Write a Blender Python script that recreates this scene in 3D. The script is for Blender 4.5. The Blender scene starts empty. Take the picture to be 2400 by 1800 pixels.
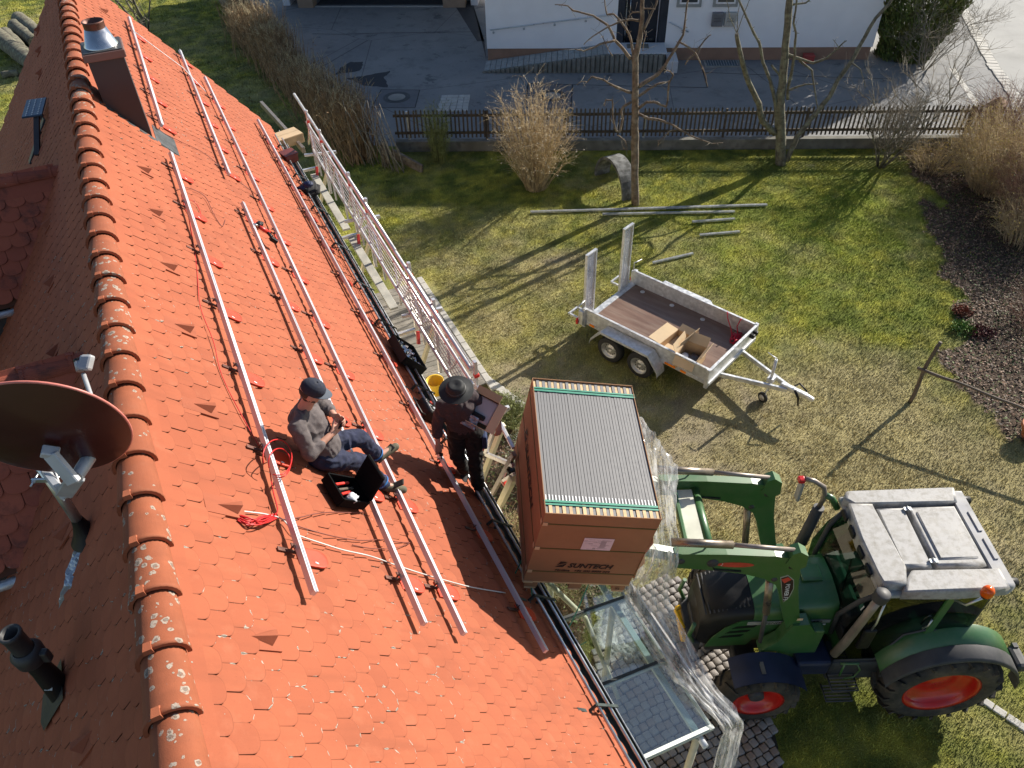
import bpy, bmesh, math, random
import numpy as np
from mathutils import Vector, Matrix, noise as mnoise
random.seed(7); rng = np.random.default_rng(7)
scene = bpy.context.scene
col = scene.collection
R = math.radians
# ------------------------------------------------------------------ camera, sky, sun, exposure
H = 10.5                                   # camera height above the lawn
PITCH = math.pi/2 - math.atan2(math.hypot(65, 1950), 1808.0)
ROLL = math.atan2(65, 1950)
cam_d = bpy.data.cameras.new('camera'); cam = bpy.data.objects.new('camera', cam_d); col.objects.link(cam)
cam_d.sensor_width = 36; cam_d.lens = 36*1808/2400; cam_d.clip_start = 0.05; cam_d.clip_end = 2000
R0 = Vector((1, 0, 0)); U0 = Vector((0, math.sin(PITCH), math.cos(PITCH))); F0 = Vector((0, math.cos(PITCH), -math.sin(PITCH)))
cr = R0*math.cos(ROLL) - U0*math.sin(ROLL); cu = R0*math.sin(ROLL) + U0*math.cos(ROLL)
Mc = Matrix((( cr.x, cu.x, -F0.x, 0), (cr.y, cu.y, -F0.y, 0), (cr.z, cu.z, -F0.z, H), (0, 0, 0, 1)))
cam.matrix_world = Mc
scene.camera = cam
SUN_AZ, SUN_EL = 51.0, 26.5
world = bpy.data.worlds.new('World'); scene.world = world; world.use_nodes = True
wn = world.node_tree.nodes; wl = world.node_tree.links
sky = wn.new('ShaderNodeTexSky'); sky.sky_type = 'NISHITA'; sky.sun_disc = False
sky.sun_elevation = R(SUN_EL); sky.sun_rotation = R(SUN_AZ); sky.altitude = 500; sky.air_density = 1.0; sky.dust_density = 0.8
wl.new(sky.outputs[0], wn['Background'].inputs[0]); wn['Background'].inputs[1].default_value = 0.08
sd = bpy.data.lights.new('sun', 'SUN'); sd.energy = 5.0; sd.angle = R(0.45); sd.color = (1.0, 0.93, 0.82)
sun = bpy.data.objects.new('sun', sd); col.objects.link(sun)
Sv = Vector((math.sin(R(SUN_AZ))*math.cos(R(SUN_EL)), math.cos(R(SUN_AZ))*math.cos(R(SUN_EL)), math.sin(R(SUN_EL))))
sun.rotation_euler = Sv.to_track_quat('Z', 'Y').to_euler(); sun.location = (20, 20, 30)
scene.view_settings.view_transform = 'Standard'; scene.view_settings.look = 'None'
scene.view_settings.exposure = 0.84; scene.view_settings.gamma = 1.0
scene.view_settings.use_curve_mapping = False
scene.render.engine = 'CYCLES'
# ------------------------------------------------------------------ measured points: a pixel of the photograph onto a world height
def ray(px, py):
    u = (px-1200)/1808.0; v = -(py-900)/1808.0
    return F0 + cr*u + cu*v
C0 = Vector((0, 0, H))
def G(px, py, z=0.0):
    r = ray(px, py); return C0 + r*((z-H)/r.z)
def onplane(px, py, P0, n):
    r = ray(px, py); n = Vector(n); return C0 + r*((Vector(P0)-C0).dot(n)/r.dot(n))
# roof frame: u runs along the ridge away from the camera, v down the slope, w off the tiles
AZ = R(-24.0); Du = Vector((math.sin(AZ), math.cos(AZ), 0)); Pr = Vector((math.cos(AZ), -math.sin(AZ), 0))
ZR, LAT, SL = 6.82, -0.871, R(52)
def rn(side=1): return Vector((0, 0, math.cos(SL))) + Pr*(side*math.sin(SL))
def rv(side=1): return Pr*(side*math.cos(SL)) - Vector((0, 0, math.sin(SL)))
def roof(u, v, w=0.0, side=1):
    return Du*u + Pr*LAT + Vector((0, 0, ZR)) + rv(side)*v + rn(side)*w
# ------------------------------------------------------------------ materials
MATS = {}
def nt(name):
    m = bpy.data.materials.new(name); m.use_nodes = True; MATS[name] = m
    return m, m.node_tree.nodes, m.node_tree.links, m.node_tree.nodes['Principled BSDF']
def mat(name, c, rough=0.6, metal=0.0, var=0.12, scale=8.0, bump=0.0, bscale=60.0, dirt_or_light=None, dscale=3.0, damt=0.4, spec=0.5, coat=0.0, stretch=None):
    m, n, l, b = nt(name)
    tc = n.new('ShaderNodeTexCoord'); src = tc.outputs['Object']
    if stretch:
        mp = n.new('ShaderNodeMapping'); mp.inputs['Scale'].default_value = stretch; l.new(src, mp.inputs[0]); src = mp.outputs[0]
    no = n.new('ShaderNodeTexNoise'); no.inputs['Scale'].default_value = scale; no.inputs['Detail'].default_value = 6; l.new(src, no.inputs['Vector'])
    mx = n.new('ShaderNodeMix'); mx.data_type = 'RGBA'
    lo = [max(0, x*(1-var)) for x in c]; hi = [min(1, x*(1+var)) for x in c]
    mx.inputs[6].default_value = (*lo, 1); mx.inputs[7].default_value = (*hi, 1)
    rmp = n.new('ShaderNodeMapRange'); rmp.inputs[1].default_value = 0.35; rmp.inputs[2].default_value = 0.65
    l.new(no.outputs[0], rmp.inputs[0]); l.new(rmp.outputs[0], mx.inputs[0]); outc = mx.outputs[2]
    if dirt_or_light:
        n2 = n.new('ShaderNodeTexNoise'); n2.inputs['Scale'].default_value = dscale; n2.inputs['Detail'].default_value = 10; n2.inputs['Roughness'].default_value = 0.65; l.new(src, n2.inputs['Vector'])
        r2 = n.new('ShaderNodeMapRange'); r2.inputs[1].default_value = 0.45; r2.inputs[2].default_value = 0.7; r2.inputs[4].default_value = damt; l.new(n2.outputs[0], r2.inputs[0])
        m2 = n.new('ShaderNodeMix'); m2.data_type = 'RGBA'; l.new(outc, m2.inputs[6]); m2.inputs[7].default_value = (*dirt_or_light, 1); l.new(r2.outputs[0], m2.inputs[0]); outc = m2.outputs[2]
    l.new(outc, b.inputs['Base Color'])
    b.inputs['Roughness'].default_value = rough; b.inputs['Metallic'].default_value = metal
    b.inputs['Specular IOR Level'].default_value = spec
    if coat: b.inputs['Coat Weight'].default_value = coat; b.inputs['Coat Roughness'].default_value = 0.1
    if rough < 0.9:
        rr = n.new('ShaderNodeMapRange'); rr.inputs[1].default_value = 0.3; rr.inputs[2].default_value = 0.7
        rr.inputs[3].default_value = max(0.02, rough-0.1); rr.inputs[4].default_value = min(1, rough+0.1); l.new(no.outputs[0], rr.inputs[0]); l.new(rr.outputs[0], b.inputs['Roughness'])
    if bump:
        n3 = n.new('ShaderNodeTexNoise'); n3.inputs['Scale'].default_value = bscale; n3.inputs['Detail'].default_value = 5; l.new(src, n3.inputs['Vector'])
        bp = n.new('ShaderNodeBump'); bp.inputs['Strength'].default_value = 1; bp.inputs['Distance'].default_value = bump; l.new(n3.outputs[0], bp.inputs['Height']); l.new(bp.outputs[0], b.inputs['Normal'])
    return m
def M(k): return MATS[k]
# ------------------------------------------------------------------ mesh builder
def frame(d, up=Vector((0, 0, 1))):
    d = d.normalized(); a = up.cross(d)
    if a.length < 1e-4: a = Vector((1, 0, 0)).cross(d)
    a.normalize(); return a, d.cross(a)
class MB:
    def __init__(s): s.v = []; s.f = []; s.sm = []; s.mi = []; s.cur = 0
    def add(s, vs, fs, smooth=False):
        o = len(s.v); s.v += [tuple(x) for x in vs]; s.f += [tuple(i+o for i in f) for f in fs]; s.sm += [smooth]*len(fs); s.mi += [s.cur]*len(fs); return s
    def box(s, c, size, ax=None, ch=0.0):
        c = Vector(c); a = ax or (Vector((1, 0, 0)), Vector((0, 1, 0)), Vector((0, 0, 1)))
        hx, hy, hz = size[0]/2, size[1]/2, size[2]/2
        vs = [c + a[0]*(sx*hx) + a[1]*(sy*hy) + a[2]*(sz*hz) for sz in (-1, 1) for sy in (-1, 1) for sx in (-1, 1)]
        if ch <= 0:
            return s.add(vs, [(0, 2, 3, 1), (4, 5, 7, 6), (0, 1, 5, 4), (2, 6, 7, 3), (0, 4, 6, 2), (1, 3, 7, 5)])
        bm = bmesh.new(); bv = [bm.verts.new(x) for x in vs]
        for f in [(0, 2, 3, 1), (4, 5, 7, 6), (0, 1, 5, 4), (2, 6, 7, 3), (0, 4, 6, 2), (1, 3, 7, 5)]: bm.faces.new([bv[i] for i in f])
        bmesh.ops.bevel(bm, geom=bm.edges[:], offset=min(ch, hx*.9, hy*.9, hz*.9), segments=2 if ch > .01 else 1, affect='EDGES', profile=.5)
        bm.verts.index_update(); s.add([x.co.copy() for x in bm.verts], [tuple(q.index for q in f.verts) for f in bm.faces], False); bm.free(); return s
    def bar(s, p, q, w, h, up=Vector((0, 0, 1)), ch=0.0):
        p = Vector(p); q = Vector(q); d = q-p; a, b = frame(d, Vector(up)); return s.box((p+q)/2, (w, d.length, h), (a, d.normalized(), b), ch)
    def tube(s, pts, r, n=8, cap=True, smooth=True):
        pts = [Vector(p) for p in pts]; rs = r if isinstance(r, (list, tuple)) else [r]*len(pts)
        vs = []; up = Vector((0, 0, 1)); pa = None
        for i, p in enumerate(pts):
            d = (pts[min(i+1, len(pts)-1)] - pts[max(i-1, 0)])
            if d.length < 1e-9: d = Vector((0, 0, 1))
            d.normalize()
            if pa is None: a, b = frame(d, up)
            else:
                a = pa - d*pa.dot(d)
                if a.length < 1e-5: a, b = frame(d, up)
                a.normalize(); b = d.cross(a)
            pa = a
            for k in range(n):
                t = 2*math.pi*k/n; vs.append(p + (a*math.cos(t) + b*math.sin(t))*rs[i])
        fs = []
        for i in range(len(pts)-1):
            for k in range(n):
                k2 = (k+1) % n; fs.append((i*n+k, i*n+k2, (i+1)*n+k2, (i+1)*n+k))
        s.add(vs, fs, smooth)
        if cap:
            o = len(s.v)-len(vs); s.f.append(tuple(o+k for k in reversed(range(n)))); s.f.append(tuple(o+(len(pts)-1)*n+k for k in range(n))); s.sm += [False]*2; s.mi += [s.cur]*2
        return s
    def lathe(s, c, axis, prof, n=24, smooth=True, ref=None):
        c = Vector(c); axis = Vector(axis).normalized(); a, b = frame(axis, ref or Vector((0, 0, 1)))
        vs = []
        for (t, r) in prof:
            for k in range(n): th = 2*math.pi*k/n; vs.append(c + axis*t + (a*math.cos(th)+b*math.sin(th))*max(r, 1e-4))
        fs = [(i*n+k, i*n+(k+1) % n, (i+1)*n+(k+1) % n, (i+1)*n+k) for i in range(len(prof)-1) for k in range(n)]
        return s.add(vs, fs, smooth)
    def prism(s, poly, z0, z1, ax=None, c=Vector((0, 0, 0)), smooth=False):
        a = ax or (Vector((1, 0, 0)), Vector((0, 1, 0)), Vector((0, 0, 1))); c = Vector(c)
        n = len(poly); vs = [c + a[0]*x + a[1]*y + a[2]*z0 for x, y in poly] + [c + a[0]*x + a[1]*y + a[2]*z1 for x, y in poly]
        fs = [tuple(reversed(range(n))), tuple(range(n, 2*n))]; s.add(vs, fs, False)
        o = len(s.v)-2*n
        for i in range(n):
            j = (i+1) % n; s.f.append((o+i, o+j, o+n+j, o+n+i)); s.sm.append(smooth); s.mi.append(s.cur)
        return s
    def quad(s, a, b, c, d, smooth=False): return s.add([a, b, c, d], [(0, 1, 2, 3)], smooth)
    def grid(s, fn, nu, nv, smooth=True, thick=0):
        vs = [fn(i/nu, j/nv) for j in range(nv+1) for i in range(nu+1)]
        fs = [(j*(nu+1)+i, j*(nu+1)+i+1, (j+1)*(nu+1)+i+1, (j+1)*(nu+1)+i) for j in range(nv) for i in range(nu)]
        return s.add(vs, fs, smooth)
    def mesh(s, name, mats, inv=None):
        me = bpy.data.meshes.new(name); vs = s.v
        if inv is not None: vs = [tuple(inv @ Vector(v)) for v in vs]
        me.from_pydata(vs, [], s.f); me.polygons.foreach_set('use_smooth', s.sm)
        for m in (mats if isinstance(mats, (list, tuple)) else [mats]): me.materials.append(MATS[m] if isinstance(m, str) else m)
        me.polygons.foreach_set('material_index', s.mi); me.update(); return me
    def build(s, name, mats, parent=None, local=False, label=None, kind=None):
        inv = None
        if parent is not None and not local: inv = ROOT[parent].inverted()
        me = s.mesh(name, mats, inv); o = bpy.data.objects.new(name, me); col.objects.link(o)
        if parent is not None: o.parent = parent; ROOT[o] = ROOT[parent]
        else: ROOT[o] = Matrix.Identity(4)
        if label: o['label'] = label
        if kind: o['kind'] = kind
        return o
ROOT = {}
def thing(name, label, cat, loc=(0, 0, 0), group=None, rot=None):
    o = bpy.data.objects.new(name, None); col.objects.link(o); o.empty_display_size = .1
    m = Matrix.Translation(Vector(loc))
    if rot is not None: m = m @ rot.to_4x4()
    o.matrix_world = m; ROOT[o] = m.copy()
    o['label'] = label; o['category'] = cat
    if group: o['group'] = group
    return o
def tag(o, label, cat, group=None):
    o['label'] = label; o['category'] = cat
    if group: o['group'] = group
    return o
def inst(name, me, parent, mtx):
    """a part that shares its mesh with alike parts; mtx is in world space"""
    o = bpy.data.objects.new(name, me); col.objects.link(o)
    if parent is not None:
        o.parent = parent; o.matrix_local = ROOT[parent].inverted() @ mtx
    else: o.matrix_world = mtx
    ROOT[o] = mtx.copy(); return o
def copy_tree(o, mtx, label=None):
    c = o.copy(); col.objects.link(c); c.matrix_world = mtx
    if label: c['label'] = label
    def rec(src, dst):
        for ch in KIDS.get(src, [k for k in src.children]):
            d = ch.copy(); col.objects.link(d); d.parent = dst; d.matrix_parent_inverse = ch.matrix_parent_inverse.copy(); rec(ch, d)
    rec(o, c); ROOT[c] = mtx.copy(); return c
KIDS = {}
def npmesh(name, verts, faces, material, parent=None, attrs=None, smooth=False, kind='stuff', k=None):
    """verts (N,3) array, faces (F,k) array of equal-sized polygons"""
    me = bpy.data.meshes.new(name); nv = len(verts); nf, kk = faces.shape
    me.vertices.add(nv); me.vertices.foreach_set('co', verts.astype(np.float32).ravel())
    me.loops.add(nf*kk); me.loops.foreach_set('vertex_index', faces.astype(np.int32).ravel())
    me.polygons.add(nf); me.polygons.foreach_set('loop_start', np.arange(0, nf*kk, kk, dtype=np.int32)); me.polygons.foreach_set('loop_total', np.full(nf, kk, np.int32))
    me.update(calc_edges=True); me.materials.append(MATS[material])
    if smooth: me.polygons.foreach_set('use_smooth', np.ones(nf, bool))
    for an, arr in (attrs or {}).items():
        a = me.attributes.new(an, 'FLOAT', 'POINT'); a.data.foreach_set('value', arr.astype(np.float32))
    o = bpy.data.objects.new(name, me); col.objects.link(o); ROOT[o] = Matrix.Identity(4)
    if parent is not None:
        o.parent = parent; o.matrix_local = ROOT[parent].inverted(); ROOT[o] = Matrix.Identity(4)
    if kind: o['kind'] = kind
    return o
def mtx(o, x, y, z):
    return Matrix(((x[0], y[0], z[0], o[0]), (x[1], y[1], z[1], o[1]), (x[2], y[2], z[2], o[2]), (0, 0, 0, 1)))
# ------------------------------------------------------------------ special materials
def tile_material(name, base, dark, lich=1.0, lich_scale=11.0, edge_bias=1.0, soot=0.0):
    m, n, l, b = nt(name)
    g = n.new('ShaderNodeNewGeometry'); pos = g.outputs['Position']
    def noise(sc, det=6, rough=.55):
        x = n.new('ShaderNodeTexNoise'); x.inputs['Scale'].default_value = sc; x.inputs['Detail'].default_value = det; x.inputs['Roughness'].default_value = rough; l.new(pos, x.inputs['Vector']); return x.outputs[0]
    def rng_(s, a, b_, c=0, d=1):
        x = n.new('ShaderNodeMapRange'); x.inputs[1].default_value = a; x.inputs[2].default_value = b_; x.inputs[3].default_value = c; x.inputs[4].default_value = d; l.new(s, x.inputs[0]); return x.outputs[0]
    def mixc(f, a, b_):
        x = n.new('ShaderNodeMix'); x.data_type = 'RGBA'
        if hasattr(f, 'node'): l.new(f, x.inputs[0])
        else: x.inputs[0].default_value = f
        for k, s in ((6, a), (7, b_)):
            if hasattr(s, 'node'): l.new(s, x.inputs[k])
            else: x.inputs[k].default_value = (*s, 1)
        return x.outputs[2]
    def mth(op, a, b_=None, clamp=False):
        x = n.new('ShaderNodeMath'); x.operation = op; x.use_clamp = clamp
        for k, s in ((0, a), (1, b_)):
            if s is None: continue
            if hasattr(s, 'node'): l.new(s, x.inputs[k])
            else: x.inputs[k].default_value = s
        return x.outputs[0]
    at = n.new('ShaderNodeAttribute'); at.attribute_name = 'rnd'
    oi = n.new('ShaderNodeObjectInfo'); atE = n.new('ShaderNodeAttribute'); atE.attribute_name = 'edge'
    r = mth('FRACT', mth('ADD', at.outputs['Fac'], oi.outputs['Random']))
    c = mixc(r, base, dark)
    c = mixc(rng_(noise(26, 8, .7), .35, .72, 0, .55), c, [x*.82 for x in base])
    c = mixc(rng_(noise(1.3, 3), .4, .7, 0, .5), c, [x*1.12 for x in base])
    c = mixc(rng_(noise(90, 3), .62, .75, 0, .45), c, [x*.55 for x in base])
    c = mixc(mth('MULTIPLY', rng_(atE.outputs['Fac'], .45, 1, 0, .7), rng_(noise(9, 4), .3, .6, .3, 1)), c, [x*.42 for x in base])  # dirt plus a thin shadow line painted along the rounded outline
    c = mixc(rng_(atE.outputs['Fac'], 1.9, 3.0, 0, .82), c, [x*.16 for x in base])  # side faces of the arc painted dark, their shade put into the colour
    du_ = n.new('ShaderNodeVectorMath'); du_.operation = 'DOT_PRODUCT'; l.new(pos, du_.inputs[0]); du_.inputs[1].default_value = (Du.x*7, Du.y*7, 0); sx_ = n.new('ShaderNodeSeparateXYZ'); l.new(pos, sx_.inputs[0]); cx__ = n.new('ShaderNodeCombineXYZ'); l.new(du_.outputs['Value'], cx__.inputs[0]); l.new(sx_.outputs[2], cx__.inputs[1]); sn_ = n.new('ShaderNodeTexNoise'); sn_.inputs['Scale'].default_value = 1.1; sn_.inputs['Detail'].default_value = 7; l.new(cx__.outputs[0], sn_.inputs['Vector'])
    c = mixc(rng_(sn_.outputs[0], .5, .75, 0, .5), c, [x*.62 for x in base])
    # pale bloom
    c = mixc(rng_(noise(4.5, 8, .65), .56, .72, 0, .2), c, (.46, .18, .10))
    if soot:
        c = mixc(rng_(noise(3.1, 7, .7), .5, .62, 0, soot), c, (.03, .026, .028))
    # lichen: rings and blots
    wv = n.new('ShaderNodeTexNoise'); wv.inputs['Scale'].default_value = 30; wv.inputs['Detail'].default_value = 3; l.new(pos, wv.inputs['Vector'])
    va = n.new('ShaderNodeVectorMath'); va.operation = 'SCALE'; va.inputs['Scale'].default_value = .022; l.new(wv.outputs['Color'], va.inputs[0])
    vb = n.new('ShaderNodeVectorMath'); vb.operation = 'ADD'; l.new(pos, vb.inputs[0]); l.new(va.outputs[0], vb.inputs[1])
    vo = n.new('ShaderNodeTexVoronoi'); vo.inputs['Scale'].default_value = lich_scale; l.new(vb.outputs[0], vo.inputs['Vector'])
    sep = n.new('ShaderNodeSeparateColor'); l.new(vo.outputs['Color'], sep.inputs[0])
    ea = n.new('ShaderNodeAttribute'); ea.attribute_name = 'edge'
    dens = rng_(noise(.55, 3), .36, .62)
    size = mth('MULTIPLY', mth('MULTIPLY', sep.outputs[0], sep.outputs[0]), mth('ADD', .06, mth('MULTIPLY', mth('MINIMUM', ea.outputs['Fac'], 1.0), .34*edge_bias)))
    size = mth('MULTIPLY', size, mth('ADD', .35, mth('MULTIPLY', dens, .9*lich)))
    dist = mth('MULTIPLY', vo.outputs['Distance'], 1.0)
    inside = mth('MULTIPLY', mth('SUBTRACT', size, dist), 60.0, True)
    core = mth('MULTIPLY', mth('SUBTRACT', mth('MULTIPLY', size, .55), dist), 60.0, True)
    inside = mth('MULTIPLY', inside, min(1, lich)); inside = mth('MULTIPLY', inside, rng_(noise(70, 4, .7), .3, .5))
    lc = mixc(core, (.34, .31, .26), (.17, .16, .135))
    c = mixc(inside, c, lc)
    l.new(c, b.inputs['Base Color']); b.inputs['Roughness'].default_value = .78; b.inputs['Specular IOR Level'].default_value = .3
    bp = n.new('ShaderNodeBump'); bp.inputs['Distance'].default_value = .0012; bp.inputs['Strength'].default_value = 1
    l.new(mth('ADD', noise(140, 4, .7), mth('MULTIPLY', inside, 1.5)), bp.inputs['Height']); l.new(bp.outputs[0], b.inputs['Normal'])
    return m
TILE = (.335, .090, .040)
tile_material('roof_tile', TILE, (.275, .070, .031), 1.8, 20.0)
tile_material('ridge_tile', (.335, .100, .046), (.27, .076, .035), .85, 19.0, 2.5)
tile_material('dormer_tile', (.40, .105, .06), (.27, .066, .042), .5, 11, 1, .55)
tile_material('vent_clay', (.31, .085, .040), (.28, .075, .035), .3)
mat('underlay', (.10, .035, .02), .9)
mat('plaster_cream', (.55, .48, .36), .9, bump=.002)
mat('gutter_zinc', (.035, .05, .05), .5, .3, .2)
mat('zinc_bright', (.55, .57, .58), .35, .9, .1)
mat('clad_brown', (.040, .034, .037), .55, 0, .1, 3)
mat('clad_brown_light', (.17, .09, .075), .55, 0, .1, 3)
mat('lead_dark', (.06, .062, .065), .5, .3, .25)
mat('steel_bright', (.62, .63, .64), .25, 1.0, .08)
mat('copper_dark', (.13, .06, .045), .5, .5, .3)
mat('alu', (.66, .66, .67), .33, .9, .08, 3, stretch=(1, 1, 1))
mat('galv', (.60, .61, .62), .45, .55, .16, 14, dirt_or_light=(.42, .44, .45), dscale=6, damt=.7)
mat('black_plastic', (.010, .010, .011), .45, spec=.3)
mat('dark_plastic', (.03, .03, .032), .5)
mat('red_paint', (.55, .03, .02), .4)
mat('flash_orange', (.52, .036, .006), .5)
mat('cable_red', (.55, .02, .02), .45)
mat('cable_brown', (.18, .05, .035), .6)
mat('cable_white', (.6, .58, .55), .5)
mat('wood_old', (.13, .10, .075), .85, 0, .35, 6, bump=.003, dirt_or_light=(.05, .045, .035), stretch=(1, 1, .2))
# ------------------------------------------------------------------ tiled house
house = thing('tiled_house', 'steep gabled house with orange beaver-tail tile roof, lichen-spotted ridge and two dormers', 'house', (Pr*LAT + Du*9).to_tuple()[:2] + (0,))
U1, U2, VE = 1.3, 17.2, 4.66
ridge_top = Pr*LAT + Vector((0, 0, ZR))
bw = MB()                                     # walls under the roof
for side in (1, -1):
    e = roof(0, 4.2, -.1, side)
latR = (roof(0, 4.15, 0, 1) - Vector((0, 0, 0))).dot(Pr); latL = roof(0, 4.15, 0, -1).dot(Pr); zE = roof(0, 4.15, -.12).z
def P_(u, lat, z): return Du*u + Pr*lat + Vector((0, 0, z))
w = .3
for (a, b2) in ((latR-w, latR), (latL, latL+w)):
    bw.box(P_((U1+U2)/2, (a+b2)/2, zE/2), (b2-a, U2-U1-.7, zE), (Pr, Du, Vector((0, 0, 1))))
for u in (U1+.2, U2-.35):
    vs = []
    for uu in (u-.15, u+.15):
        vs += [P_(uu, latL+w+.002, 0), P_(uu, latR-w-.002, 0), P_(uu, latR-w-.002, zE+.3), P_(uu, LAT, ZR-.15), P_(uu, latL+w+.002, zE+.3)]
    bw.add(vs, [(4, 3, 2, 1, 0), (5, 6, 7, 8, 9), (0, 1, 6, 5), (1, 2, 7, 6), (2, 3, 8, 7), (3, 4, 9, 8), (4, 0, 5, 9)])
bw.build('wall', 'plaster_cream', house)
roof_part = MB()
for side in (1, -1):
    vs = [roof(u, v, w_, side) for w_ in (-.07, -.008) for (u, v) in ((U1, 0.0), (U2, 0.0), (U2, VE-.08), (U1, VE-.08))]
    roof_part.add(vs, [(0, 1, 2, 3), (7, 6, 5, 4), (0, 4, 5, 1), (1, 5, 6, 2), (2, 6, 7, 3), (3, 7, 4, 0)])
roof_o = roof_part.build('roof', 'underlay', house)
TW, TEX, TL, TTH, LIFT = .1795, .15, .36, .0155, .037
def tile_template(width=TW-.003, length=TL, arc=.062, seg=12, th=TTH):
    hw = width/2; pts = []
    for k in range(seg+1):
        t = math.pi*k/seg; x = -hw*math.copysign(abs(math.cos(t))**.9, math.cos(t)); y = arc*(1-math.sqrt(max(0, 1-min(1, abs(x)/hw)**2.5))); pts.append((x, y))
    pts = pts + [(hw, length), (-hw, length)]
    n = len(pts); ins = []
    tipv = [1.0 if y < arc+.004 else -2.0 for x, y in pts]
    for (x, y) in pts:
        ins.append((x*.86, max(.012, y*.93+.012) if y < length-.001 else length-.001))
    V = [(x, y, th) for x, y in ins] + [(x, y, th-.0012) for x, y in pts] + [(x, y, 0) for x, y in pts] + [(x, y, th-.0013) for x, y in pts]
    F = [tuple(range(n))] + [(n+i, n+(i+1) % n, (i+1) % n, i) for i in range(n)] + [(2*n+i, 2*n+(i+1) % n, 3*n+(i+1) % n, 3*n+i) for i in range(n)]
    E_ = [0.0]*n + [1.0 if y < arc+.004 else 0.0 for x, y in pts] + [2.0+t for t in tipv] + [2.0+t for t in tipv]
    return V, F, E_
TV, TF, TE = tile_template()
def tile_mesh(name, V, F, E_, material):
    me = bpy.data.meshes.new(name); me.from_pydata(V, [], F); me.materials.append(MATS[material])
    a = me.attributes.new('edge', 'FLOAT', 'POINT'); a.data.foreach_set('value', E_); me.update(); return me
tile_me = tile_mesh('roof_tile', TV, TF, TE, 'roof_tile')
tilt = math.atan2(LIFT, TL)
def tile_matrix(u, v, side, lift=0.0, rot=0.0, dt=0.0):
    """v is where the rounded lower end lies"""
    x = Du*side*-1.0; y = -rv(side); z = rn(side)
    x = Du if side == -1 else -Du
    # keep right handed: x cross y = z
    if x.cross(y).dot(z) < 0: x = -x
    t = tilt + dt
    yy = y*math.cos(t) - z*math.sin(t); zz = x.cross(yy)
    x2 = x*math.cos(rot) + yy*math.sin(rot); y2 = x2.cross(zz)*-1.0
    y2 = zz.cross(x2)
    return mtx(roof(u, v, LIFT+lift, side), x2, y2, zz)
def inview(p, m=60):
    d = p - C0; f_ = d.dot(F0)
    if f_ < .3: return False
    x = 1200+1808*d.dot(cr)/f_; y = 900-1808*d.dot(cu)/f_
    return -m < x < 2400+m and -m < y < 1800+m
def joined(name, mats_list, V, F, E_, material, parent, rnds):
    """many copies of one template as one mesh"""
    Vn = np.array(V); allv = []
    for mm in mats_list:
        A = np.array(mm); allv.append(Vn @ A[:3, :3].T + A[:3, 3])
    nV = len(Vn); me = bpy.data.meshes.new(name)
    verts = np.concatenate(allv); cnt = len(mats_list)
    lt = np.array([len(f) for f in F]); flat = np.concatenate([np.array(f) for f in F])
    loops = (flat[None, :] + (np.arange(cnt)*nV)[:, None]).ravel()
    tot = np.tile(lt, cnt); start = np.concatenate([[0], np.cumsum(tot)[:-1]])
    inv = np.array(ROOT[parent].inverted()); verts = verts @ inv[:3, :3].T + inv[:3, 3]
    me.vertices.add(len(verts)); me.vertices.foreach_set('co', verts.astype(np.float32).ravel())
    me.loops.add(len(loops)); me.loops.foreach_set('vertex_index', loops.astype(np.int32))
    me.polygons.add(len(tot)); me.polygons.foreach_set('loop_start', start.astype(np.int32)); me.polygons.foreach_set('loop_total', tot.astype(np.int32))
    me.update(calc_edges=True); me.materials.append(MATS[material])
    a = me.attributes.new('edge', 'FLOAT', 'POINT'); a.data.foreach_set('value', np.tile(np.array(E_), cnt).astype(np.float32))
    a = me.attributes.new('rnd', 'FLOAT', 'POINT'); a.data.foreach_set('value', np.repeat(np.array(rnds), nV).astype(np.float32))
    o = bpy.data.objects.new(name, me); col.objects.link(o); o.parent = parent; o['kind'] = 'stuff'; ROOT[o] = ROOT[parent]; return o
VENT_R = [(2.77, .69), (3.85, .69), (4.94, .69), (6.05, .69), (7.12, .67), (8.26, .68), (9.34, .65), (15.86, .69), (13.2, .69), (14.5, .69)]
VENT_L = [(2.74, .98), (4.5, 1.0), (6.78, 1.04), (8.02, 1.09), (9.29, 1.1), (13.14, 1.13), (14.42, 1.06), (15.54, 1.03), (16.71, 1.0)]
# ---- dormers on the left slope: ridge height and plan, used to leave the main tiles away underneath them
DORM = []   # (u centre, half width, ridge z, outer lateral)
def dormer_zone(u, lat):
    for (uc, hw, zr, sl) in DORM:
        pass
    return False
cand = []
for side in (1, -1):
    nrow = int(VE/TEX)+1
    for r in range(nrow):
        v = VE - r*TEX
        if v < .295: continue
        k = 0; u = U1 + TW/2 + (TW/2 if r % 2 else 0)
        while u < U2:
            p = roof(u, v, 0, side)
            du = random.gauss(0, .0016); dv = random.gauss(0, .0035)
            wave = .018*math.sin(u*.9+v*.7) + .012*math.sin(u*2.3+1+side)      # the old roof is not quite flat
            cand.append(((p-C0).length, inview(p), tile_matrix(u+du, v+dv, side, abs(random.gauss(0, .0007)) + wave*0.2, random.gauss(0, .007), random.gauss(0, .0018)), side))
            u += TW
vis = sorted([c for c in cand if c[1]], key=lambda c: c[0]); near = vis[:296]; ids = set(id(c) for c in near)
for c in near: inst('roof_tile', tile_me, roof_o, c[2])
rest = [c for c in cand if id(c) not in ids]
joined('roof_tiles', [c[2] for c in rest], TV, TF, TE, 'roof_tile', roof_o, [random.random() for _ in rest])
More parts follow.
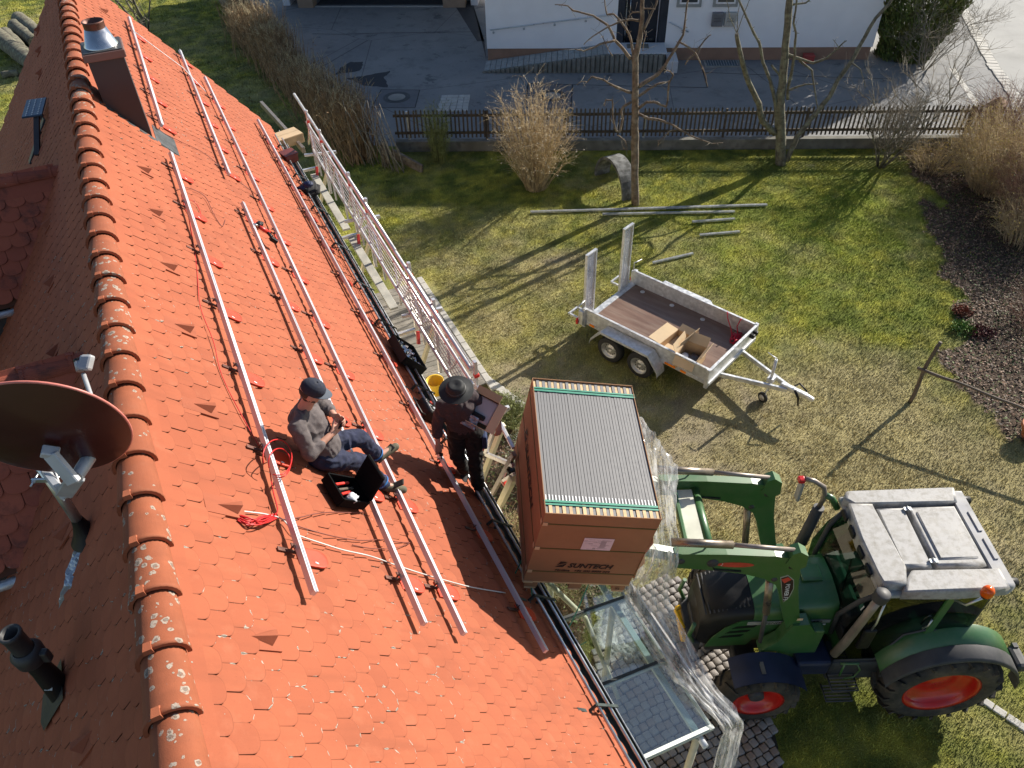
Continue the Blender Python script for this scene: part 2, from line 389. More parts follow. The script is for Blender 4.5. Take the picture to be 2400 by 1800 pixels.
# ---- ventilation tiles
def vent_template():
    V = [(-.088, .0, .0), (.088, .0, .0), (.088, .3, .0), (-.088, .3, .0), (-.088, .0, .014), (.088, .0, .014), (.088, .3, .014), (-.088, .3, .014)]
    F = [(0, 1, 5, 4), (1, 2, 6, 5), (2, 3, 7, 6), (3, 0, 4, 7), (4, 5, 6, 7)]
    o = len(V); V += [(0, .20, .016), (-.055, .06, .016), (.055, .06, .016), (-.022, .048, .072), (.022, .048, .072), (-.055, .066, .016), (.055, .066, .016)]     # wedge hood, open down the slope
    F += [(o, o+1, o+3), (o+3, o+4, o), (o, o+4, o+2)]
    o2 = len(V); V += [(0, .18, .012), (-.046, .07, .012), (.046, .07, .012), (0, .06, .062)]; F += [(o2+1, o2, o2+3), (o2, o2+2, o2+3), (o+1, o2+1, o2+3, o+3), (o+2, o+4, o2+3, o2+2)]
    return V, F, [0.0]*len(V)
VV, VF, VE_ = vent_template(); vent_me = tile_mesh('vent_tile', VV, VF, VE_, 'vent_clay')
for side, lst in ((1, VENT_R), (-1, VENT_L)):
    for (u, v) in lst:
        k = round((VE - (v+.14))/TEX); vv = VE - k*TEX
        m_ = tile_matrix(u, vv, side, .016); m_ = m_ @ Matrix.Scale(1.0, 4); inst('vent_tile', vent_me, roof_o, m_)
# ---- ridge tiles
def ridge_template(L=.43, r0=.132, r1=.108, th=.017):
    seg = 30; a0 = R(100); V = []; F = []; E_ = []
    ys = [(0, r0+.006), (.03, r0+.006), (.034, r0), (L, r1)]
    for (y, r) in ys:
        for k in range(seg+1):
            t = -a0 + 2*a0*k/seg; rr_ = r+(.0016 if k % 2 else -.0012); V.append((math.sin(t)*rr_, y, math.cos(t)*rr_*.92)); E_.append(.75)
    m_ = seg+1
    for j in range(3):
        for k in range(seg): F.append((j*m_+k, j*m_+k+1, (j+1)*m_+k+1, (j+1)*m_+k))
    o = len(V)
    for (y, r) in ((0, r0-th), (L, r1-th)):
        for k in range(seg+1):
            t = -a0 + 2*a0*k/seg; V.append((math.sin(t)*r, y, math.cos(t)*r*.92)); E_.append(0)
    for k in range(seg): F.append((k+1, k, o+k, o+k+1)); F.append((o+k, o+m_+k, o+m_+k+1, o+k+1))
    # nib clip at the near end
    o = len(V); t = R(-18)
    cx_, cz = math.sin(t)*(r0+.004), math.cos(t)*(r0+.004)*.92
    for (dx, dy, dz) in ((-.026, -.012, -.02), (.026, -.012, -.02), (.026, .05, -.004), (-.026, .05, -.004), (-.022, -.012, .018), (.022, -.012, .018), (.018, .045, .01), (-.018, .045, .01)):
        V.append((cx_+dx, dy, cz+dz)); E_.append(0)
    F += [(o, o+1, o+5, o+4), (o+1, o+2, o+6, o+5), (o+3, o, o+4, o+7), (o+4, o+5, o+6, o+7), (o+2, o+3, o+7, o+6)]
    return V, F, E_
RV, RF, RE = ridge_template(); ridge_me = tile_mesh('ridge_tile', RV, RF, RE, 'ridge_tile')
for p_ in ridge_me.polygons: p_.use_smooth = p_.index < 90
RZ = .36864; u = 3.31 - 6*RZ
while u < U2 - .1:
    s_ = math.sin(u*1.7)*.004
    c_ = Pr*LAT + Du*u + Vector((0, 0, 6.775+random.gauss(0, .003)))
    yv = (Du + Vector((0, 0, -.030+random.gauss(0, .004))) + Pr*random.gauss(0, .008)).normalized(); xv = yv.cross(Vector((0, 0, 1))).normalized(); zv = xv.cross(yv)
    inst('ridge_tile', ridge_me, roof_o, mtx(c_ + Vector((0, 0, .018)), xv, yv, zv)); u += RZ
mb = MB()                                   # mortar bedding strip under the ridge tiles
for side in (1, -1):
    mb.quad(roof(U1, .0, .03, side), roof(U2-.05, .0, .03, side), roof(U2-.05, .215, .05, side), roof(U1, .215, .05, side))
    mb.quad(roof(U1, .215, .05, side), roof(U2-.05, .215, .05, side), roof(U2-.05, .222, .02, side), roof(U1, .222, .02, side))
mb.build('ridge_flashing', 'roof_tile', roof_o)
# ---- verge boards, gutters
mb = MB()
for side in (1, -1): mb.bar(roof(U2-.02, .1, -.08, side), roof(U2-.02, VE-.05, -.08, side), .03, .16, rn(side))
mb.build('verge_board', 'wood_old', roof_o)
def gutter(side):
    mb = MB(); c_ = roof(0, VE+.075, -.045, side)+Pr*side*.062; n_ = 9; prof = []
    for k in range(n_): t = math.pi*k/(n_-1); prof.append((-.105*math.cos(t), -.085*math.sin(t)))
    prof_in = [(x*.93, y*.93) for x, y in prof]
    L0, L1 = U1, U2
    def pt(u, q): return Du*u + (c_ - Du*c_.dot(Du)) + Pr*side*q[0] + Vector((0, 0, q[1]))
    for a, b2 in zip(prof[:-1], prof[1:]): mb.quad(pt(L0, a), pt(L1, a), pt(L1, b2), pt(L0, b2), True)
    for a, b2 in zip(prof_in[:-1], prof_in[1:]): mb.quad(pt(L0, b2), pt(L1, b2), pt(L1, a), pt(L0, a), True)
    g_ = mb.build('gutter', 'gutter_zinc', house)
    m2 = MB(); m2.tube([pt(L0, (.108, .008)), pt(L1, (.108, .008))], .008, 8)
    m2.build('gutter_bead', 'galv', g_)
gutter(1); gutter(-1)
# ---- snow guard: two tubes on clamps along the right eave
sg = MB()
snow = sg
for v, w_ in ((4.47, .10), (4.63, .13)): sg.tube([roof(U1, v, w_), roof(8, v+.01, w_), roof(16.4, v+.02, w_)], .0165, 10)
sg_o = sg.build('snow_guard', 'zinc_bright', house)
for u in (2.64, 3.92, 4.99, 6.4, 7.5, 9.1, 10.2, 11.45, 12.84, 14.2, 15.6):
    b_ = MB(); d_ = (u-2.5)*.009
    b_.bar(roof(u, 4.36, .14), roof(u, 4.72, .17), .03, .012, rn()); b_.bar(roof(u, 4.36, .05), roof(u, 4.36, .14), .022, .03)
    b_.bar(roof(u, 4.15, .045), roof(u, 4.40, .045), .035, .006)
    b_.bar(roof(u, 4.5, .05), roof(u, 4.52, .14), .02, .03)
    b_.build('clamp', 'gutter_zinc', sg_o)
# ---- chimney with clad sides and steel flue
ch = MB(); 
cA = roof(10.82, .34); uc0, uc1 = 10.8, 11.24; la0, la1 = LAT + .34*math.cos(SL), LAT + 1.01*math.cos(SL); zt = 7.14
lo = roof(0, 1.25, 0).z
ch.box(P_((uc0+uc1)/2, (la0+la1)/2, (5.6+zt)/2), (la1-la0, uc1-uc0, zt-5.6), (Pr, Du, Vector((0, 0, 1))))
chim = ch.build('chimney', 'clad_brown', house)
mb = MB(); mb.box(P_((uc0+uc1)/2, (la0+la1)/2, zt+.04), (la1-la0+.07, uc1-uc0+.07, .09), (Pr, Du, Vector((0, 0, 1))), .006); mb.build('cap', 'clad_brown_light', chim)
mb = MB(); mb.box(P_((uc0+uc1)/2, (la0+la1)/2, zt+.092), (la1-la0+.03, uc1-uc0+.03, .012), (Pr, Du, Vector((0, 0, 1)))); mb.build('cap_plate', 'lead_dark', chim)
mb = MB(); fc = P_((uc0+uc1)/2+.0, (la0+la1)/2, zt+.1)
mb.lathe(fc, (0, 0, 1), [(0, .20), (.01, .20), (.02, .185), (.20, .125), (.2, .118), (.02, .17)], 32); flue = mb.build('flue', 'steel_bright', chim)
mb = MB(); mb.lathe(fc + Vector((0, 0, .19)), (0, 0, 1), [(0, .122), (.075, .124), (.085, .131), (.095, .125), (.095, .117), (.0, .112), (-.12, .11), (-.12, .0)], 32); mb.build('flue_collar', 'copper_dark', flue)
mb = MB()                                 # flashing round the chimney foot
x0, x1 = .98, 1.24
mb.add([roof(10.72, .2, .045), roof(10.79, .2, .05), roof(10.79, 1.3, .05), roof(10.72, 1.3, .045)], [(0, 1, 2, 3)])
mb.add([roof(10.74, 1.0, .05), roof(11.3, 1.0, .05), roof(11.3, 1.34, .055), roof(10.74, 1.34, .055), roof(10.74, 1.36, .03), roof(11.3, 1.36, .03)], [(0, 1, 2, 3), (3, 2, 5, 4)])
mb.build('flashing', 'lead_dark', chim)
# ------------------------------------------------------------------ ground
def poly_in(x, y, poly):
    inside = np.zeros(np.shape(x), bool); n = len(poly); j = n-1
    for i in range(n):
        xi, yi = poly[i]; xj, yj = poly[j]
        c = ((yi > y) != (yj > y)) & (x < (xj-xi)*(y-yi)/((yj-yi) if yj != yi else 1e-9)+xi); inside ^= c; j = i
    return inside
def vnoise(x, y, sc, seed=0):
    """smooth value noise on numpy arrays"""
    r = np.random.default_rng(seed); T = r.random((256, 256)); fx = x*sc; fy = y*sc
    ix = np.floor(fx).astype(int); iy = np.floor(fy).astype(int); tx = fx-ix; ty = fy-iy; tx = tx*tx*(3-2*tx); ty = ty*ty*(3-2*ty)
    g = lambda a, b: T[a % 256, b % 256]
    return (g(ix, iy)*(1-tx)+g(ix+1, iy)*tx)*(1-ty) + (g(ix, iy+1)*(1-tx)+g(ix+1, iy+1)*tx)*ty
def fbm(x, y, sc, seed=0, o=4):
    s = 0; a = 1; t = 0
    for k in range(o): s = s + a*vnoise(x+k*7.1, y-k*3.3, sc*2**k, seed+k); t += a; a *= .55
    return s/t
def rough_in(x, y, P):
    return poly_in(x+(fbm(x, y, 1.3, 91)-.5)*1.5+(fbm(x, y, 9, 95)-.5)*.5, y+(fbm(x, y, 1.3, 93)-.5)*1.2, P)
def blob(x, y, cx, cy, rx, ry, ang=0):
    c, s = math.cos(ang), math.sin(ang); dx = (x-cx)*c+(y-cy)*s; dy = -(x-cx)*s+(y-cy)*c
    return np.exp(-((dx/rx)**2+(dy/ry)**2))
BED = [(16, 21.2), (12.9, 21.1), (10.9, 20.6), (11.5, 18.7), (10.6, 16.2), (10.0, 14.3), (9.5, 12.6), (8.9, 11.6), (8.55, 10.6), (9.0, 9.3), (10.5, 8.0), (16, 7)]
BED2 = [(-1.6, 11.6), (-.5, 11.3), (.35, 10.0), (1.0, 8.6), (1.5, 7.0), (1.45, 6.2), (.6, 5.6), (.9, 4.2), (-.5, 4.0), (-1.0, 6), (-2.0, 8)]
def lawn_maps(x, y):
    """dry = pale thatch, bare = earth and gravel, lush = fresh moss green; all 0..1"""
    n1 = fbm(x, y, .45, 3); n2 = fbm(x, y, 1.7, 11); n3 = fbm(x, y, 6, 21)
    dry = .75*blob(x, y, -.3, 14.6, 3.2, 2.6) + 1.0*blob(x, y, 3.8, 9.4, 3.6, 1.9, -.1) + .9*blob(x, y, 7.4, 7.6, 3.0, 1.8) + .6*blob(x, y, .6, 11, 1.7, 2.2) + .3*blob(x, y, -13, 29, 7, 6) + .45*blob(x, y, 1.2, 15.6, 1.3, .5) + .5*blob(x, y, 6.5, 11, 3, 2)
    dry = np.clip(dry + (n1-.5)*1.3 + (n2-.5)*.8 + (n3-.5)*.5 + .08, 0, 1)
    bare = .8*blob(x, y, .35, 10.9, .9, 1.3) + .8*blob(x, y, 3.0, 9.4, 1.9, .9) + .5*blob(x, y, 7.6, 6.6, 1.6, 1.8) + .8*blob(x, y, 1.15, 15.65, .55, .3) + .45*blob(x, y, 4.2, 10.8, 2.2, .9)
    bare = np.clip((bare + (n2-.5)*.9 + (n3-.5)*.9 - .32)*1.6, 0, 1)
    lush = 1.0*blob(x, y, 9.6, 18.0, 3.0, 2.2) + .8*blob(x, y, 6.5, 15.5, 3.5, 3.0) + .35*blob(x, y, 1, 18.5, 5, 2) + .5*blob(x, y, 8, 13, 2.5, 2) + .5*blob(x, y, 7, 4.5, 2.0, 1.2)
    lush = np.clip(lush + (n1-.5)*1.2 + (n3-.5)*.6 - .15, 0, 1)
    return dry, bare, lush
def lawn_colour(x, y, jit):
    dry, bare, lush = lawn_maps(x, y); n = fbm(x, y, 2.6, 41)
    g = np.array([.135, .165, .028]); yl = np.array([.42, .395, .055]); tan = np.array([.46, .385, .20]); br = np.array([.30, .25, .18]); lu = np.array([.27, .33, .028])
    n5 = fbm(x, y, 7.5, 61, 3); t = np.clip((n-.36)*2.4+(n5-.5)*1.3, 0, 1)[..., None]
    c = g*(1-t) + yl*t
    c = c*(1-.75*lush[..., None]) + (lu*(1-t*.5)+yl*t*.5)*.75*lush[..., None]
    c = c*(1-.85*dry[..., None]) + tan*.85*dry[..., None]
    c = c*(1-.8*bare[..., None]) + br*.8*bare[..., None]
    return c*jit[..., None]*(.62+.76*fbm(x, y, 4.5, 71, 4))[..., None]
def vcol_mat(name, rough=.9, boost=None, attr='col', trans=0.0):
    m, n, l, b = nt(name); a = n.new('ShaderNodeAttribute'); a.attribute_name = attr
    l.new(a.outputs['Color'], b.inputs['Base Color']); b.inputs['Roughness'].default_value = rough; b.inputs['Specular IOR Level'].default_value = .25
    return m, n, l, b, a
m, n, l, b, a = vcol_mat('lawn_soil', .95)
nz = n.new('ShaderNodeTexNoise'); nz.inputs['Scale'].default_value = 38; nz.inputs['Detail'].default_value = 8; nz.inputs['Roughness'].default_value = .75
tc = n.new('ShaderNodeNewGeometry'); l.new(tc.outputs['Position'], nz.inputs['Vector'])
mr = n.new('ShaderNodeMapRange'); mr.inputs[1].default_value = .3; mr.inputs[2].default_value = .7; mr.inputs[3].default_value = .35; mr.inputs[4].default_value = 1.25; l.new(nz.outputs[0], mr.inputs[0])
vm = n.new('ShaderNodeVectorMath'); vm.operation = 'SCALE'; l.new(a.outputs['Color'], vm.inputs[0]); l.new(mr.outputs[0], vm.inputs['Scale']); l.new(vm.outputs[0], b.inputs['Base Color'])
bp = n.new('ShaderNodeBump'); bp.inputs['Distance'].default_value = .03; l.new(nz.outputs[0], bp.inputs['Height']); l.new(bp.outputs[0], b.inputs['Normal'])
m, n, l, b, a = vcol_mat('grass_blade', .65)
mat('far_ground', (.11, .12, .045), .95, 0, .4, .8, dirt_or_light=(.2, .16, .08), dscale=.4, damt=.6)
def set_col(me, c):
    at = me.attributes.new('col', 'FLOAT_COLOR', 'POINT'); c4 = np.ones((len(c), 4), np.float32); c4[:, :3] = np.clip(c, 0, 1); at.data.foreach_set('color', c4.ravel())
def gridsheet(name, x0, x1, y0, y1, st, z, material):
    xs = np.arange(x0, x1+st*.5, st); ys = np.arange(y0, y1+st*.5, st); X, Y = np.meshgrid(xs, ys); nx = len(xs); ny = len(ys)
    V = np.stack([X.ravel(), Y.ravel(), np.full(X.size, z)], 1); i = np.arange((nx-1)*(ny-1)); a_ = (i//(nx-1))*nx+i % (nx-1)
    F = np.stack([a_, a_+1, a_+nx+1, a_+nx], 1); o = npmesh(name, V, F, material, kind='structure'); return o, V
gm = MB(); gm.quad((-300, -60, -.012), (320, -60, -.012), (320, 420, -.012), (-300, 420, -.012)); gm.build('ground', 'far_ground', kind='structure')
lawn, LV = gridsheet('lawn', -26, 16, 0, 40, .14, 0, 'lawn_soil')
c = lawn_colour(LV[:, 0], LV[:, 1], np.ones(len(LV))); inb = rough_in(LV[:, 0], LV[:, 1], BED) | rough_in(LV[:, 0], LV[:, 1], BED2)
nb = fbm(LV[:, 0], LV[:, 1], 3, 77); c[inb] = (np.array([.10, .07, .048])[None]*(.6+.8*nb[inb])[:, None]); set_col(lawn.data, c)
# things standing on the lawn keep the grass away
DECK = [(-2.35, 15.05), (-1.75, 14.95), (-.45, 11.45), (-1.15, 11.3), (-2.6, 11.3), (-3.3, 15.3)]
COB = [(.95, 5.25), (1.35, 6.3), (2.3, 6.75), (3.1, 6.6), (3.35, 4.4), (3.3, 2.6), (-.2, 2.6), (.6, 4.6)]
YARD = [(-3.15, 22.03), (13.6, 21.1), (14.6, 21.6), (60, 18), (60, 60), (-12.4, 60), (-11.6, 36.2), (-8.9, 29.4), (-6.6, 25.2), (-4.6, 22.3)]
def blades(name, region, count, hmin, hmax, wid, seed, label, cat, colour=lawn_colour, avoid=()):
    r = np.random.default_rng(seed); x0, x1, y0, y1 = region
    x = r.uniform(x0, x1, count); y = r.uniform(y0, y1, count)
    # drop blades the photograph cannot show
    X = np.stack([x, y, np.zeros_like(x)], 1) - np.array(C0); f_ = X @ np.array(F0); px = 1200+1808*(X @ np.array(cr))/f_; py = 900-1808*(X @ np.array(cu))/f_
    keep = (f_ > 0) & (px > -80) & (px < 2480) & (py > -60) & (py < 1900)
    for p in avoid: keep &= ~((rough_in if p is BED or p is BED2 else poly_in)(x, y, p) & ((r.random(len(x)) < .93) | (p is YARD) | (p is COB) | (p is DECK)))
    dry, bare, lush = lawn_maps(x, y); keep &= r.random(len(x)) > bare*.75
    x = x[keep]; y = y[keep]; n_ = len(x); ph = r.uniform(0, 2*math.pi, n_); h = r.uniform(hmin, hmax, n_)*(.6+.8*vnoise(x, y, 3, 5)); lean = r.uniform(.3, 1.1, n_)*h; ww = wid*r.uniform(.6, 1.3, n_)
    dx = np.cos(ph); dy = np.sin(ph); V = np.zeros((n_, 3, 3))
    V[:, 0] = np.stack([x-dy*ww, y+dx*ww, np.zeros(n_)], 1); V[:, 1] = np.stack([x+dy*ww, y-dx*ww, np.zeros(n_)], 1); V[:, 2] = np.stack([x+dx*lean, y+dy*lean, h], 1)
    F = np.arange(n_*3).reshape(-1, 3); o = npmesh(name, V.reshape(-1, 3), F, 'grass_blade')
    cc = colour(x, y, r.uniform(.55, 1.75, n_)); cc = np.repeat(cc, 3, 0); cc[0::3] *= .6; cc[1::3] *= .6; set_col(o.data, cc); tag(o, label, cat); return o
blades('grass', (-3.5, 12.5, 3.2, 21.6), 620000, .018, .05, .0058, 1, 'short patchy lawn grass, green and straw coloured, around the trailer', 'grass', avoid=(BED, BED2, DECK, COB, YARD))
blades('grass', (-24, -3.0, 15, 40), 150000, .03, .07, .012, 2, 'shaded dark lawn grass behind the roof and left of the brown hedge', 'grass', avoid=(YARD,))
# leaf litter
def litter(name, poly, box, count, cols, seed, size, label):
    r = np.random.default_rng(seed); x = r.uniform(box[0], box[1], count); y = r.uniform(box[2], box[3], count); k = rough_in(x, y, poly); x = x[k]; y = y[k]; n_ = len(x)
    ph = r.uniform(0, 6.28, n_); s_ = size*r.uniform(.5, 1.5, n_); tx = r.uniform(-.6, .6, n_); ty = r.uniform(-.6, .6, n_); z = r.uniform(.004, .05, n_)
    V = np.zeros((n_, 4, 3)); 
    for q, (a_, b_) in enumerate(((-1, 0), (0, -.55), (1, 0), (0, .55))):
        dx = (a_*np.cos(ph)-b_*np.sin(ph))*s_; dy = (a_*np.sin(ph)+b_*np.cos(ph))*s_; V[:, q] = np.stack([x+dx, y+dy, np.maximum(.003, z+dx*tx+dy*ty)], 1)
    o = npmesh(name, V.reshape(-1, 3), np.arange(n_*4).reshape(-1, 4), 'grass_blade')
    C_ = np.array(cols)[r.integers(0, len(cols), n_)]*r.uniform(.6, 1.4, n_)[:, None]; set_col(o.data, np.repeat(C_, 4, 0)); tag(o, label, 'leaf litter')
LC = [(.13, .075, .048), (.17, .10, .065), (.22, .14, .09), (.08, .05, .035), (.09, .12, .035), (.18, .10, .06), (.10, .07, .05)]
litter('leaf_litter', BED, (8, 15, 7, 21.3), 70000, LC, 5, .026, 'brown leaf litter in the shaded flower bed along the right edge')
litter('leaf_litter', BED2, (-2.2, 1.7, 3.5, 11.8), 16000, LC[:5]+[(.1, .12, .05), (.2, .2, .12)], 6, .028, 'leaf litter and low weeds in the bed under the eave')
# ------------------------------------------------------------------ yard, road
m, n, l, b = nt('asphalt'); g_ = n.new('ShaderNodeNewGeometry')
def N_(sc, d=6, r=.6):
    x = n.new('ShaderNodeTexNoise'); x.inputs['Scale'].default_value = sc; x.inputs['Detail'].default_value = d; x.inputs['Roughness'].default_value = r; l.new(g_.outputs['Position'], x.inputs['Vector']); return x.outputs[0]
def MRr(s, a, b_, c=0, d=1):
    x = n.new('ShaderNodeMapRange'); x.inputs[1].default_value = a; x.inputs[2].default_value = b_; x.inputs[3].default_value = c; x.inputs[4].default_value = d; l.new(s, x.inputs[0]); return x.outputs[0]
def MX(f, a, b_):
    x = n.new('ShaderNodeMix'); x.data_type = 'RGBA'; l.new(f, x.inputs[0])
    for k, s in ((6, a), (7, b_)):
        if hasattr(s, 'node'): l.new(s, x.inputs[k])
        else: x.inputs[k].default_value = (*s, 1)
    return x.outputs[2]
cA_ = MX(MRr(N_(.35, 5), .35, .65), (.19, .19, .19), (.26, .255, .245)); cA_ = MX(MRr(N_(1.6, 8, .7), .52, .7, 0, .7), cA_, (.105, .105, .108)); cA_ = MX(MRr(N_(60, 3), .4, .7, 0, .35), cA_, (.11, .11, .11))
cA_ = MX(MRr(N_(.9, 9, .72), .60, .64, 0, .8), cA_, (.075, .08, .085))
vo = n.new('ShaderNodeTexVoronoi'); vo.feature = 'DISTANCE_TO_EDGE'; vo.inputs['Scale'].default_value = .22; l.new(g_.outputs['Position'], vo.inputs['Vector']); cA_ = MX(MRr(vo.outputs['Distance'], .0, .004, .8, 0), cA_, (.04, .04, .04))
l.new(cA_, b.inputs['Base Color']); b.inputs['Roughness'].default_value = .85
bp = n.new('ShaderNodeBump'); bp.inputs['Distance'].default_value = .004; l.new(N_(90, 3), bp.inputs['Height']); l.new(bp.outputs[0], b.inputs['Normal'])
mat('asphalt_dark', (.028, .030, .036), .75, 0, .25, 5, bump=.003)
mat('asphalt_patch', (.14, .14, .145), .85, 0, .15, 3, bump=.003, dirt_or_light=(.13, .13, .135))
mat('road_concrete', (.30, .295, .28), .85, 0, .08, .5, bump=.002, dirt_or_light=(.22, .215, .2), dscale=.7, damt=.6)
mat('seam', (.035, .035, .035), .9)
mat('concrete', (.30, .29, .26), .9, 0, .2, 5, bump=.004, dirt_or_light=(.12, .11, .09), dscale=2.5, damt=.7)
mat('concrete_dark', (.17, .16, .135), .9, 0, .3, 6, bump=.004, dirt_or_light=(.06, .06, .04), dscale=3, damt=.8)
mat('stone_pale', (.46, .44, .40), .85, 0, .15, 6, bump=.003, dirt_or_light=(.25, .23, .2))
def sheet(name, pts, z, material, kind='structure', label=None, parent=None, cat=None):
    mb = MB(); mb.add([(x, y, z) for x, y in pts], [tuple(range(len(pts)))]); o = mb.build(name, material, parent, kind=kind); return o
def ccw(p):
    a_ = sum(p[i][0]*p[(i+1) % len(p)][1]-p[(i+1) % len(p)][0]*p[i][1] for i in range(len(p))); return p if a_ > 0 else p[::-1]
yard = sheet('yard', ccw(YARD), .006, 'asphalt')
sheet('road', ccw([(17.25, 26.8), (19.15, 33.9), (24, 60), (60, 60), (60, 18), (15.2, 20.2), (16.75, 24.2)]), .010, 'road_concrete')
def wob(pts, a_, k=5, seed=1):
    r = random.Random(seed); out = []
    for i in range(len(pts)):
        p, q = pts[i], pts[(i+1) % len(pts)]
        for j in range(k): t = j/k; out.append((p[0]+(q[0]-p[0])*t+r.gauss(0, a_), p[1]+(q[1]-p[1])*t+r.gauss(0, a_)))
    return out
for i, pts in enumerate(([(-5.64, 29.11), (-5.07, 29.06), (-5.07, 28.17), (-6.0, 27.9)], [(-5.5, 27.5), (-4.94, 27.7), (-4.0, 28.1), (-4.14, 27.36), (-3.89, 26.63), (-4.8, 26.84)])):
    sheet('asphalt_repair', ccw(wob(pts, .03, 6, i+2)), .010, 'asphalt_dark', 'structure')
for k, pts in enumerate(([(2.41, 26.28), (6.6, 26.15), (6.75, 25.95), (2.4, 26.2)],)): pass
def seam(pts, w=.035, z=.013, nm='asphalt_seam'):
    mb = MB()
    for p, q in zip(pts[:-1], pts[1:]):
        d = Vector((q[0]-p[0], q[1]-p[1], 0)); nn = Vector((-d.y, d.x, 0)).normalized()*w/2
        mb.quad((p[0]-nn.x, p[1]-nn.y, z), (q[0]-nn.x, q[1]-nn.y, z), (q[0]+nn.x, q[1]+nn.y, z), (p[0]+nn.x, p[1]+nn.y, z))
    return mb.build(nm, 'seam', kind='structure')
def Gx(x, y): p = G(x, y); return (p.x, p.y)
seam([Gx(732, 80), Gx(800, 81), Gx(900, 78), Gx(1125, 75)])
seam([Gx(1341, 199), Gx(1500, 203), Gx(1658, 206), Gx(1648, 170), Gx(1640, 145)]); seam([Gx(1645, 170), Gx(1760, 175), Gx(1900, 180), Gx(2090, 186)])
seam([Gx(1338, 258), Gx(1342, 199), Gx(1238, 196), Gx(1230, 255)])
sheet('asphalt_strip', ccw([(-1.9, 35.2), (-.9, 30.8), (-.62, 30.8), (-.55, 28.9), (-1.2, 36)]), .012, 'asphalt_dark')
# manholes in square frames
for (cx_, cy_, sq, lab) in ((-3.56, 25.72, [(-4.15, 26.41), (-2.82, 26.27), (-2.88, 24.82), (-4.32, 24.93)], 'round manhole cover with iron ring in a concrete square left of the bamboo'), (1.67, 25.41, [(.9, 26.54), (2.41, 26.28), (2.2, 24.31), (.72, 24.56)], 'round manhole cover behind the brown twiggy shrub')):
    sheet('asphalt_square', ccw(sq), .010, 'asphalt_patch'); seam(sq+[sq[0]], .03, .0135)
    t = thing('manhole', lab, 'manhole cover', (cx_, cy_, 0))
    mb = MB(); mb.lathe((cx_, cy_, .0), (0, 0, 1), [(.014, .46), (.022, .46), (.022, .39), (.014, .39)], 36, False); mb.build('frame', 'lead_dark', t)
    mb = MB(); mb.lathe((cx_, cy_, .0), (0, 0, 1), [(.014, .37), (.026, .37), (.026, .30), (.018, .30)], 36, False); mb.build('ring', 'lead_dark', t)
    mb = MB(); mb.lathe((cx_, cy_, .0), (0, 0, 1), [(.014, .29), (.022, .285), (.022, 0)], 36, False); mb.build('cover', 'concrete', t)
# pale paving patch behind the fence
pv = thing('paving_patch', 'small patch of pale square paving stones set in the asphalt behind the bamboo', 'paving', (-1.6, 25.1, 0)); a0, a1, b0, b1 = [Vector((*p, 0)) for p in ((-2.18, 24.45), (-1.13, 24.38), (-2.04, 25.75), (-1.07, 25.71))]
for i in range(5):
    for j in range(6):
        s_, t_ = (i+.5)/5, (j+.5)/6; p = (a0*(1-s_)+a1*s_)*(1-t_)+(b0*(1-s_)+b1*s_)*t_; mb = MB(); mb.box(p+Vector((random.gauss(0, .004), random.gauss(0, .004), .012)), (.185, .20, .026+random.random()*.006), ch=.006); mb.build('paving_stone', 'stone_pale', pv)
# stone gutter between yard and road, and a narrow light strip
kb = [(19.0, 33.9), (17.05, 26.85), (16.5, 24.2), (15.1, 20.6)]
cs = thing('kerb_stones', 'pale cobbled gutter strip running between the yard and the road', 'kerb', (17, 27, 0))
for p, q in zip(kb[:-1], kb[1:]):
    p = Vector((*p, 0)); q = Vector((*q, 0)); d = (q-p); L = d.length; d.normalize(); s_ = Vector((-d.y, d.x, 0)); k = 0
    while k*.27 < L:
        mb = MB(); mb.box(p+d*(k*.27+.13)+Vector((random.gauss(0, .01), 0, .02)), (.36+random.gauss(0, .02), .25, .03+random.random()*.015), (s_, d, Vector((0, 0, 1))), .012); mb.build('kerb_stone', 'stone_pale', cs); k += 1
sheet('paving_strip', ccw([(15.45, 26.6), (15.65, 26.6), (15.1, 23.5), (14.9, 23.5)]), .0135, 'stone_pale')
mb = MB()
e0, e1 = Vector((6.1, 4.85, 0)), Vector((7.2, 3.7, 0)); d = (e1-e0).normalized(); s_ = Vector((-d.y, d.x, 0))
ek = thing('edging_stones', 'row of pale edging stones in the grass beside the rear tractor wheel', 'edging', (6.5, 4.4, 0))
for k in range(9): mb = MB(); mb.box(e0+d*k*.165+Vector((random.gauss(0, .008), random.gauss(0, .008), .0)), (.11, .155, .05), (s_, d, Vector((0, 0, 1))), .012); mb.build('edging_stone', 'stone_pale', ek)
# ------------------------------------------------------------------ white house
mat('render_white', (.78, .78, .79), .9, 0, .03, 1.5, bump=.002)
mat('plinth_brown', (.28, .17, .115), .9, 0, .08, 3)
mat('door_navy', (.016, .022, .035), .45, 0, .15, 4)
mat('door_frame_white', (.7, .7, .72), .5)
mat('window_trim', (.28, .29, .28), .7)
mat('window_glass', (.05, .055, .06), .08, spec=.8)
mat('ramp_paver', (.30, .31, .30), .85, 0, .15, 5, dirt_or_light=(.2, .2, .19))
mat('granite', (.52, .53, .54), .7, 0, .06, 30)
mat('palisade', (.20, .19, .16), .9, 0, .25, 8, bump=.006, dirt_or_light=(.07, .07, .05), dscale=4, damt=.8)
wd = Vector((13.5, -1.08, 0)).normalized(); wnn = Vector((-wd.y, wd.x, 0)); wo = Vector((-.5, 28.72, 0))   # wd along the wall, wnn into the house
def HW(s, d=0.0, z=0.0): return wo + wd*s + wnn*d + Vector((0, 0, z))
AXW = (wd, wnn, Vector((0, 0, 1)))
hs = thing('white_house', 'white rendered house with brown plinth and dark blue door across the yard', 'house', HW(7, 4, 0))
WL = 13.6; DS0, DS1 = 4.62, 6.35                  # door opening
mb = MB()
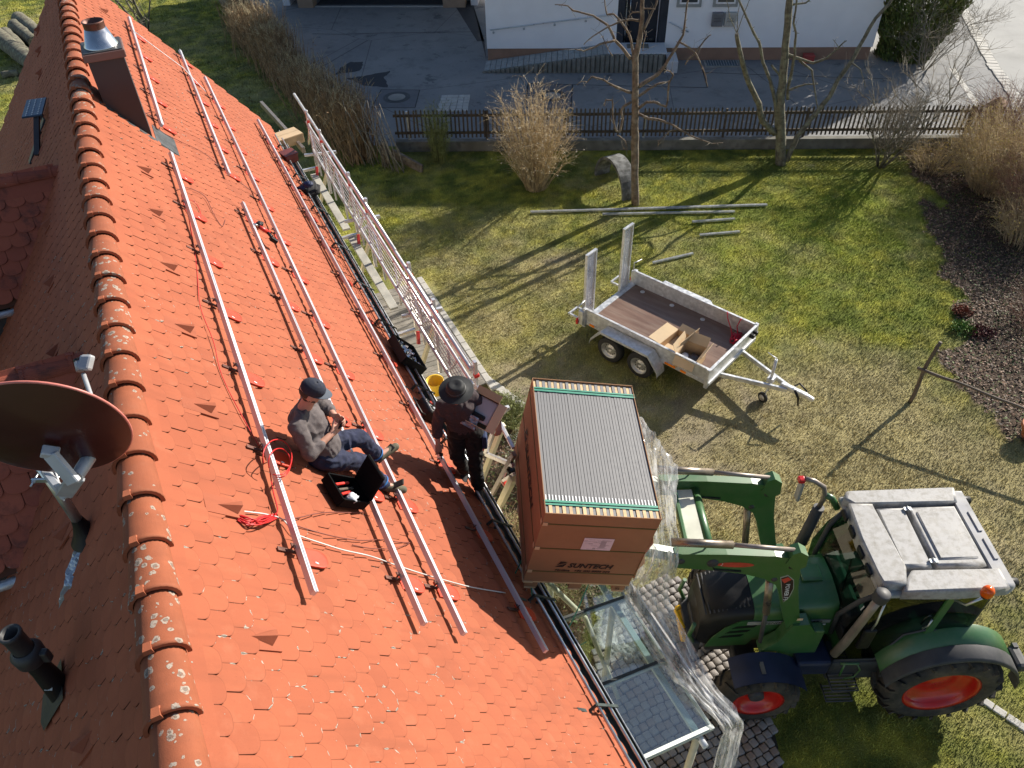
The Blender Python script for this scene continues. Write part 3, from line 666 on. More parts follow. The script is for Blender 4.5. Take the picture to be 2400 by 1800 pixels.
mb.box(HW(DS0/2, 4, 4.0), (DS0, 8, 7.1), AXW); mb.box(HW((DS1+WL)/2, 4, 4.0), (WL-DS1, 8, 7.1), AXW); mb.box(HW((DS0+DS1)/2, 4.25, 4.0), (DS1-DS0, 7.5, 7.1), AXW); mb.box(HW((DS0+DS1)/2, .25, 5.3), (DS1-DS0, .5, 4.4), AXW)
mb.build('wall', 'render_white', hs)
mb = MB(); mb.box(HW(DS0/2+.01, 4.03, .225), (DS0-.02, 8, .449), AXW); mb.box(HW((DS1+WL)/2-.01, 4.03, .225), (WL-DS1-.06, 8, .449), AXW); mb.build('plinth', 'plinth_brown', hs)
dr = MB(); dr.box(HW((DS0+DS1)/2, .48, 1.78), (DS1-DS0-.004, .03, 2.6), AXW); dr_o = dr.build('door_frame', 'door_navy', hs)
mb = MB(); mb.box(HW(DS0+.9, .45, 1.75), (1.05, .05, 2.45), AXW, .006); lf = mb.build('door', 'door_navy', dr_o)
mb = MB(); mb.box(HW(DS0+.93, .40, .60), (.88, .04, .06), AXW); mb.build('kick_plate', 'steel_bright', dr_o)
mb = MB(); mb.box(HW(DS0+1.47, .44, 1.78), (.05, .06, 2.55), AXW); mb.build('frame_strip', 'door_frame_white', dr_o)
mb = MB(); mb.box(HW(DS0+.33, .44, 1.78), (.04, .05, 2.55), AXW); mb.tube([HW(DS0+.45, .36, 1.0), HW(DS0+.45, .36, 2.2)], .015, 8); mb.build('door_handle', 'steel_bright', dr_o)
for (c0, c1) in ((DS0, DS0+.24), (DS1-.26, DS1)): mb = MB(); mb.box(HW((c0+c1)/2, .235, 1.78), (c1-c0-.002, .45, 2.6), AXW); mb.build('reveal', 'door_navy', dr_o)
for s0 in (6.62, 7.85):
    wi = MB(); wi.box(HW(s0+.41, -.02, 2.62), (.84, .05, 1.6), AXW); wf = wi.build('window', 'window_trim', hs)
    mb = MB(); mb.box(HW(s0+.41, -.055, 2.64), (.66, .04, 1.42), AXW); mb.build('frame', 'door_frame_white', wf)
    mb = MB(); mb.box(HW(s0+.41, -.078, 2.64), (.54, .012, 1.30), AXW); mb.build('pane', 'window_glass', wf)
for i, s0 in enumerate((7.86, 8.3)):
    t = thing('mailbox', ('dark grey mailbox with three slots, left of the pair on the white wall', 'pale grey mailbox with three slots, right of the pair on the white wall')[i], 'mailbox', HW(s0+.2, 0, 1.2))
    mat('mailbox_%d' % i, ((.17, .17, .18), (.42, .41, .38))[i], .5, .2); mb = MB(); mb.box(HW(s0+.2, -.065, 1.43), (.38, .125, .46), AXW, .012); mb.build('body', 'mailbox_%d' % i, t)
    mb = MB(); mb.box(HW(s0+.2, -.135, 1.60), (.39, .02, .10), AXW, .004); mb.build('lid', 'mailbox_%d' % i, t)
    for k in range(3): mb = MB(); mb.box(HW(s0+.2, -.131, 1.48-.055*k), (.24, .008, .012), AXW); mb.build('slot', 'seam', t)
for (a_, b_, n_, lab) in (((.15, 1.12), (4.5, 1.62), 5, 'long thin steel handrail rising along the white wall beside the ramp'), ((6.42, 1.35), (7.12, 1.02), 1, 'short steel handrail on the white wall right of the blue door')):
    t = thing('handrail', lab, 'handrail', HW(a_[0], -.08, a_[1])); mb = MB(); mb.tube([HW(a_[0], -.09, a_[1]), HW(b_[0], -.09, b_[1])], .02, 8); mb.build('rail', 'zinc_bright', t)
    for k in range(n_): f_ = (k+.1)/max(1, n_-1) if n_ > 1 else .7; mb = MB(); p = (a_[0]+(b_[0]-a_[0])*f_, a_[1]+(b_[1]-a_[1])*f_); mb.tube([HW(p[0], 0, p[1]-.12), HW(p[0], -.06, p[1]-.12), HW(p[0], -.09, p[1]-.01)], .009, 6); mb.lathe(HW(p[0], -.0, p[1]-.12), -wnn, [(0, .04), (.012, .04), (.014, 0)], 14); mb.build('bracket', 'zinc_bright', t)
# ramp with pavers, palisades and landing
rp = thing('ramp', 'paved entrance ramp edged with round concrete palisades along the white house', 'ramp', HW(2.3, -.8, 0))
def rz(s): return .02+.58*min(1, max(0, (s+.05)/4.35))
mb = MB(); s0, s1 = -.05, 4.35
vs = [HW(s0, -.98, 0), HW(s1, -.98, 0), HW(s1, -.98, rz(s1)-.03), HW(s0, -.98, rz(s0)-.03), HW(s0, -.01, 0), HW(s1, -.01, 0), HW(s1, -.01, rz(s1)-.03), HW(s0, -.01, rz(s0)-.03)]
mb.add(vs, [(0, 1, 2, 3), (3, 2, 6, 7), (4, 7, 6, 5), (0, 3, 7, 4), (1, 5, 6, 2)]); mb.build('ramp_body', 'concrete_dark', rp)
rdir = (HW(s1, 0, rz(s1))-HW(s0, 0, rz(s0))).normalized()
for i in range(22):
    for j in range(5):
        s_ = s0+(i+.5)*.2; mb = MB(); mb.box(HW(s_, -.11-.19*j, rz(s_)-.015), (.188, .178, .05), (rdir, wnn, rdir.cross(wnn)), .005); mb.build('paving_stone', 'ramp_paver', rp)
mb = MB(); mb.box(HW(5.3, -.5, .30), (1.95, .96, .59), AXW); mb.build('landing_body', 'concrete_dark', rp)
mb = MB(); mb.box(HW(5.33, -.52, .615), (2.04, 1.04, .05), AXW, .01); mb.build('landing_slab', 'granite', rp)
mb = MB(); mb.box(HW(6.55, -.72, .20), (.38, .9, .40), AXW, .01); mb.build('step', 'granite', rp)
mb = MB(); mb.box(HW(5.37, -.38, .65), (.75, .38, .02), AXW); tag(mb.build('doormat', 'concrete_dark'), 'dark doormat on the landing in front of the blue door', 'doormat')
for k in range(38):
    s_ = -.02+k*.166; r_ = .082; h_ = rz(s_)+.03 if s_ < 4.35 else .62
    mb = MB(); mb.lathe(HW(s_, -1.09, 0), (0, 0, 1), [(0, r_), (h_-.02, r_), (h_, r_-.025), (h_+.001, 0)], 12); mb.build('palisade', 'palisade', rp)
mb = MB(); c_ = G(1640+35, 143); lw = thing('light_well', 'low light well with blue-grey grating at the foot of the white wall', 'grating', HW(8.4, -.35, 0))
mb.box(HW(8.4, -.36, .02), (1.25, .62, .04), AXW); mb.build('frame', 'concrete', lw); mat('grate_blue', (.10, .15, .18), .5, .4); mb = MB(); mb.box(HW(8.4, -.36, .045), (1.1, .48, .012), AXW); mb.build('grating', 'grate_blue', lw)
for k in range(12): mb = MB(); mb.box(HW(7.9+.092*k, -.36, .056), (.012, .48, .01), AXW); mb.build('grate_bar', 'galv', lw)
mat('red_bin', (.35, .05, .04), .6); mb = MB(); mb.box(G(1894, 139, .1), (.35, .3, .25), AXW, .03); mb.box(G(1894, 139, .1)+Vector((0, 0, .15)), (.38, .33, .05), AXW, .02); tag(mb.build('box', 'red_bin'), 'small dark red box at the foot of the white wall behind the trees', 'box')
# garage building at the top edge
mat('pillar_tan', (.36, .25, .17), .9, 0, .1, 3); mat('garage_dark', (.10, .10, .11), .8)
gd = Vector((5.55, -.55, 0)).normalized(); gn_ = Vector((-gd.y, gd.x, 0)); AXG = (gd, gn_, Vector((0, 0, 1))); go_ = Vector((-8.66, 35.62, 0))
def GA(s, d=0, z=0): return go_+gd*s+gn_*d+Vector((0, 0, z))
ga = thing('garage', 'garage with tan pillars and wide open door at the back of the yard', 'garage', GA(3.6, 3, 0))
for (a_, b_) in ((0, .66), (6.3, 7.25)): mb = MB(); mb.box(GA((a_+b_)/2, .3, 1.4), (b_-a_, .6, 2.8), AXG); mb.build('pillar', 'pillar_tan', ga)
mb = MB(); mb.box(GA(3.5, .3, 3.3), (8.3, .6, 1.0), AXG); mb.box(GA(3.5, 5.3, 1.9), (8.3, .3, 3.8), AXG); mb.box(GA(-.6, 2.8, 1.9), (.3, 5, 3.8), AXG); mb.box(GA(7.6, 2.8, 1.9), (.3, 5, 3.8), AXG); mb.build('wall', 'render_white', ga)
mb = MB(); mb.box(GA(3.5, 2.8, 3.9), (8.6, 6, .2), AXG); mb.build('roof', 'underlay', ga)
mb = MB(); mb.box(GA(3.5, .12, .02), (5.6, .06, .03), AXG); mb.build('door_sill', 'stone_pale', ga)
mb = MB(); mb.box(GA(3.5, 2.6, .015), (5.6, 4.4, .02), AXG); mb.build('garage_floor', 'asphalt_dark', ga)
# ------------------------------------------------------------------ picket fence
mat('fence_wood', (.075, .055, .038), .9, 0, .35, 8, bump=.004, dirt_or_light=(.13, .12, .09), dscale=3, damt=.5)
mat('bark', (.12, .105, .075), .95, 0, .35, 14, bump=.02, bscale=40, dirt_or_light=(.30, .30, .20), dscale=6, damt=.7)
mat('bark_brown', (.14, .10, .068), .95, 0, .35, 12, bump=.02, bscale=40, dirt_or_light=(.34, .30, .23), dscale=5, damt=.6)  # pale patches imitate sunlit branches, light mixed into the bark colour
mat('twig', (.24, .205, .155), .9, 0, .3, 10)
mat('twig_red', (.22, .12, .085), .9, 0, .3, 6)
mat('twig_tan', (.46, .35, .20), .9, 0, .35, 8)
mat('reed_brown', (.30, .19, .10), .95, 0, .45, 5, dirt_or_light=(.08, .05, .03), dscale=3, damt=.5)
mat('reed_tip', (.40, .33, .20), .95, 0, .4, 6)
mat('bud', (.55, .50, .40), .9)
mat('leaf_olive', (.17, .19, .06), .7, 0, .5, 6)
mat('leaf_conifer', (.085, .12, .025), .8, 0, .6, 5, dirt_or_light=(.24, .23, .05), dscale=2, damt=.6)
mat('leaf_yellow', (.50, .38, .07), .8, 0, .4, 8)
mat('leaf_sage', (.30, .33, .27), .85, 0, .35, 8)
Z = Vector((0, 0, 1))
def fence(name, a, b, z0, zt, wallh, gap, label, skip=(), lean=None):
    a = Vector((*a, 0)); b = Vector((*b, 0)); d = (b-a).normalized(); nn = Vector((-d.y, d.x, 0)); L = (b-a).length; A = (d, nn, Z)
    t = thing(name, label, 'fence', (a+b)/2)
    mb = MB(); mb.box((a+b)/2+Z*(wallh/2), (L, .2, wallh), A, .01); mb.build('base_wall', 'concrete_dark', t)
    me = None; k = 0; s = .1; w = .046; hh = zt-z0
    mp = MB(); mp.add([(-w/2, -.011, 0), (w/2, -.011, 0), (w/2, -.011, hh-.05), (0, -.011, hh), (-w/2, -.011, hh-.05), (-w/2, .011, 0), (w/2, .011, 0), (w/2, .011, hh-.05), (0, .011, hh), (-w/2, .011, hh-.05)],
        [(0, 1, 2, 3, 4), (9, 8, 7, 6, 5), (0, 5, 6, 1), (1, 6, 7, 2), (2, 7, 8, 3), (3, 8, 9, 4), (4, 9, 5, 0)]); me = mp.mesh('picket', 'fence_wood')
    while s < L:
        if k not in skip:
            p = a+d*s+Z*(z0+random.gauss(0, .007))-nn*.035; r_ = random.gauss(0, .012); x = (d*math.cos(r_)+Z*math.sin(r_)); z_ = (Z*math.cos(r_)-d*math.sin(r_)); inst('picket', me, t, mtx(p, x, nn, z_))
        s += gap; k += 1
    for zz in (z0+.13, zt-.2): mb = MB(); mb.box((a+b)/2+Z*zz+nn*.005, (L, .045, .075), A, .004); mb.build('rail', 'fence_wood', t)
    q = 0
    while q*2.3+.4 < L: mb = MB(); mb.box(a+d*(q*2.3+.4)+Z*((wallh+zt-.12)/2)+nn*.07, (.06, .06, zt-.12-wallh+.05), A, .004); mb.build('post', 'fence_wood' if q % 3 else 'galv', t); q += 1
    return t
fence('picket_fence', (-3.2, 21.78), (13.45, 20.82), .42, 1.27, .32, .1215, 'long weathered brown picket fence on a low concrete wall between lawn and yard', skip=(58, 78))
fence('picket_fence', (-12.35, 37.0), (-8.95, 30.0), .45, 1.25, .4, .125, 'short picket fence on a curved mossy wall at the far end of the hedge')
mb = MB(); mb.box((13.85, 20.85, .62), (.34, .34, 1.24), ch=.01); mb.lathe((13.85, 20.85, 1.24), (0, 0, 1), [(0, .3), (.03, .3), (.22, .001)], 4, False); tag(mb.build('gate_post', 'plinth_brown'), 'stout brown gate post with pyramid cap at the right end of the fence', 'post')
# ------------------------------------------------------------------ bundles of thin stems
def strands(name, P, rad, material, parent=None, kind=None, sides=3):
    """P (N,m,3) polylines, rad (N,m)"""
    N, m_, _ = P.shape; d = np.gradient(P, axis=1); d /= np.linalg.norm(d, axis=2, keepdims=True)+1e-9
    ref = np.where(np.abs(d[..., 2:3]) > .9, np.array([1., 0, 0]), np.array([0, 0, 1.])); a = np.cross(d, ref); a /= np.linalg.norm(a, axis=2, keepdims=True)+1e-9; b = np.cross(d, a)
    V = np.stack([P + (a*math.cos(2*math.pi*k/sides)+b*math.sin(2*math.pi*k/sides))*rad[..., None] for k in range(sides)], 2)   # N,m,s,3
    idx = np.arange(N*m_*sides).reshape(N, m_, sides); F = []
    for k in range(sides):
        k2 = (k+1) % sides; F.append(np.stack([idx[:, :-1, k], idx[:, :-1, k2], idx[:, 1:, k2], idx[:, 1:, k]], -1).reshape(-1, 4))
    return npmesh(name, V.reshape(-1, 3), np.concatenate(F), material, parent, smooth=False, kind=kind)
def flecks(name, pts, size, material, parent=None, kind=None, seed=1, elong=1.0):
    r = np.random.default_rng(seed); n_ = len(pts); u = r.normal(size=(n_, 3)); u /= np.linalg.norm(u, axis=1, keepdims=True); w = np.cross(u, r.normal(size=(n_, 3))); w /= np.linalg.norm(w, axis=1, keepdims=True)+1e-9
    s = size*r.uniform(.5, 1.4, n_)[:, None]; V = np.stack([pts-u*s*elong, pts-w*s*.5, pts+u*s*elong, pts+w*s*.5], 1)
    return npmesh(name, V.reshape(-1, 3), np.arange(n_*4).reshape(-1, 4), material, parent, kind=kind)
def spray(base, tips, m_, sag, seed, wob=.05):
    """curved paths from base points to tips"""
    r = np.random.default_rng(seed); t = np.linspace(0, 1, m_)[None, :, None]; P = base[:, None]*(1-t)+tips[:, None]*t
    P[..., 2] += (sag*np.sin(t[..., 0]*math.pi)); P[:, 1:] += np.cumsum(r.normal(0, wob, (len(base), m_-1, 3)), 1)*.5; return P
# ---- brown hedge
def hedge():
    r = np.random.default_rng(4); n_ = 3400; A = np.array([-10.6, 33.0]); B = np.array([-4.05, 21.0]); t = r.random(n_); p = A[None]*(1-t)[:, None]+B[None]*t[:, None]; nn = np.array([.877, .48]); off = r.normal(0, .26, n_)
    base = np.zeros((n_, 3)); base[:, :2] = p+nn*off[:, None]; hgt = .95+.35*vnoise(t*30, t*0, 1, 3)+.25*r.random(n_)+.3*(vnoise(t*9, t*0, 1, 8) > .6)
    tips = base.copy(); tips[:, 2] = hgt; ang = r.normal(0, .18, (n_, 2)); tips[:, :2] += ang*hgt[:, None]*.9+np.array([-.10, .22])
    P = spray(base, tips, 5, 0, 3, .035); rad = np.outer(r.uniform(.007, .017, n_), [1, .9, .75, .55, .3])
    t_ = thing('hedge', 'tall dead brown reed-like hedge running from the yard corner towards the garage', 'hedge', (-7.3, 27, 0))
    strands('stems', P, rad, 'reed_brown', t_, 'stuff')
    # side twigs and dry heads
    n2 = 5200; i = r.integers(0, n_, n2); k = r.integers(2, 5, n2); q = P[i, k]; tip = q+np.stack([r.normal(0, .12, n2), r.normal(0, .12, n2), r.uniform(.05, .3, n2)], 1); P2 = spray(q, tip, 3, .02, 5, .02); strands('twigs', P2, np.outer(np.full(n2, .005), [1, .8, .5]), 'reed_tip', t_, 'stuff')
    flecks('leaves', P[r.integers(0, n_, 5000), r.integers(2, 5, 5000)]+r.normal(0, .06, (5000, 3)), .028, 'reed_brown', t_, 'stuff', 3)
hedge()
# bundle of poles at the hedge end
def poles():
    t_ = thing('pole_bundle', 'bundle of thin grey poles leaning at the lawn end of the brown hedge', 'poles', (-3.7, 20.9, 0)); r = random.Random(4)
    for k in range(26):
        x = -4.15+.055*k*.9+r.gauss(0, .05); y = 21.15-.06*k*.5+r.gauss(0, .12); mb = MB(); h_ = r.uniform(1.1, 1.9); mb.tube([(x, y, 0), (x-r.uniform(.05, .3), y+r.uniform(.0, .3), h_*.5), (x-r.uniform(.25, .5), y+r.uniform(.1, .5), h_)], [.014, .013, .009], 6); mb.build('pole', 'twig', t_)
    mb = MB(); mb.tube([(-4.3, 21.3, .95), (-3.6, 20.9, .9), (-3.2, 20.9, .95)], .012, 6); mb.build('cross_pole', 'twig', t_)
poles()
mb = MB(); mb.bar((-3.25, 21.0, .32), (-2.35, 20.35, .10), .10, .26, (0, 0, 1), .02); lg = tag(mb.build('plank_log', 'bark_brown'), 'thick weathered half log lying on the grass in front of the hedge end', 'log')
mb = MB(); mb.tube([(-3.45, 20.9, 0), (-3.42, 20.92, .7)], [.13, .11], 10); tag(mb.build('stump', 'bark_brown'), 'short tree stump standing beside the half log at the end of the hedge', 'stump')
# ---- big brown shrub
def shrub(name, c, h, rad0, spread, n_, stemr, material, label, cat, buds=0, budmat='bud', twigs=3, seed=1, group=None, low=.45, twl=.3):
    r = np.random.default_rng(seed); t_ = thing(name, label, cat, (*c, 0), group); ph = r.uniform(0, 2*math.pi, n_); q = np.sqrt(r.random(n_))
    base = np.stack([c[0]+rad0*q*np.cos(ph), c[1]+rad0*q*np.sin(ph), np.zeros(n_)], 1); hh = h*(low+(1-low)*r.random(n_)**.7)*(1-.25*q**3)
    tips = np.stack([c[0]+spread*q*np.cos(ph), c[1]+spread*q*np.sin(ph), hh], 1); P = spray(base, tips, 7, .0, seed, h*.018)
    tt = np.linspace(0, 1, 7)[None, :]; out = np.stack([np.cos(ph), np.sin(ph)], 1)[:, None]*(np.sin(tt*math.pi)*spread*.12)[..., None]; P[..., :2] -= out*.5
    strands('stems', P, np.outer(r.uniform(.6, 1.3, n_)*stemr, [1, .9, .8, .7, .55, .4, .2]), material, t_, 'stuff')
    n2 = n_*twigs; i = r.integers(0, n_, n2); k = r.integers(3, 7, n2); a = P[i, k]; tip = a+np.stack([r.normal(0, twl*.6, n2)+np.cos(ph[i])*twl*.5, r.normal(0, twl*.6, n2)+np.sin(ph[i])*twl*.5, r.uniform(-.1, 1, n2)*twl], 1); P2 = spray(a, tip, 4, .02, seed+1, twl*.06)
    strands('twigs', P2, np.outer(np.full(n2, stemr*.42), [1, .8, .6, .35]), material, t_, 'stuff')
    if buds:
        ends = np.concatenate([P[:, -1], P2[:, -1], P2[:, 2]]); e = ends[r.integers(0, len(ends), buds)]+r.normal(0, .015, (buds, 3)); flecks('buds', e, .017, budmat, t_, 'stuff', seed)
    return t_
shrub('bare_shrub', (.83, 19.25), 2.9, .28, 1.15, 300, .010, 'twig_tan', 'large brown leafless shrub of upright stems with pale buds in the lawn', 'shrub', 2600, 'bud', 7, 3, twl=.26)
shrub('bamboo', (-1.9, 21.0), 1.75, .16, .42, 130, .009, 'leaf_olive', 'small green bamboo clump in front of the picket fence', 'bamboo', 1500, 'leaf_olive', 4, 6, twl=.2)
# ---- trees traced as limbs in a vertical plane through the foot, with depth of their own
def limb(mb, pts, r0, r1, n=7):
    # resample with a little knobbly wobble
    P = []; 
    for a_, b_ in zip(pts[:-1], pts[1:]):
        for k in range(4): P.append(a_.lerp(b_, k/4))
    P.append(pts[-1]); m_ = len(P); P = [p + Vector((mnoise.noise(p*3.1)*.02, mnoise.noise(p*3.1+Vector((9, 0, 0)))*.02, mnoise.noise(p*3.1+Vector((0, 9, 0)))*.02)) if 0 < i < m_-1 else p for i, p in enumerate(P)]
    rs = [(r0+(r1-r0)*i/(m_-1))*(1+.18*mnoise.noise(p*6)) for i, p in enumerate(P)]; mb.tube(P, rs, n); return P
def spurs(mb, P, r_, dens, seed, ln=.09):
    q = random.Random(seed)
    for a_, b_ in zip(P[:-1], P[1:]):
        if q.random() < dens: v = Vector((q.gauss(0, 1), q.gauss(0, 1), q.gauss(.5, 1))).normalized()*q.uniform(.3, 1.2)*ln; mb.tube([a_, a_+v*.6, a_+v], [r_*.5, r_*.4, r_*.25], 4)
def traced_tree(name, label, foot, plane_y, limbs, S, trunk_mat='bark', swing=.25, seed=1):
    """limbs: list of (px list, r0, r1, depth direction, parent index); S maps zoom coordinates to photo pixels"""
    t_ = thing(name, label, 'tree', foot); n_ = Vector((0, 1, 0)); q = random.Random(seed)
    for i, (pts, r0, r1, dep) in enumerate(limbs):
        P = []; L = 0; last = None
        for p in pts:
            x = onplane(*S(*p), foot, n_)
            if last is not None: L += (x-last).length
            last = x.copy(); P.append(x+ray(*S(*p)).normalized()*dep*L if dep else x)
        mb = MB(); PP = limb(mb, P, r0, r1, 10 if r0 > .06 else 6); spurs(mb, PP, max(r1, .008), .55 if r0 < .06 else .12, seed*50+i); mb.build('trunk' if i == 0 else 'branch', trunk_mat, t_)
        if r0 < .05:                   # fine side twigs
            tw = MB()
            for a_ in PP[3::3]:
                if q.random() < .8: v = Vector((q.gauss(0, 1), q.gauss(0, 1), q.gauss(.4, 1))).normalized()*q.uniform(.12, .4); tw.tube([a_, a_+v*.5+Vector((q.gauss(0, .02), 0, q.gauss(0, .02))), a_+v], [.005, .004, .002], 4)
            if tw.v: tw.build('twigs', 'twig', t_, kind='stuff')
    return t_
z3 = lambda a_, b_: (1200+a_*.27125, b_*.27125)
z4 = lambda a_, b_: (1800+a_*.27125, b_*.27125)
T1 = [([(1065, 1775), (1060, 1400), (1062, 1100), (1065, 900), (1063, 740), (1065, 500), (1085, 420), (1110, 300), (1125, 150), (1125, 0), (1130, -250), (1120, -600)], .105, .03, 0),
 ([(1090, 750), (1200, 680), (1260, 640), (1320, 570), (1370, 480), (1440, 370), (1480, 300), (1500, 150), (1520, 0), (1530, -250)], .05, .015, .2),
 ([(1450, 365), (1540, 410), (1590, 460), (1640, 580), (1670, 660), (1690, 750)], .025, .009, -.3), ([(1590, 445), (1660, 350), (1720, 300)], .02, .012, .2), ([(1590, 460), (1520, 510), (1495, 560)], .02, .012, -.2),
 ([(1095, 935), (1160, 885), (1240, 885), (1330, 920), (1345, 860), (1355, 720), (1395, 650), (1370, 620), (1310, 600)], .035, .012, -.15),
 ([(1095, 830), (1180, 770), (1260, 725), (1340, 710), (1375, 690)], .032, .012, .3), ([(1030, 800), (930, 760), (830, 720), (790, 690), (690, 665), (650, 710)], .034, .014, -.1), ([(650, 710), (600, 705), (555, 730)], .012, .006, 0),
 ([(1030, 510), (950, 410), (890, 350), (860, 270), (830, 220), (700, 130), (530, 95), (480, 50), (370, 40)], .042, .01, .15), ([(890, 350), (760, 380), (620, 440), (545, 425)], .026, .012, -.3),
 ([(1100, 180), (1040, 170), (950, 180), (830, 230), (700, 310), (620, 385)], .028, .01, -.3), ([(1000, 280), (940, 180), (880, 120), (820, 125), (800, 50), (795, -80)], .028, .01, .3), ([(1050, 470), (1020, 330), (1000, 280), (945, 190)], .03, .02, .2),
 ([(870, 485), (820, 400), (780, 320), (760, 290)], .012, .006, 0), ([(1030, 880), (960, 920), (940, 960), (955, 1030), (930, 1140), (900, 1130), (870, 1030), (865, 870), (810, 865), (795, 915)], .034, .012, -.12),
 ([(920, 1170), (980, 1220), (1000, 1280), (975, 1295), (955, 1265)], .016, .006, -.2), ([(1095, 985), (1180, 1025), (1280, 1040), (1370, 1070), (1430, 1110), (1540, 1170), (1640, 1210), (1730, 1240), (1825, 1235)], .036, .008, -.2),
 ([(1430, 1115), (1370, 1130), (1310, 1190), (1265, 1220), (1262, 1265)], .018, .007, -.35), ([(1140, 250), (1200, 120), (1250, 20), (1270, -120)], .035, .018, .4), ([(1135, 255), (1155, 300), (1140, 360), (1128, 440)], .016, .008, -.6),
 ([(1130, 100), (1040, 110), (1000, 150)], .018, .008, 0), ([(1130, 75), (1240, 80)], .016, .01, -.4), ([(1125, -250), (1000, -420), (880, -520)], .03, .01, .2), ([(1128, -200), (1260, -380), (1420, -480)], .03, .01, -.2)]
traced_tree('pruned_tree', 'bare pruned fruit tree with crooked knobbly branches behind the curved arch', Vector((3.44, 18.16, 0)), 0, T1, z3, 'bark_brown', seed=3)
T2 = [([(110, 1440), (112, 1200), (100, 900), (130, 700), (150, 400), (190, 0), (210, -300), (200, -700)], .155, .05, 0),
 ([(75, 1100), (65, 900), (20, 700), (-45, 540), (-75, 370), (-160, 200), (-250, 0), (-330, -250)], .055, .02, -.1),
 ([(60, 1150), (-45, 1050), (-80, 900), (-165, 720), (-220, 550), (-260, 370), (-270, 290)], .09, .045, -.25), ([(-270, 290), (-330, 150), (-360, 0), (-380, -150)], .012, .006, .1), ([(-270, 290), (-262, 150), (-240, 0), (-250, -150)], .012, .006, 0), ([(-270, 290), (-205, 110), (-160, 0), (-120, -150)], .012, .006, -.1),
 ([(160, 1390), (250, 1180), (370, 1030), (430, 960), (530, 830), (600, 700), (720, 530), (830, 330), (930, 160), (1040, 40), (1100, -60), (1180, -300)], .075, .035, .2),
 ([(160, 470), (260, 500), (390, 545), (500, 500), (600, 420), (680, 350)], .04, .015, -.25), ([(270, 520), (380, 610), (400, 760), (430, 930)], .032, .014, -.35), ([(180, 780), (250, 750), (330, 730), (430, 725)], .03, .015, -.2), ([(720, 545), (800, 600), (840, 770)], .02, .008, -.2),
 ([(215, 40), (330, 20), (390, -30)], .03, .015, .2), ([(170, 860), (175, 760), (210, 600), (230, 450), (240, 280), (220, 200), (250, 0), (280, -300)], .045, .02, -.15), ([(30, 560), (100, 640), (135, 720)], .03, .04, 0),
 ([(200, -100), (80, -300), (-60, -420)], .05, .02, .2), ([(205, -250), (330, -420), (460, -520)], .05, .02, -.2), ([(610, 410), (560, 340)], .01, .006, 0)]
traced_tree('pruned_tree', 'large bare multi-stemmed fruit tree with a thin leaning trunk right of the lawn centre', Vector((7.84, 20.13, 0)), 0, T2, z4, 'bark', seed=8)
# fine-twigged small tree
def fine_tree(name, label, foot, h, spread, n0, seed, lean=(0, 0), material='bark', r0=.03, group=None, levels=3, tw=.005, kids=(5, 6, 6)):
    q = random.Random(seed); t_ = thing(name, label, 'tree', foot, group); foot = Vector(foot); segs = []; mb = MB()
    def grow(p, d, L, r_, lev):
        P = [p]; dd = d.copy(); m_ = 5
        for k in range(m_): dd = (dd+Vector((q.gauss(0, .14), q.gauss(0, .14), q.gauss(.03, .1)))).normalized(); P.append(P[-1]+dd*L/m_)
        if lev == 0: mb.tube(P, [r_*(1-.65*k/m_) for k in range(m_+1)], 7)
        else: segs.append((P, r_, lev))
        if lev < levels:
            for k in range(kids[lev]):
                i = q.randint(1, m_); base = P[i]; nd = (dd*.7+Vector((q.gauss(0, .6), q.gauss(0, .6), q.gauss(.25, .4)))).normalized(); grow(base, nd, L*q.uniform(.4, .62), r_*.5, lev+1)
    for k in range(n0):
        a_ = 2*math.pi*k/n0+q.gauss(0, .3); d = Vector((math.cos(a_)*spread+lean[0], math.sin(a_)*spread+lean[1], 1)).normalized(); grow(foot+Vector((math.cos(a_), math.sin(a_), 0))*.07, d, h*q.uniform(.55, .8), r0*q.uniform(.6, 1.1), 0)
    mb.build('trunk', material, t_)
    for lv in range(1, levels+1):
        S_ = [s for s in segs if s[2] == lv]
        if not S_: continue
        P = np.array([[list(v) for v in s[0]] for s in S_]); rr = np.array([[max(tw*.5, s[1]*(1-.7*k/5)) for k in range(6)] for s in S_]); strands('twigs' if lv > 1 else 'branches', P, rr, 'twig' if lv > 1 else material, t_, 'stuff')
    return t_
fine_tree('small_tree', 'small leafless tree with many fine spreading twigs in front of the picket fence', (10.52, 19.76, 0), 3.0, .55, 7, 5, (.18, .1), 'bark', .036, kids=(7, 8, 5), tw=.0045)
fine_tree('twiggy_bush', 'grey leafless twiggy bush standing in front of the green conifer', (14.6, 26.6, 0), 3.0, .7, 10, 9, (0, 0), 'twig', .02, kids=(6, 6, 4), tw=.006)
fine_tree('bare_tree', 'bare tree whose thin branches hang over the far end of the roof', (-14.2, 32.5, 0), 5.2, .5, 5, 12, (-.05, -.1), 'bark', .06, kids=(5, 4, 3), tw=.008)
fine_tree('bare_tree', 'few thin bare branches reaching over the log pile beyond the left roof slope', (-21.5, 29.0, 0), 3.4, .5, 2, 21, (.3, .1), 'bark', .04, kids=(3, 3, 2), tw=.008)
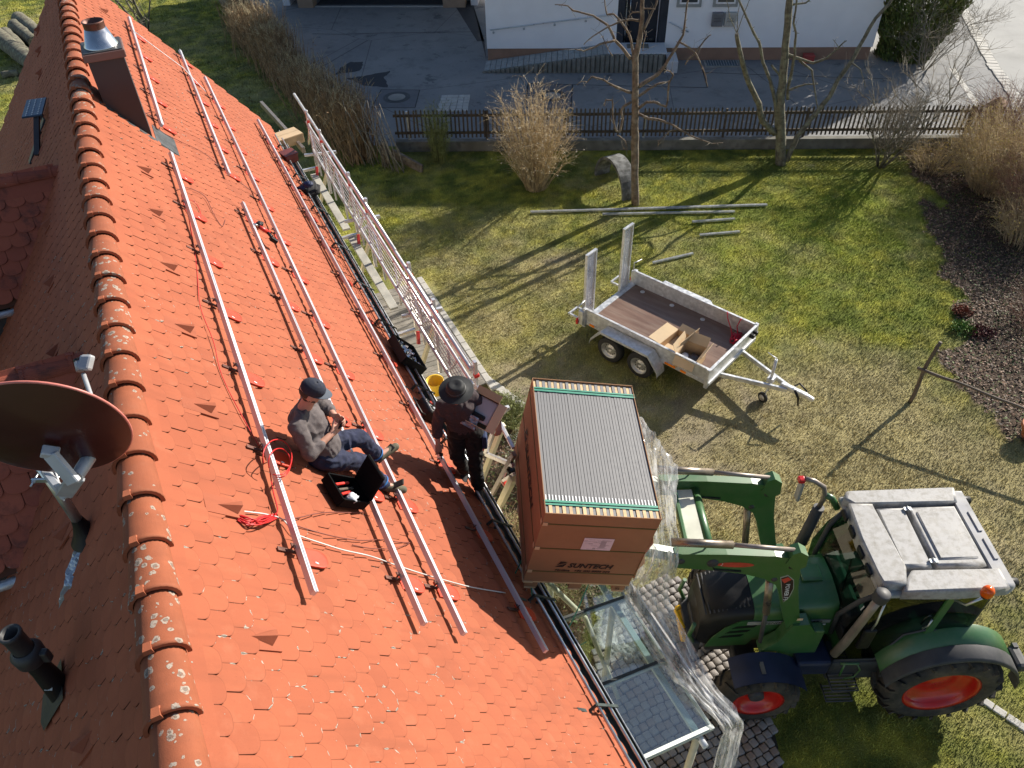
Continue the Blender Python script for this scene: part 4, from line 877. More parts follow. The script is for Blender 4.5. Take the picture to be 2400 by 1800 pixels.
# conifer
def conifer(c, r_, h_):
    q = np.random.default_rng(3); t_ = thing('conifer', 'dense dark green columnar conifer at the corner of the white house', 'conifer', (*c, 0)); mb = MB(); mb.tube([(c[0], c[1], 0), (c[0], c[1], h_*.9)], [.12, .03], 8); mb.build('trunk', 'bark', t_)
    n_ = 26000; z = q.random(n_)**1.1*h_; prof = r_*np.clip(.62+.9*(z/h_)-1.5*np.maximum(0, z/h_-.45)**1.5*1.7, .05, 1.1); ph = q.uniform(0, 2*math.pi, n_); lump = .8+.3*vnoise(ph*2.2+4, z*2.0, 1, 5)
    rr = prof*lump*(.72+.33*q.random(n_)); p = np.stack([c[0]+rr*np.cos(ph), c[1]+rr*np.sin(ph), z], 1); up = np.stack([np.cos(ph)*.45, np.sin(ph)*.45, np.ones(n_)], 1)+q.normal(0, .28, (n_, 3)); up /= np.linalg.norm(up, axis=1, keepdims=True); s = q.uniform(.09, .19, n_)[:, None]; w = np.cross(up, q.normal(size=(n_, 3))); w /= np.linalg.norm(w, axis=1, keepdims=True); w *= s*.17
    V = np.stack([p-w, p+w, p+up*s*.7+w*.7, p+up*s, p+up*s*.7-w*.7], 1); npmesh('foliage', V.reshape(-1, 3), np.arange(n_*5).reshape(-1, 5), 'leaf_conifer', t_, kind='stuff')
conifer((14.35, 27.9), 1.45, 5.4)
# bushes along the right edge
shrub('red_bush', (14.1, 20.5), 1.9, .7, 1.3, 420, .008, 'twig_red', 'reddish brown leafless bush beside the gate post at the right edge', 'bush', 0, 'bud', 7, 12, twl=.3)
shrub('yellow_bush', (13.0, 18.3), 2.2, .6, 1.6, 620, .007, 'twig_tan', 'tan arching bush with sparse yellow flowers at the upper right edge', 'bush', 5200, 'leaf_yellow', 8, 13, twl=.34)
shrub('yellow_bush', (11.9, 19.6), .8, .5, 1.0, 160, .006, 'twig_tan', 'low tan bush with a few yellow-green shoots at the lawn corner by the fence', 'bush', 900, 'leaf_yellow', 6, 14, twl=.3)
shrub('thicket', (13.2, 16.6), 2.0, .7, 1.4, 380, .008, 'twig_red', 'dense reddish brown thicket at the right edge below the yellow flowering bush', 'bush', 500, 'leaf_olive', 7, 19, twl=.3)
shrub('thicket', (11.4, 12.6), .7, .6, 1.0, 120, .006, 'twig_red', 'sparse low brown twigs standing in the shaded bed right of the red plants', 'bush', 300, 'leaf_olive', 5, 20, twl=.3)
shrub('yellow_bush', (12.6, 15.8), 1.2, .6, 1.1, 230, .006, 'twig_tan', 'thin straw coloured bush in the shaded flower bed at the right edge', 'bush', 900, 'leaf_yellow', 6, 15, twl=.34)
for i, (x, y, h_, lab) in enumerate(((.45, 9.1, .55, 'rounded grey-green sage bush just behind the working man'), (.75, 8.3, .5, 'grey-green bush below the pallet beside the stone path'), (-.1, 10.3, .4, 'low dark green bush at the end of the wooden deck'))):
    shrub('sage_bush', (x, y), h_, .2, .5, 260, .006, 'leaf_sage' if i < 2 else 'leaf_olive', lab, 'bush', 2600, 'leaf_sage' if i < 2 else 'leaf_olive', 5, 30+i, twl=.16)
for i, (x, y, h_, lab) in enumerate(((.75, 6.7, .5, 'dry brown and green perennials under the front corner of the pallet'), (-.1, 7.4, .4, 'straggly olive weeds at the wall foot under the scaffold bracket'), (1.75, 2.9, .35, 'dry brown grass tuft poking out below the glass canopy'))):
    shrub('weeds', (x, y), h_, .3, .5, 200, .006, 'twig_tan', lab, 'plants', 1200, 'leaf_olive', 4, 40+i, twl=.2)
for (x, y, s_, lab, c_) in ((9.9, 12.4, .2, 'small dark red leafed plant in the shaded flower bed', (.09, .022, .02)), (9.8, 13.1, .13, 'orange-red low plant in the shaded flower bed above the dark red one', (.17, .045, .02)), (9.55, 12.55, .18, 'tuft of bright green leaves beside the dark red plant', (.10, .18, .03))):
    mname = 'plant_%d' % int(x*100+y*10); mat(mname, c_, .8, 0, .3, 8); q = np.random.default_rng(int(x*10)); p = np.stack([q.normal(x, s_*.6, 380), q.normal(y, s_*.6, 380), q.uniform(.02, .14, 380)], 1); o = flecks('bed_plant', p, .035, mname, kind='stuff'); tag(o, lab, 'plant')
# garden post with a slanting bar, both rough wood
gp = thing('pole_stand', 'rough wooden post with a long bar tied across it at the flower bed edge', 'post', (7.64, 10.47, 0)); mb = MB(); limb(mb, [Vector((7.62, 10.45, 0)), Vector((7.65, 10.48, .5)), Vector((7.64, 10.47, .95)), Vector((7.72, 10.5, 1.45))], .042, .03, 8); mb.build('post', 'wood_old', gp)
mb = MB(); limb(mb, [Vector((7.6, 10.42, .55)), Vector((7.75, 10.6, 1.3))], .022, .016, 7); mb.build('prop', 'wood_old', gp)
b0 = onplane(2150, 862, (7.64, 10.47, 0), (0, 1, 0)); b1 = G(2400, 958, .78); b2 = b1+(b1-b0)*.6; mb = MB(); limb(mb, [b0, b0.lerp(b1, .5), b1, b2], .03, .026, 8); mb.build('bar', 'wood_old', gp)
mb = MB(); limb(mb, [Vector((b2.x-.05, b2.y, 0)), Vector((b2.x, b2.y, .95))], .04, .03, 8); mb.build('post', 'wood_old', gp)
mat('terracotta', (.45, .17, .08), .8); mb = MB(); c_ = G(2418, 1012, .15); mb.lathe((c_.x, c_.y, 0), (0, 0, 1), [(0, .12), (.26, .19), (.26, .215), (.32, .215), (.32, .19), (.2, .17), (.2, 0)], 24); tag(mb.build('flower_pot', 'terracotta'), 'terracotta flower pot on the bed edge at the right margin', 'pot')
# concrete half ring
mat('ring_concrete', (.085, .085, .075), .85, 0, .3, 7, bump=.006, dirt_or_light=(.42, .42, .40), dscale=5, damt=.6)
ar = MB(); n_ = 16; cA1 = Vector((3.02, 19.2, 0)); dirA = Vector((.62, -1.55, 0)).normalized(); sA = Vector((-dirA.y, dirA.x, 0))*-1
V = []
for k in range(n_+1):
    t = math.pi*(k/n_)
    for (r_, s_) in ((.82, -.22), (.82, .22), (.74, .22), (.74, -.22)): V.append(cA1+dirA*(-math.cos(t)*r_)+sA*s_+Z*(math.sin(t)*r_*1.02))
ar.add(V, [(k*4+j, k*4+(j+1) % 4, k*4+4+(j+1) % 4, k*4+4+j) for k in range(n_) for j in range(4)]+[(3, 2, 1, 0), (n_*4, n_*4+1, n_*4+2, n_*4+3)], False); tag(ar.build('arch', 'ring_concrete'), 'mossy grey half-round concrete arch at the foot of the pruned tree', 'arch')
# aluminium profiles lying on the lawn
for i, (a_, b_, w_, lab) in enumerate((((1243, 498), (1798, 481), .06, 'longest blue-grey profile lying on the lawn, topmost of the row'), ((1412, 503), (1722, 497), .05, 'second long profile lying on the lawn just under the longest one'), ((1622, 521), (1722, 514), .05, 'short profile on the lawn, upper of the two right of the trailer ramps'), ((1640, 552), (1734, 544), .05, 'short profile on the lawn, lower of the two right of the trailer ramps'), ((1530, 617), (1625, 595), .05, 'short slanting profile on the grass beside the far side of the trailer'))):
    p, q_ = G(*a_, .03), G(*b_, .03); d = (q_-p).normalized(); s_ = Vector((-d.y, d.x, 0)); t_ = thing('metal_profile', lab, 'metal profile', p.lerp(q_, .5), 'profiles left on the lawn')
    mb = MB(); mb.box((p+q_)/2, ((q_-p).length, w_, .012), (d, s_, Z)); mb.build('base', 'galv', t_); 
    for sg_ in (-1, 1): mb = MB(); mb.box((p+q_)/2+s_*sg_*(w_/2-.004)+Z*.022, ((q_-p).length, .006, .034), (d, s_, Z)); mb.build('flange', 'galv', t_)
# logs beyond the left roof slope
for i, (p, q_, r_, lab) in enumerate((((5, 82), (95, 50), .3, 0), ((14, 80), (52, 120), .27, 'thick log second from the left in the pile behind the roof'), ((36, 62), (68, 88), .27, 'log third from the left in the pile behind the roof'), ((45, 45), (80, 72), .3, 'upper log of the pile behind the roof, near its edge'), ((-14, 78), (50, 128), .33, 'largest grey log at the left edge of the pile behind the roof'), ((5, 176), (30, 172), .12, 'short cut log lying in the grass below the log pile'))):
    if not lab: continue
    A_ = G(*p, r_); B_ = G(*q_, r_); B_ = A_+(B_-A_)*1.5; mb = MB(); limb(mb, [A_, A_.lerp(B_, .5), B_], r_, r_*.95, 16); mb.cur = 0; tag(mb.build('log', 'bark'), lab, 'log', 'logs piled behind the roof')
# ------------------------------------------------------------------ trailer
mat('plywood_brown', (.15, .085, .06), .45, 0, .15, 2.5, dirt_or_light=(.28, .22, .17), dscale=3.5, damt=.45, stretch=(.4, 3, 1))
mat('rubber', (.022, .022, .022), .85, 0, .2, 20, bump=.002)
mat('rim_silver', (.48, .48, .47), .4, .6)
mat('orange_refl', (.85, .25, .01), .3)
mat('red_lens', (.5, .02, .02), .25)
mat('cardboard', (.46, .31, .17), .85, 0, .1, 3)
mat('cardboard_in', (.55, .41, .25), .85, 0, .08, 3)
mat('strap_red', (.50, .015, .04), .7)
mat('strap_yellow', (.65, .50, .03), .6)
tre = Vector((.73, -.684, 0)).normalized(); trn = Vector((-tre.y, tre.x, 0)); TO = Vector((2.15, 13.29, 0))
tr = thing('trailer', 'galvanised tandem axle plant trailer with brown plywood floor and raised loading ramps', 'trailer', TO, rot=Matrix((tre, trn, Z)).transposed())
def LB(fn, name, m_, parent=tr, **k): mb = MB(); fn(mb); return mb.build(name, m_, parent, local=True, **k)
fl = LB(lambda b: b.box((1.46, 0, .50), (2.9, 1.70, .03)), 'floor', 'plywood_brown')
for k, x in enumerate((.35, 1.1, 1.85, 2.6)):
    for s_ in (-1, 1): LB(lambda b: b.lathe((x, s_*.72, .516), (0, 0, 1), [(0, .05), (.005, .05), (.006, .02), (.001, 0)], 12), 'lashing_ring', 'galv')
for s_ in (-1, 1):
    sw = LB(lambda b: (b.box((1.46, s_*.87, .655), (2.94, .03, .33)), b.box((1.46, s_*.877, .825), (2.98, .055, .035), ch=.006), b.box((1.46, s_*.877, .49), (2.98, .05, .06))), 'side_wall', 'galv')
    for x in (.02, 2.93): LB(lambda b: b.box((x, s_*.9, .62), (.07, .07, .46), ch=.006), 'corner_post', 'galv', sw)
    # fender
    y0, y1 = s_*.905, s_*1.16
    pr_ = [(.35, .30), (.38, .42), (.62, .70), (1.75, .70), (1.99, .42), (2.02, .30)]
    def fend(b):
        n_ = len(pr_); V = [(x, y, z) for (x, z) in pr_ for y in (y0, y1)]; b.add(V, [(2*i, 2*i+1, 2*i+3, 2*i+2) for i in range(n_-1)])
        V = [(x, y, z-.012) for (x, z) in pr_ for y in (y0, y1)]; b.add(V, [(2*i+2, 2*i+3, 2*i+1, 2*i) for i in range(n_-1)])
        for i in range(n_-1):
            (xa, za), (xb, zb) = pr_[i], pr_[i+1]; b.add([(xa, y1, za), (xb, y1, zb), (xb, y1, zb-.055), (xa, y1, za-.055)], [(0, 1, 2, 3)]); b.add([(xa, y1-s_*.004, za), (xb, y1-s_*.004, zb), (xb, y1-s_*.004, zb-.055), (xa, y1-s_*.004, za-.055)], [(3, 2, 1, 0)])
    LB(fend, 'fender', 'galv')
    for x in (.82, 1.55):
        c_ = Vector((x, s_*1.03, .29)); ax_ = Vector((0, s_, 0))
        wh = LB(lambda b: b.lathe(c_-ax_*.09, ax_, [(0, .19), (0, .26), (.02, .285), (.05, .292), (.13, .292), (.16, .285), (.18, .26), (.178, .19)], 36), 'wheel', 'rubber')
        def rim(b):
            b.lathe(c_-ax_*.08, ax_, [(.0, .195), (.155, .195), (.165, .188), (.15, .165), (.09, .155), (.11, .08), (.125, .075), (.13, .035), (.115, .03), (.115, 0)], 32)
        LB(rim, 'rim', 'rim_silver', wh)
        for q in range(12): LB(lambda b: b.lathe(c_+ax_*.022+Vector((math.cos(q*.5236)*.118, 0, math.sin(q*.5236)*.118)), ax_, [(0, .014), (.004, .014), (.005, 0)], 8), 'rim_hole', 'black_plastic', wh)
        LB(lambda b: b.tube([c_-ax_*.08, c_-ax_*.25], .04, 8), 'hub', 'lead_dark', wh)
LB(lambda b: (b.box((2.94, 0, .655), (.03, 1.72, .33)), b.box((2.945, 0, .825), (.055, 1.78, .035), ch=.006), b.box((2.95, 0, .48), (.06, 1.78, .07))), 'front_wall', 'galv')
LB(lambda b: (b.box((-.02, 0, .49), (.08, 1.80, .07)), b.box((.04, 0, .52), (.08, 1.7, .02))), 'rear_beam', 'galv')
for yy in (-.45, .45): LB(lambda b: b.box((1.46, yy, .43), (2.9, .05, .10)), 'chassis_rail', 'galv')
for x in (.82, 1.55): LB(lambda b: b.box((x, 0, .30), (.08, 1.9, .08)), 'axle', 'galv')
# ramps stand upright at the rear
for s_, y0 in ((-1, -.71), (1, .53)):
    hh = 1.52
    rmp = LB(lambda b: (b.box((-.03, y0-.145, .55+hh/2), (.05, .035, hh)), b.box((-.03, y0+.145, .55+hh/2), (.05, .035, hh)), b.box((-.03, y0, .55+hh+.012), (.06, .325, .03)), b.box((-.03, y0, .57), (.05, .32, .04))), 'ramp', 'galv')
    for k in range(38): LB(lambda b: b.box((-.03, y0, .62+k*.0395), (.034, .255, .012)), 'ramp_slat', 'alu', rmp)
    for k in range(4): LB(lambda b: b.box((-.03, y0-.09+k*.06, .55+hh/2), (.012, .008, hh)), 'ramp_bar', 'alu', rmp)
    LB(lambda b: (b.bar((-.06, s_*.60, .5), (-.40, s_*.60, .5), .04, .04), b.bar((-.40, s_*.60, .5), (-.40, s_*.9, .5), .04, .04), b.bar((-.06, s_*.88, .5), (-.40, s_*.88, .5), .04, .04), b.box((-.03, s_*.93, .62), (.12, .1, .34), ch=.01)), 'ramp_support', 'galv')
    LB(lambda b: b.tube([(-.04, s_*.9, .8), (-.04, s_*.9, 1.02), (-.0, s_*.9, 1.04), (-.0, s_*1.12, 1.0)], .012, 6), 'latch_handle', 'galv')
    LB(lambda b: b.box((-.1, s_*.96, .52), (.05, .12, .14), ch=.01), 'tail_light', 'red_lens')
for x, w_ in ((.22, .12), (2.12, .24), (2.42, .12)): LB(lambda b: b.box((x, -.906, .5), (w_, .008, .05)), 'reflector', 'orange_refl')
for x in (2.97,): 
    for yy in (.62, .75): LB(lambda b: b.box((3.0, yy, .74), (.10, .07, .09), ch=.015), 'wheel_chock', 'black_plastic')
# drawbar
cp = Vector((4.42, 0, .47))
for s_ in (-1, 1): LB(lambda b: b.bar((2.85, s_*.47, .42), (4.15, s_*.05, .46), .06, .09, (0, 0, 1), .008), 'drawbar', 'galv')
LB(lambda b: (b.bar((4.0, 0, .49), (4.52, 0, .49), .10, .10, (0, 0, 1), .02), b.bar((4.45, 0, .50), (4.66, 0, .47), .085, .09, (0, 0, 1), .03)), 'coupling', 'galv')
LB(lambda b: (b.tube([(4.25, .03, .57), (4.32, .02, .68), (4.50, 0, .60)], [.02, .018, .014], 7), b.tube([(4.3, -.05, .54), (4.4, -.06, .4), (4.42, -.03, .22)], [.03, .022, .018], 7)), 'handbrake', 'black_plastic')
jw = LB(lambda b: (b.tube([(3.8, -.02, .22), (3.8, -.02, 1.0)], .028, 10), b.tube([(3.8, -.02, 1.0), (3.8, -.02, 1.03), (3.72, -.02, 1.04), (3.60, .02, 1.04)], .010, 6), b.box((3.8, -.0, .5), (.12, .14, .1))), 'jockey_stand', 'galv')
LB(lambda b: b.lathe((3.78, -.14, .11), (.35, 1, 0), [(-.03, .03), (-.03, .1), (-.02, .11), (.02, .11), (.03, .1), (.03, .03)], 24), 'jockey_wheel', 'rubber', jw)
LB(lambda b: b.lathe((3.78, -.14, .11), (.35, 1, 0), [(-.035, .0), (-.034, .065), (.034, .065), (.035, 0)], 20), 'jockey_rim', 'rim_silver', jw)
LB(lambda b: b.tube([(3.79, -.02, .3), (3.79, -.06, .2), (3.78, -.08, .11)], .014, 6), 'jockey_fork', 'galv', jw)
TM = ROOT[tr]
def TW_(x, y, z): return TM @ Vector((x, y, z))
txx, tyy = tre, trn
def carton(name, label, c, size, ang, flaps, inside=True, cat='box', contents=None):
    """open carton: floor and four walls with thickness, flaps as (side, angle)"""
    a = txx*math.cos(ang)+tyy*math.sin(ang); b_ = Z.cross(a); A = (a, b_, Z); w, d, h = size; t = .006; c = Vector(c)
    r_ = thing(name, label, cat, c)
    mb = MB(); mb.box(c+Z*t/2, (w, d, t), A); mb.build('bottom', 'cardboard_in', r_)
    for s_ in (-1, 1):
        mb = MB(); mb.box(c+a*s_*(w/2-t/2)+Z*(h/2), (t, d, h), A); mb.build('side', 'cardboard', r_)
        mb = MB(); mb.box(c+b_*s_*(d/2-t/2)+Z*(h/2), (w-2*t, t, h), A); mb.build('side', 'cardboard', r_)
    for (ax_, s_, an, fl_) in flaps:
        o, e, wid = (a, b_, d) if ax_ == 0 else (b_, a, w); half = (w if ax_ == 0 else d)/2
        dirv = o*s_*math.cos(an)+Z*math.sin(an); n_ = dirv.cross(e).normalized(); mb = MB(); mb.box(c+o*s_*half+Z*h+dirv*fl_/2, (fl_, wid, t), (dirv, e, n_)); mb.build('flap', 'cardboard_in', r_)
    return r_
bx = carton('open_carton', 'open cardboard box with flaps up and plastic bags inside, at the front of the trailer', TW_(2.38, -.62, .517), (.42, .50, .30), .12, ((0, -1, 1.2, .22), (1, 1, .9, .2), (0, 1, 1.0, .2), (1, -1, -.9, .2)))
mat('bag_dark', (.05, .045, .05), .35); mat('bag_clear', (.55, .56, .6), .2)
def lump(name, c, r_, m_, label, cat, seed=1, sq=(1, 1, .6), parent=None, n=3, amp=.35):
    bm = bmesh.new(); bmesh.ops.create_icosphere(bm, subdivisions=n, radius=1)
    for v in bm.verts: d = 1+amp*mnoise.noise(v.co*2.3+Vector((seed*3, 0, 0)))+amp*.5*mnoise.noise(v.co*6+Vector((seed, 5, 0))); v.co = Vector((v.co.x*sq[0], v.co.y*sq[1], v.co.z*sq[2]))*(d*r_)
    mb = MB(); bm.verts.index_update(); mb.add([Vector(c)+v.co for v in bm.verts], [tuple(q.index for q in f.verts) for f in bm.faces], True); bm.free(); o = mb.build(name, m_, parent); return tag(o, label, cat) if label else o
lump('bag', TW_(2.42, -.58, .62), .13, 'bag_dark', 'dark plastic bag of parts inside the open carton on the trailer', 'bag', 2); lump('bag', TW_(2.28, -.66, .66), .08, 'bag_clear', 'small clear bag on top of the dark bag in the open carton', 'bag', 4)
c2 = carton('flat_carton', 'second cardboard box lying open on its side behind the open carton on the trailer', TW_(1.93, -.38, .517), (.40, .62, .16), -.05, ((0, -1, .1, .28), (0, 1, 1.35, .3), (1, 1, .5, .15)))
def tangle(name, label, c, n_, spread, r_, m_, seed, cat='strap', up=.05, ax=None):
    q = random.Random(seed); mb = MB(); P = []; p = Vector(c)
    for k in range(n_): P.append(Vector(c)+Vector((math.sin(k*1.9+q.random())*spread*q.uniform(.3, 1), math.cos(k*1.5+q.random()*2)*spread*q.uniform(.3, 1), abs(q.gauss(0, up)))))
    # smooth Catmull-Rom
    Q = []
    for i in range(1, len(P)-2):
        for t in (0, .25, .5, .75):
            a, b_, c_, d = P[i-1:i+3]; Q.append(.5*((2*b_)+(c_-a)*t+(2*a-5*b_+4*c_-d)*t*t+(3*b_-a-3*c_+d)*t**3))
    mb.tube(Q, r_, 5); return mb, Q
mb, Q = tangle('s', '', TW_(2.72, .58, .53), 26, .2, .013, 'strap_red', 3); mb.tube([TW_(2.3, .83, .87), TW_(2.35, .80, .75), TW_(2.5, .72, .6), TW_(2.6, .6, .54)], .012, 6); mb.tube([TW_(2.62, .82, .86), TW_(2.6, .75, .7), TW_(2.7, .66, .55)], .012, 6)
tag(mb.build('lashing_strap', 'strap_red'), 'tangled red lashing straps in the far front corner of the trailer', 'strap')
mb, Q = tangle('s', '', TW_(2.76, -.70, .53), 12, .09, .012, 'strap_yellow', 5); tag(mb.build('lashing_strap', 'strap_yellow'), 'small coil of yellow strap in the near front corner of the trailer', 'strap')
mb, Q = tangle('s', '', TW_(1.13, -.74, .53), 8, .07, .010, 'strap_red', 8); tag(mb.build('lashing_strap', 'strap_red'), 'small scrap of red strap on the trailer floor above the wheels', 'strap')
# ------------------------------------------------------------------ lettering
_fonts = {}
def text_mesh(s, size, shear=0.0, bold=0.0, spacing=1.0):
    cu_ = bpy.data.curves.new('lettering', 'FONT'); cu_.body = s; cu_.size = size; cu_.shear = shear; cu_.offset = bold; cu_.align_x = 'LEFT'; cu_.space_character = spacing; cu_.extrude = 0.0006; cu_.resolution_u = 2
    ob = bpy.data.objects.new('tmp_lettering', cu_); col.objects.link(ob); dg = bpy.context.evaluated_depsgraph_get(); me = bpy.data.meshes.new_from_object(ob.evaluated_get(dg)); bpy.data.objects.remove(ob); bpy.data.curves.remove(cu_); me.name = 'lettering'; return me
def put_text(s, o, x, y, size, material, parent, width=None, **k):
    me = text_mesh(s, size, **k); me.materials.clear(); me.materials.append(MATS[material]); x = Vector(x).normalized(); y = Vector(y).normalized(); z = x.cross(y)
    w = max(v.co.x for v in me.vertices)-min(v.co.x for v in me.vertices); sc = (width/w) if width else 1
    if width:
        for v in me.vertices: v.co.x *= sc
    return inst('lettering', me, parent, mtx(Vector(o), x, y, z))
# ------------------------------------------------------------------ pallet of solar panels
mat('carton_box', (.31, .165, .082), .85, 0, .08, 2.2, dirt_or_light=(.22, .105, .05), dscale=2, damt=.5)
mat('ink', (.025, .008, .006), .7)
mat('panel_edge', (.17, .168, .17), .6, .1, .05, 20)
mat('panel_gap', (.06, .06, .062), .6)
mat('pallet_wood', (.58, .42, .24), .85, 0, .2, 9)
mat('strap_green', (.035, .24, .16), .5)
mat('strap_olive', (.10, .085, .02), .6)
mat('paper', (.70, .60, .66), .7, 0, .05)
mat('paper_print', (.42, .36, .40), .7)
mat('white_dash', (.8, .8, .8), .6)
BO = Vector((.05, 4.47, 3.58)); Bx = Vector((.983, .034, -.182)).normalized(); By = Vector((-.027, .999, .045)); By = (By-Bx*By.dot(Bx)).normalized(); Bz = Bx.cross(By)
BW, BL, BH = 1.13, 1.78, 1.2; AB = (Bx, By, Bz)
def BP(x, y, z): return BO+Bx*x+By*y+Bz*z
pb = thing('panel_pallet', 'large cardboard crate of upright solar panels lifted to the eave on the loader forks', 'crate', BP(.56, .89, 0))
mb = MB(); th = .007
mb.box(BP(BW/2, th/2, BH/2), (BW, th, BH), AB); mb.box(BP(BW/2, BL-th/2, BH/2), (BW, th, BH), AB)
mb.box(BP(th/2, BL/2, BH/2), (th, BL-2*th-.001, BH), AB); mb.box(BP(BW-th/2, BL/2, BH/2-.004), (th, BL-2*th-.001, BH-.008), AB); mb.box(BP(BW/2, BL/2, .02), (BW-2*th-.002, BL-2*th-.002, .03), AB)
bxo = mb.build('carton', 'carton_box', pb)
NP_ = 34; pw = (BW-2*th-.004)/NP_
for k in range(NP_):
    x = th+.002+pw*(k+.5); hz = BH-.03+random.gauss(0, .0012)
    mb = MB(); mb.box(BP(x, BL/2, hz-.10), (pw-.0045, BL-.26, .22), AB); o = mb.build('solar_panel', 'panel_edge', pb)
    for e_, yy in ((0, .07), (1, BL-.07)):
        mb = MB(); mb.box(BP(x, yy, hz-.10+.004*(k % 2)), (pw-.001 if k % 2 else pw-.004, .115, .22), AB); mb.build('spacer', 'pallet_wood' if (k+e_) % 2 else 'panel_edge', pb)
    mb = MB(); mb.box(BP(x-.002, .185, hz+.0125), (.009, .085, .002), AB); mb.build('sticker', 'white_dash', pb)
mb = MB(); mb.box(BP(BW/2, BL/2, BH-.2), (BW-.03, BL-.03, .02), AB); mb.build('inner_tray', 'panel_gap', pb)
for yy, w_ in ((.150, .024), (.115, .018), (BL-.17, .026), (BL-.135, .018)): mb = MB(); mb.box(BP(BW/2, yy, BH-.012), (BW+.01, w_, .004), AB); mb.build('band', 'strap_green', pb)
for zz in (BH-.17, .62, .20):
    mb = MB(); mb.box(BP(BW/2, -.003, zz), (BW+.01, .004, .014), AB); mb.box(BP(-.003, BL/2, zz), (.004, BL+.01, .014), AB); mb.build('band', 'strap_olive', pb)
    for x in (.02,): mb = MB(); mb.box(BP(x+.01, -.006, zz), (.05, .004, .05), AB, .002); mb.box(BP(-.006, .03, zz), (.004, .05, .05), AB, .002); mb.build('corner_guard', 'cardboard_in', pb)
# pallet under it
for k in range(5): mb = MB(); mb.box(BP(BW/2, .06+k*(BL-.12)/4, -.012), (BW+.02, .12, .022), AB); mb.build('pallet_board', 'pallet_wood', pb)
mb = MB(); mb.box(BP(.05, BL/2, -.012), (.1, BL+.02, .021), AB); mb.build('pallet_board', 'pallet_wood', pb)
for x in (.09, .565, 1.04):
    for y in (.08, BL/2, BL-.08): mb = MB(); mb.box(BP(x, y, -.075), (.14, .15, .1), AB, .004); mb.build('pallet_block', 'carton_box', pb)
    mb = MB(); mb.box(BP(x, BL/2, -.135), (.12, BL, .02), AB); mb.build('pallet_runner', 'pallet_wood', pb)
# print on the near face: x along Bx, up along Bz
def face(x, z, d=.0): return BP(x, -.0065-d, z)
put_text('SUNTECH', face(.40, .30), Bx, Bz, .105, 'ink', pb, width=.47, shear=.25, bold=.0035)
put_text('Hotline   +86 400 8888 009', face(.28, .225), Bx, Bz, .045, 'ink', pb, width=.58, shear=.25, bold=.001)
mb = MB(); A = lambda x, z: face(x, z)
mb.add([A(.285, .33), A(.315, .395), A(.385, .395), A(.36, .372), A(.315, .350)], [(0, 1, 2, 3, 4)]); mb.add([A(.27, .30), A(.355, .30), A(.385, .375), A(.35, .345), A(.30, .318)], [(0, 1, 2, 3, 4)]); mb.build('logo', 'ink', pb)
mb = MB(); mb.box(face(.61, .735, -.0015), (.30, .002, .20), AB); lb = mb.build('label_sheet', 'paper', pb)
q = random.Random(3)
for k in range(26):
    x = .48+q.random()*.26; z = .65+int(q.random()*12)*.0145; w_ = q.uniform(.02, .09); mb = MB(); mb.box(face(min(x, .74-w_/2), z, .0), (w_, .0012, .005), AB); mb.build('print_line', 'paper_print', lb)
for (x, z, w_, h_) in ((.665, .735, .055, .12), (.59, .66, .03, .03)): mb = MB(); mb.box(face(x, z, -.0002), (w_, .0012, h_), AB); mb.build('print_block', 'paper_print', lb)
put_text('YS', BP(1.0, -.006, -.10), Bx, Bz, .06, 'ink', pb, width=.05, bold=.001)
# print on the left face, running down
put_text('SUNTECH', BP(-.008, 1.28, .62), -By, Bz, .17, 'ink', pb, width=.85, shear=.25, bold=.004)
mb = MB(); A = lambda y, z: BP(-.0075, y, z); mb.add([A(1.46, .66), A(1.42, .78), A(1.30, .78), A(1.36, .73)], [(0, 1, 2, 3)]); mb.add([A(1.49, .62), A(1.35, .62), A(1.29, .75), A(1.35, .70)], [(0, 1, 2, 3)]); mb.build('logo', 'ink', pb)
# torn flap at the right end
mb = MB(); mb.add([BP(BW+.001, .0, .9), BP(BW+.03, -.01, .8), BP(BW+.0, -.01, .6), BP(BW+.045, -.015, .45), BP(BW+.005, -.01, .3), BP(BW+.03, 0, .1), BP(BW+.002, .1, .1), BP(BW+.002, .1, .9)], [(0, 1, 2, 3, 4, 5, 6, 7)]); mb.build('torn_edge', 'cardboard_in', pb)
# ------------------------------------------------------------------ tractor
m, n, l, b = nt('tractor_green'); b.inputs['Base Color'].default_value = (.022, .105, .022, 1); b.inputs['Roughness'].default_value = .32; b.inputs['Coat Weight'].default_value = .6; b.inputs['Coat Roughness'].default_value = .3
nz = n.new('ShaderNodeTexNoise'); nz.inputs['Scale'].default_value = 5; nz.inputs['Detail'].default_value = 8; nz.inputs['Roughness'].default_value = .7; tc = n.new('ShaderNodeTexCoord'); l.new(tc.outputs['Object'], nz.inputs['Vector'])
mr = n.new('ShaderNodeMapRange'); mr.inputs[1].default_value = .4; mr.inputs[2].default_value = .75; mr.inputs[4].default_value = .5; l.new(nz.outputs[0], mr.inputs[0]); mx = n.new('ShaderNodeMix'); mx.data_type = 'RGBA'; mx.inputs[6].default_value = (.022, .105, .022, 1); mx.inputs[7].default_value = (.10, .14, .07, 1); l.new(mr.outputs[0], mx.inputs[0]); l.new(mx.outputs[2], b.inputs['Base Color'])
rr = n.new('ShaderNodeMapRange'); rr.inputs[3].default_value = .34; rr.inputs[4].default_value = .62; l.new(nz.outputs[0], rr.inputs[0]); l.new(rr.outputs[0], b.inputs['Roughness'])
mat('cab_roof', (.37, .36, .345), .6, 0, .14, 6, dirt_or_light=(.20, .185, .155), dscale=14, damt=.9, bump=.001)
mat('cab_roof_dark', (.30, .30, .31), .6, 0, .12, 5, dirt_or_light=(.2, .19, .17), dscale=7, damt=.6)
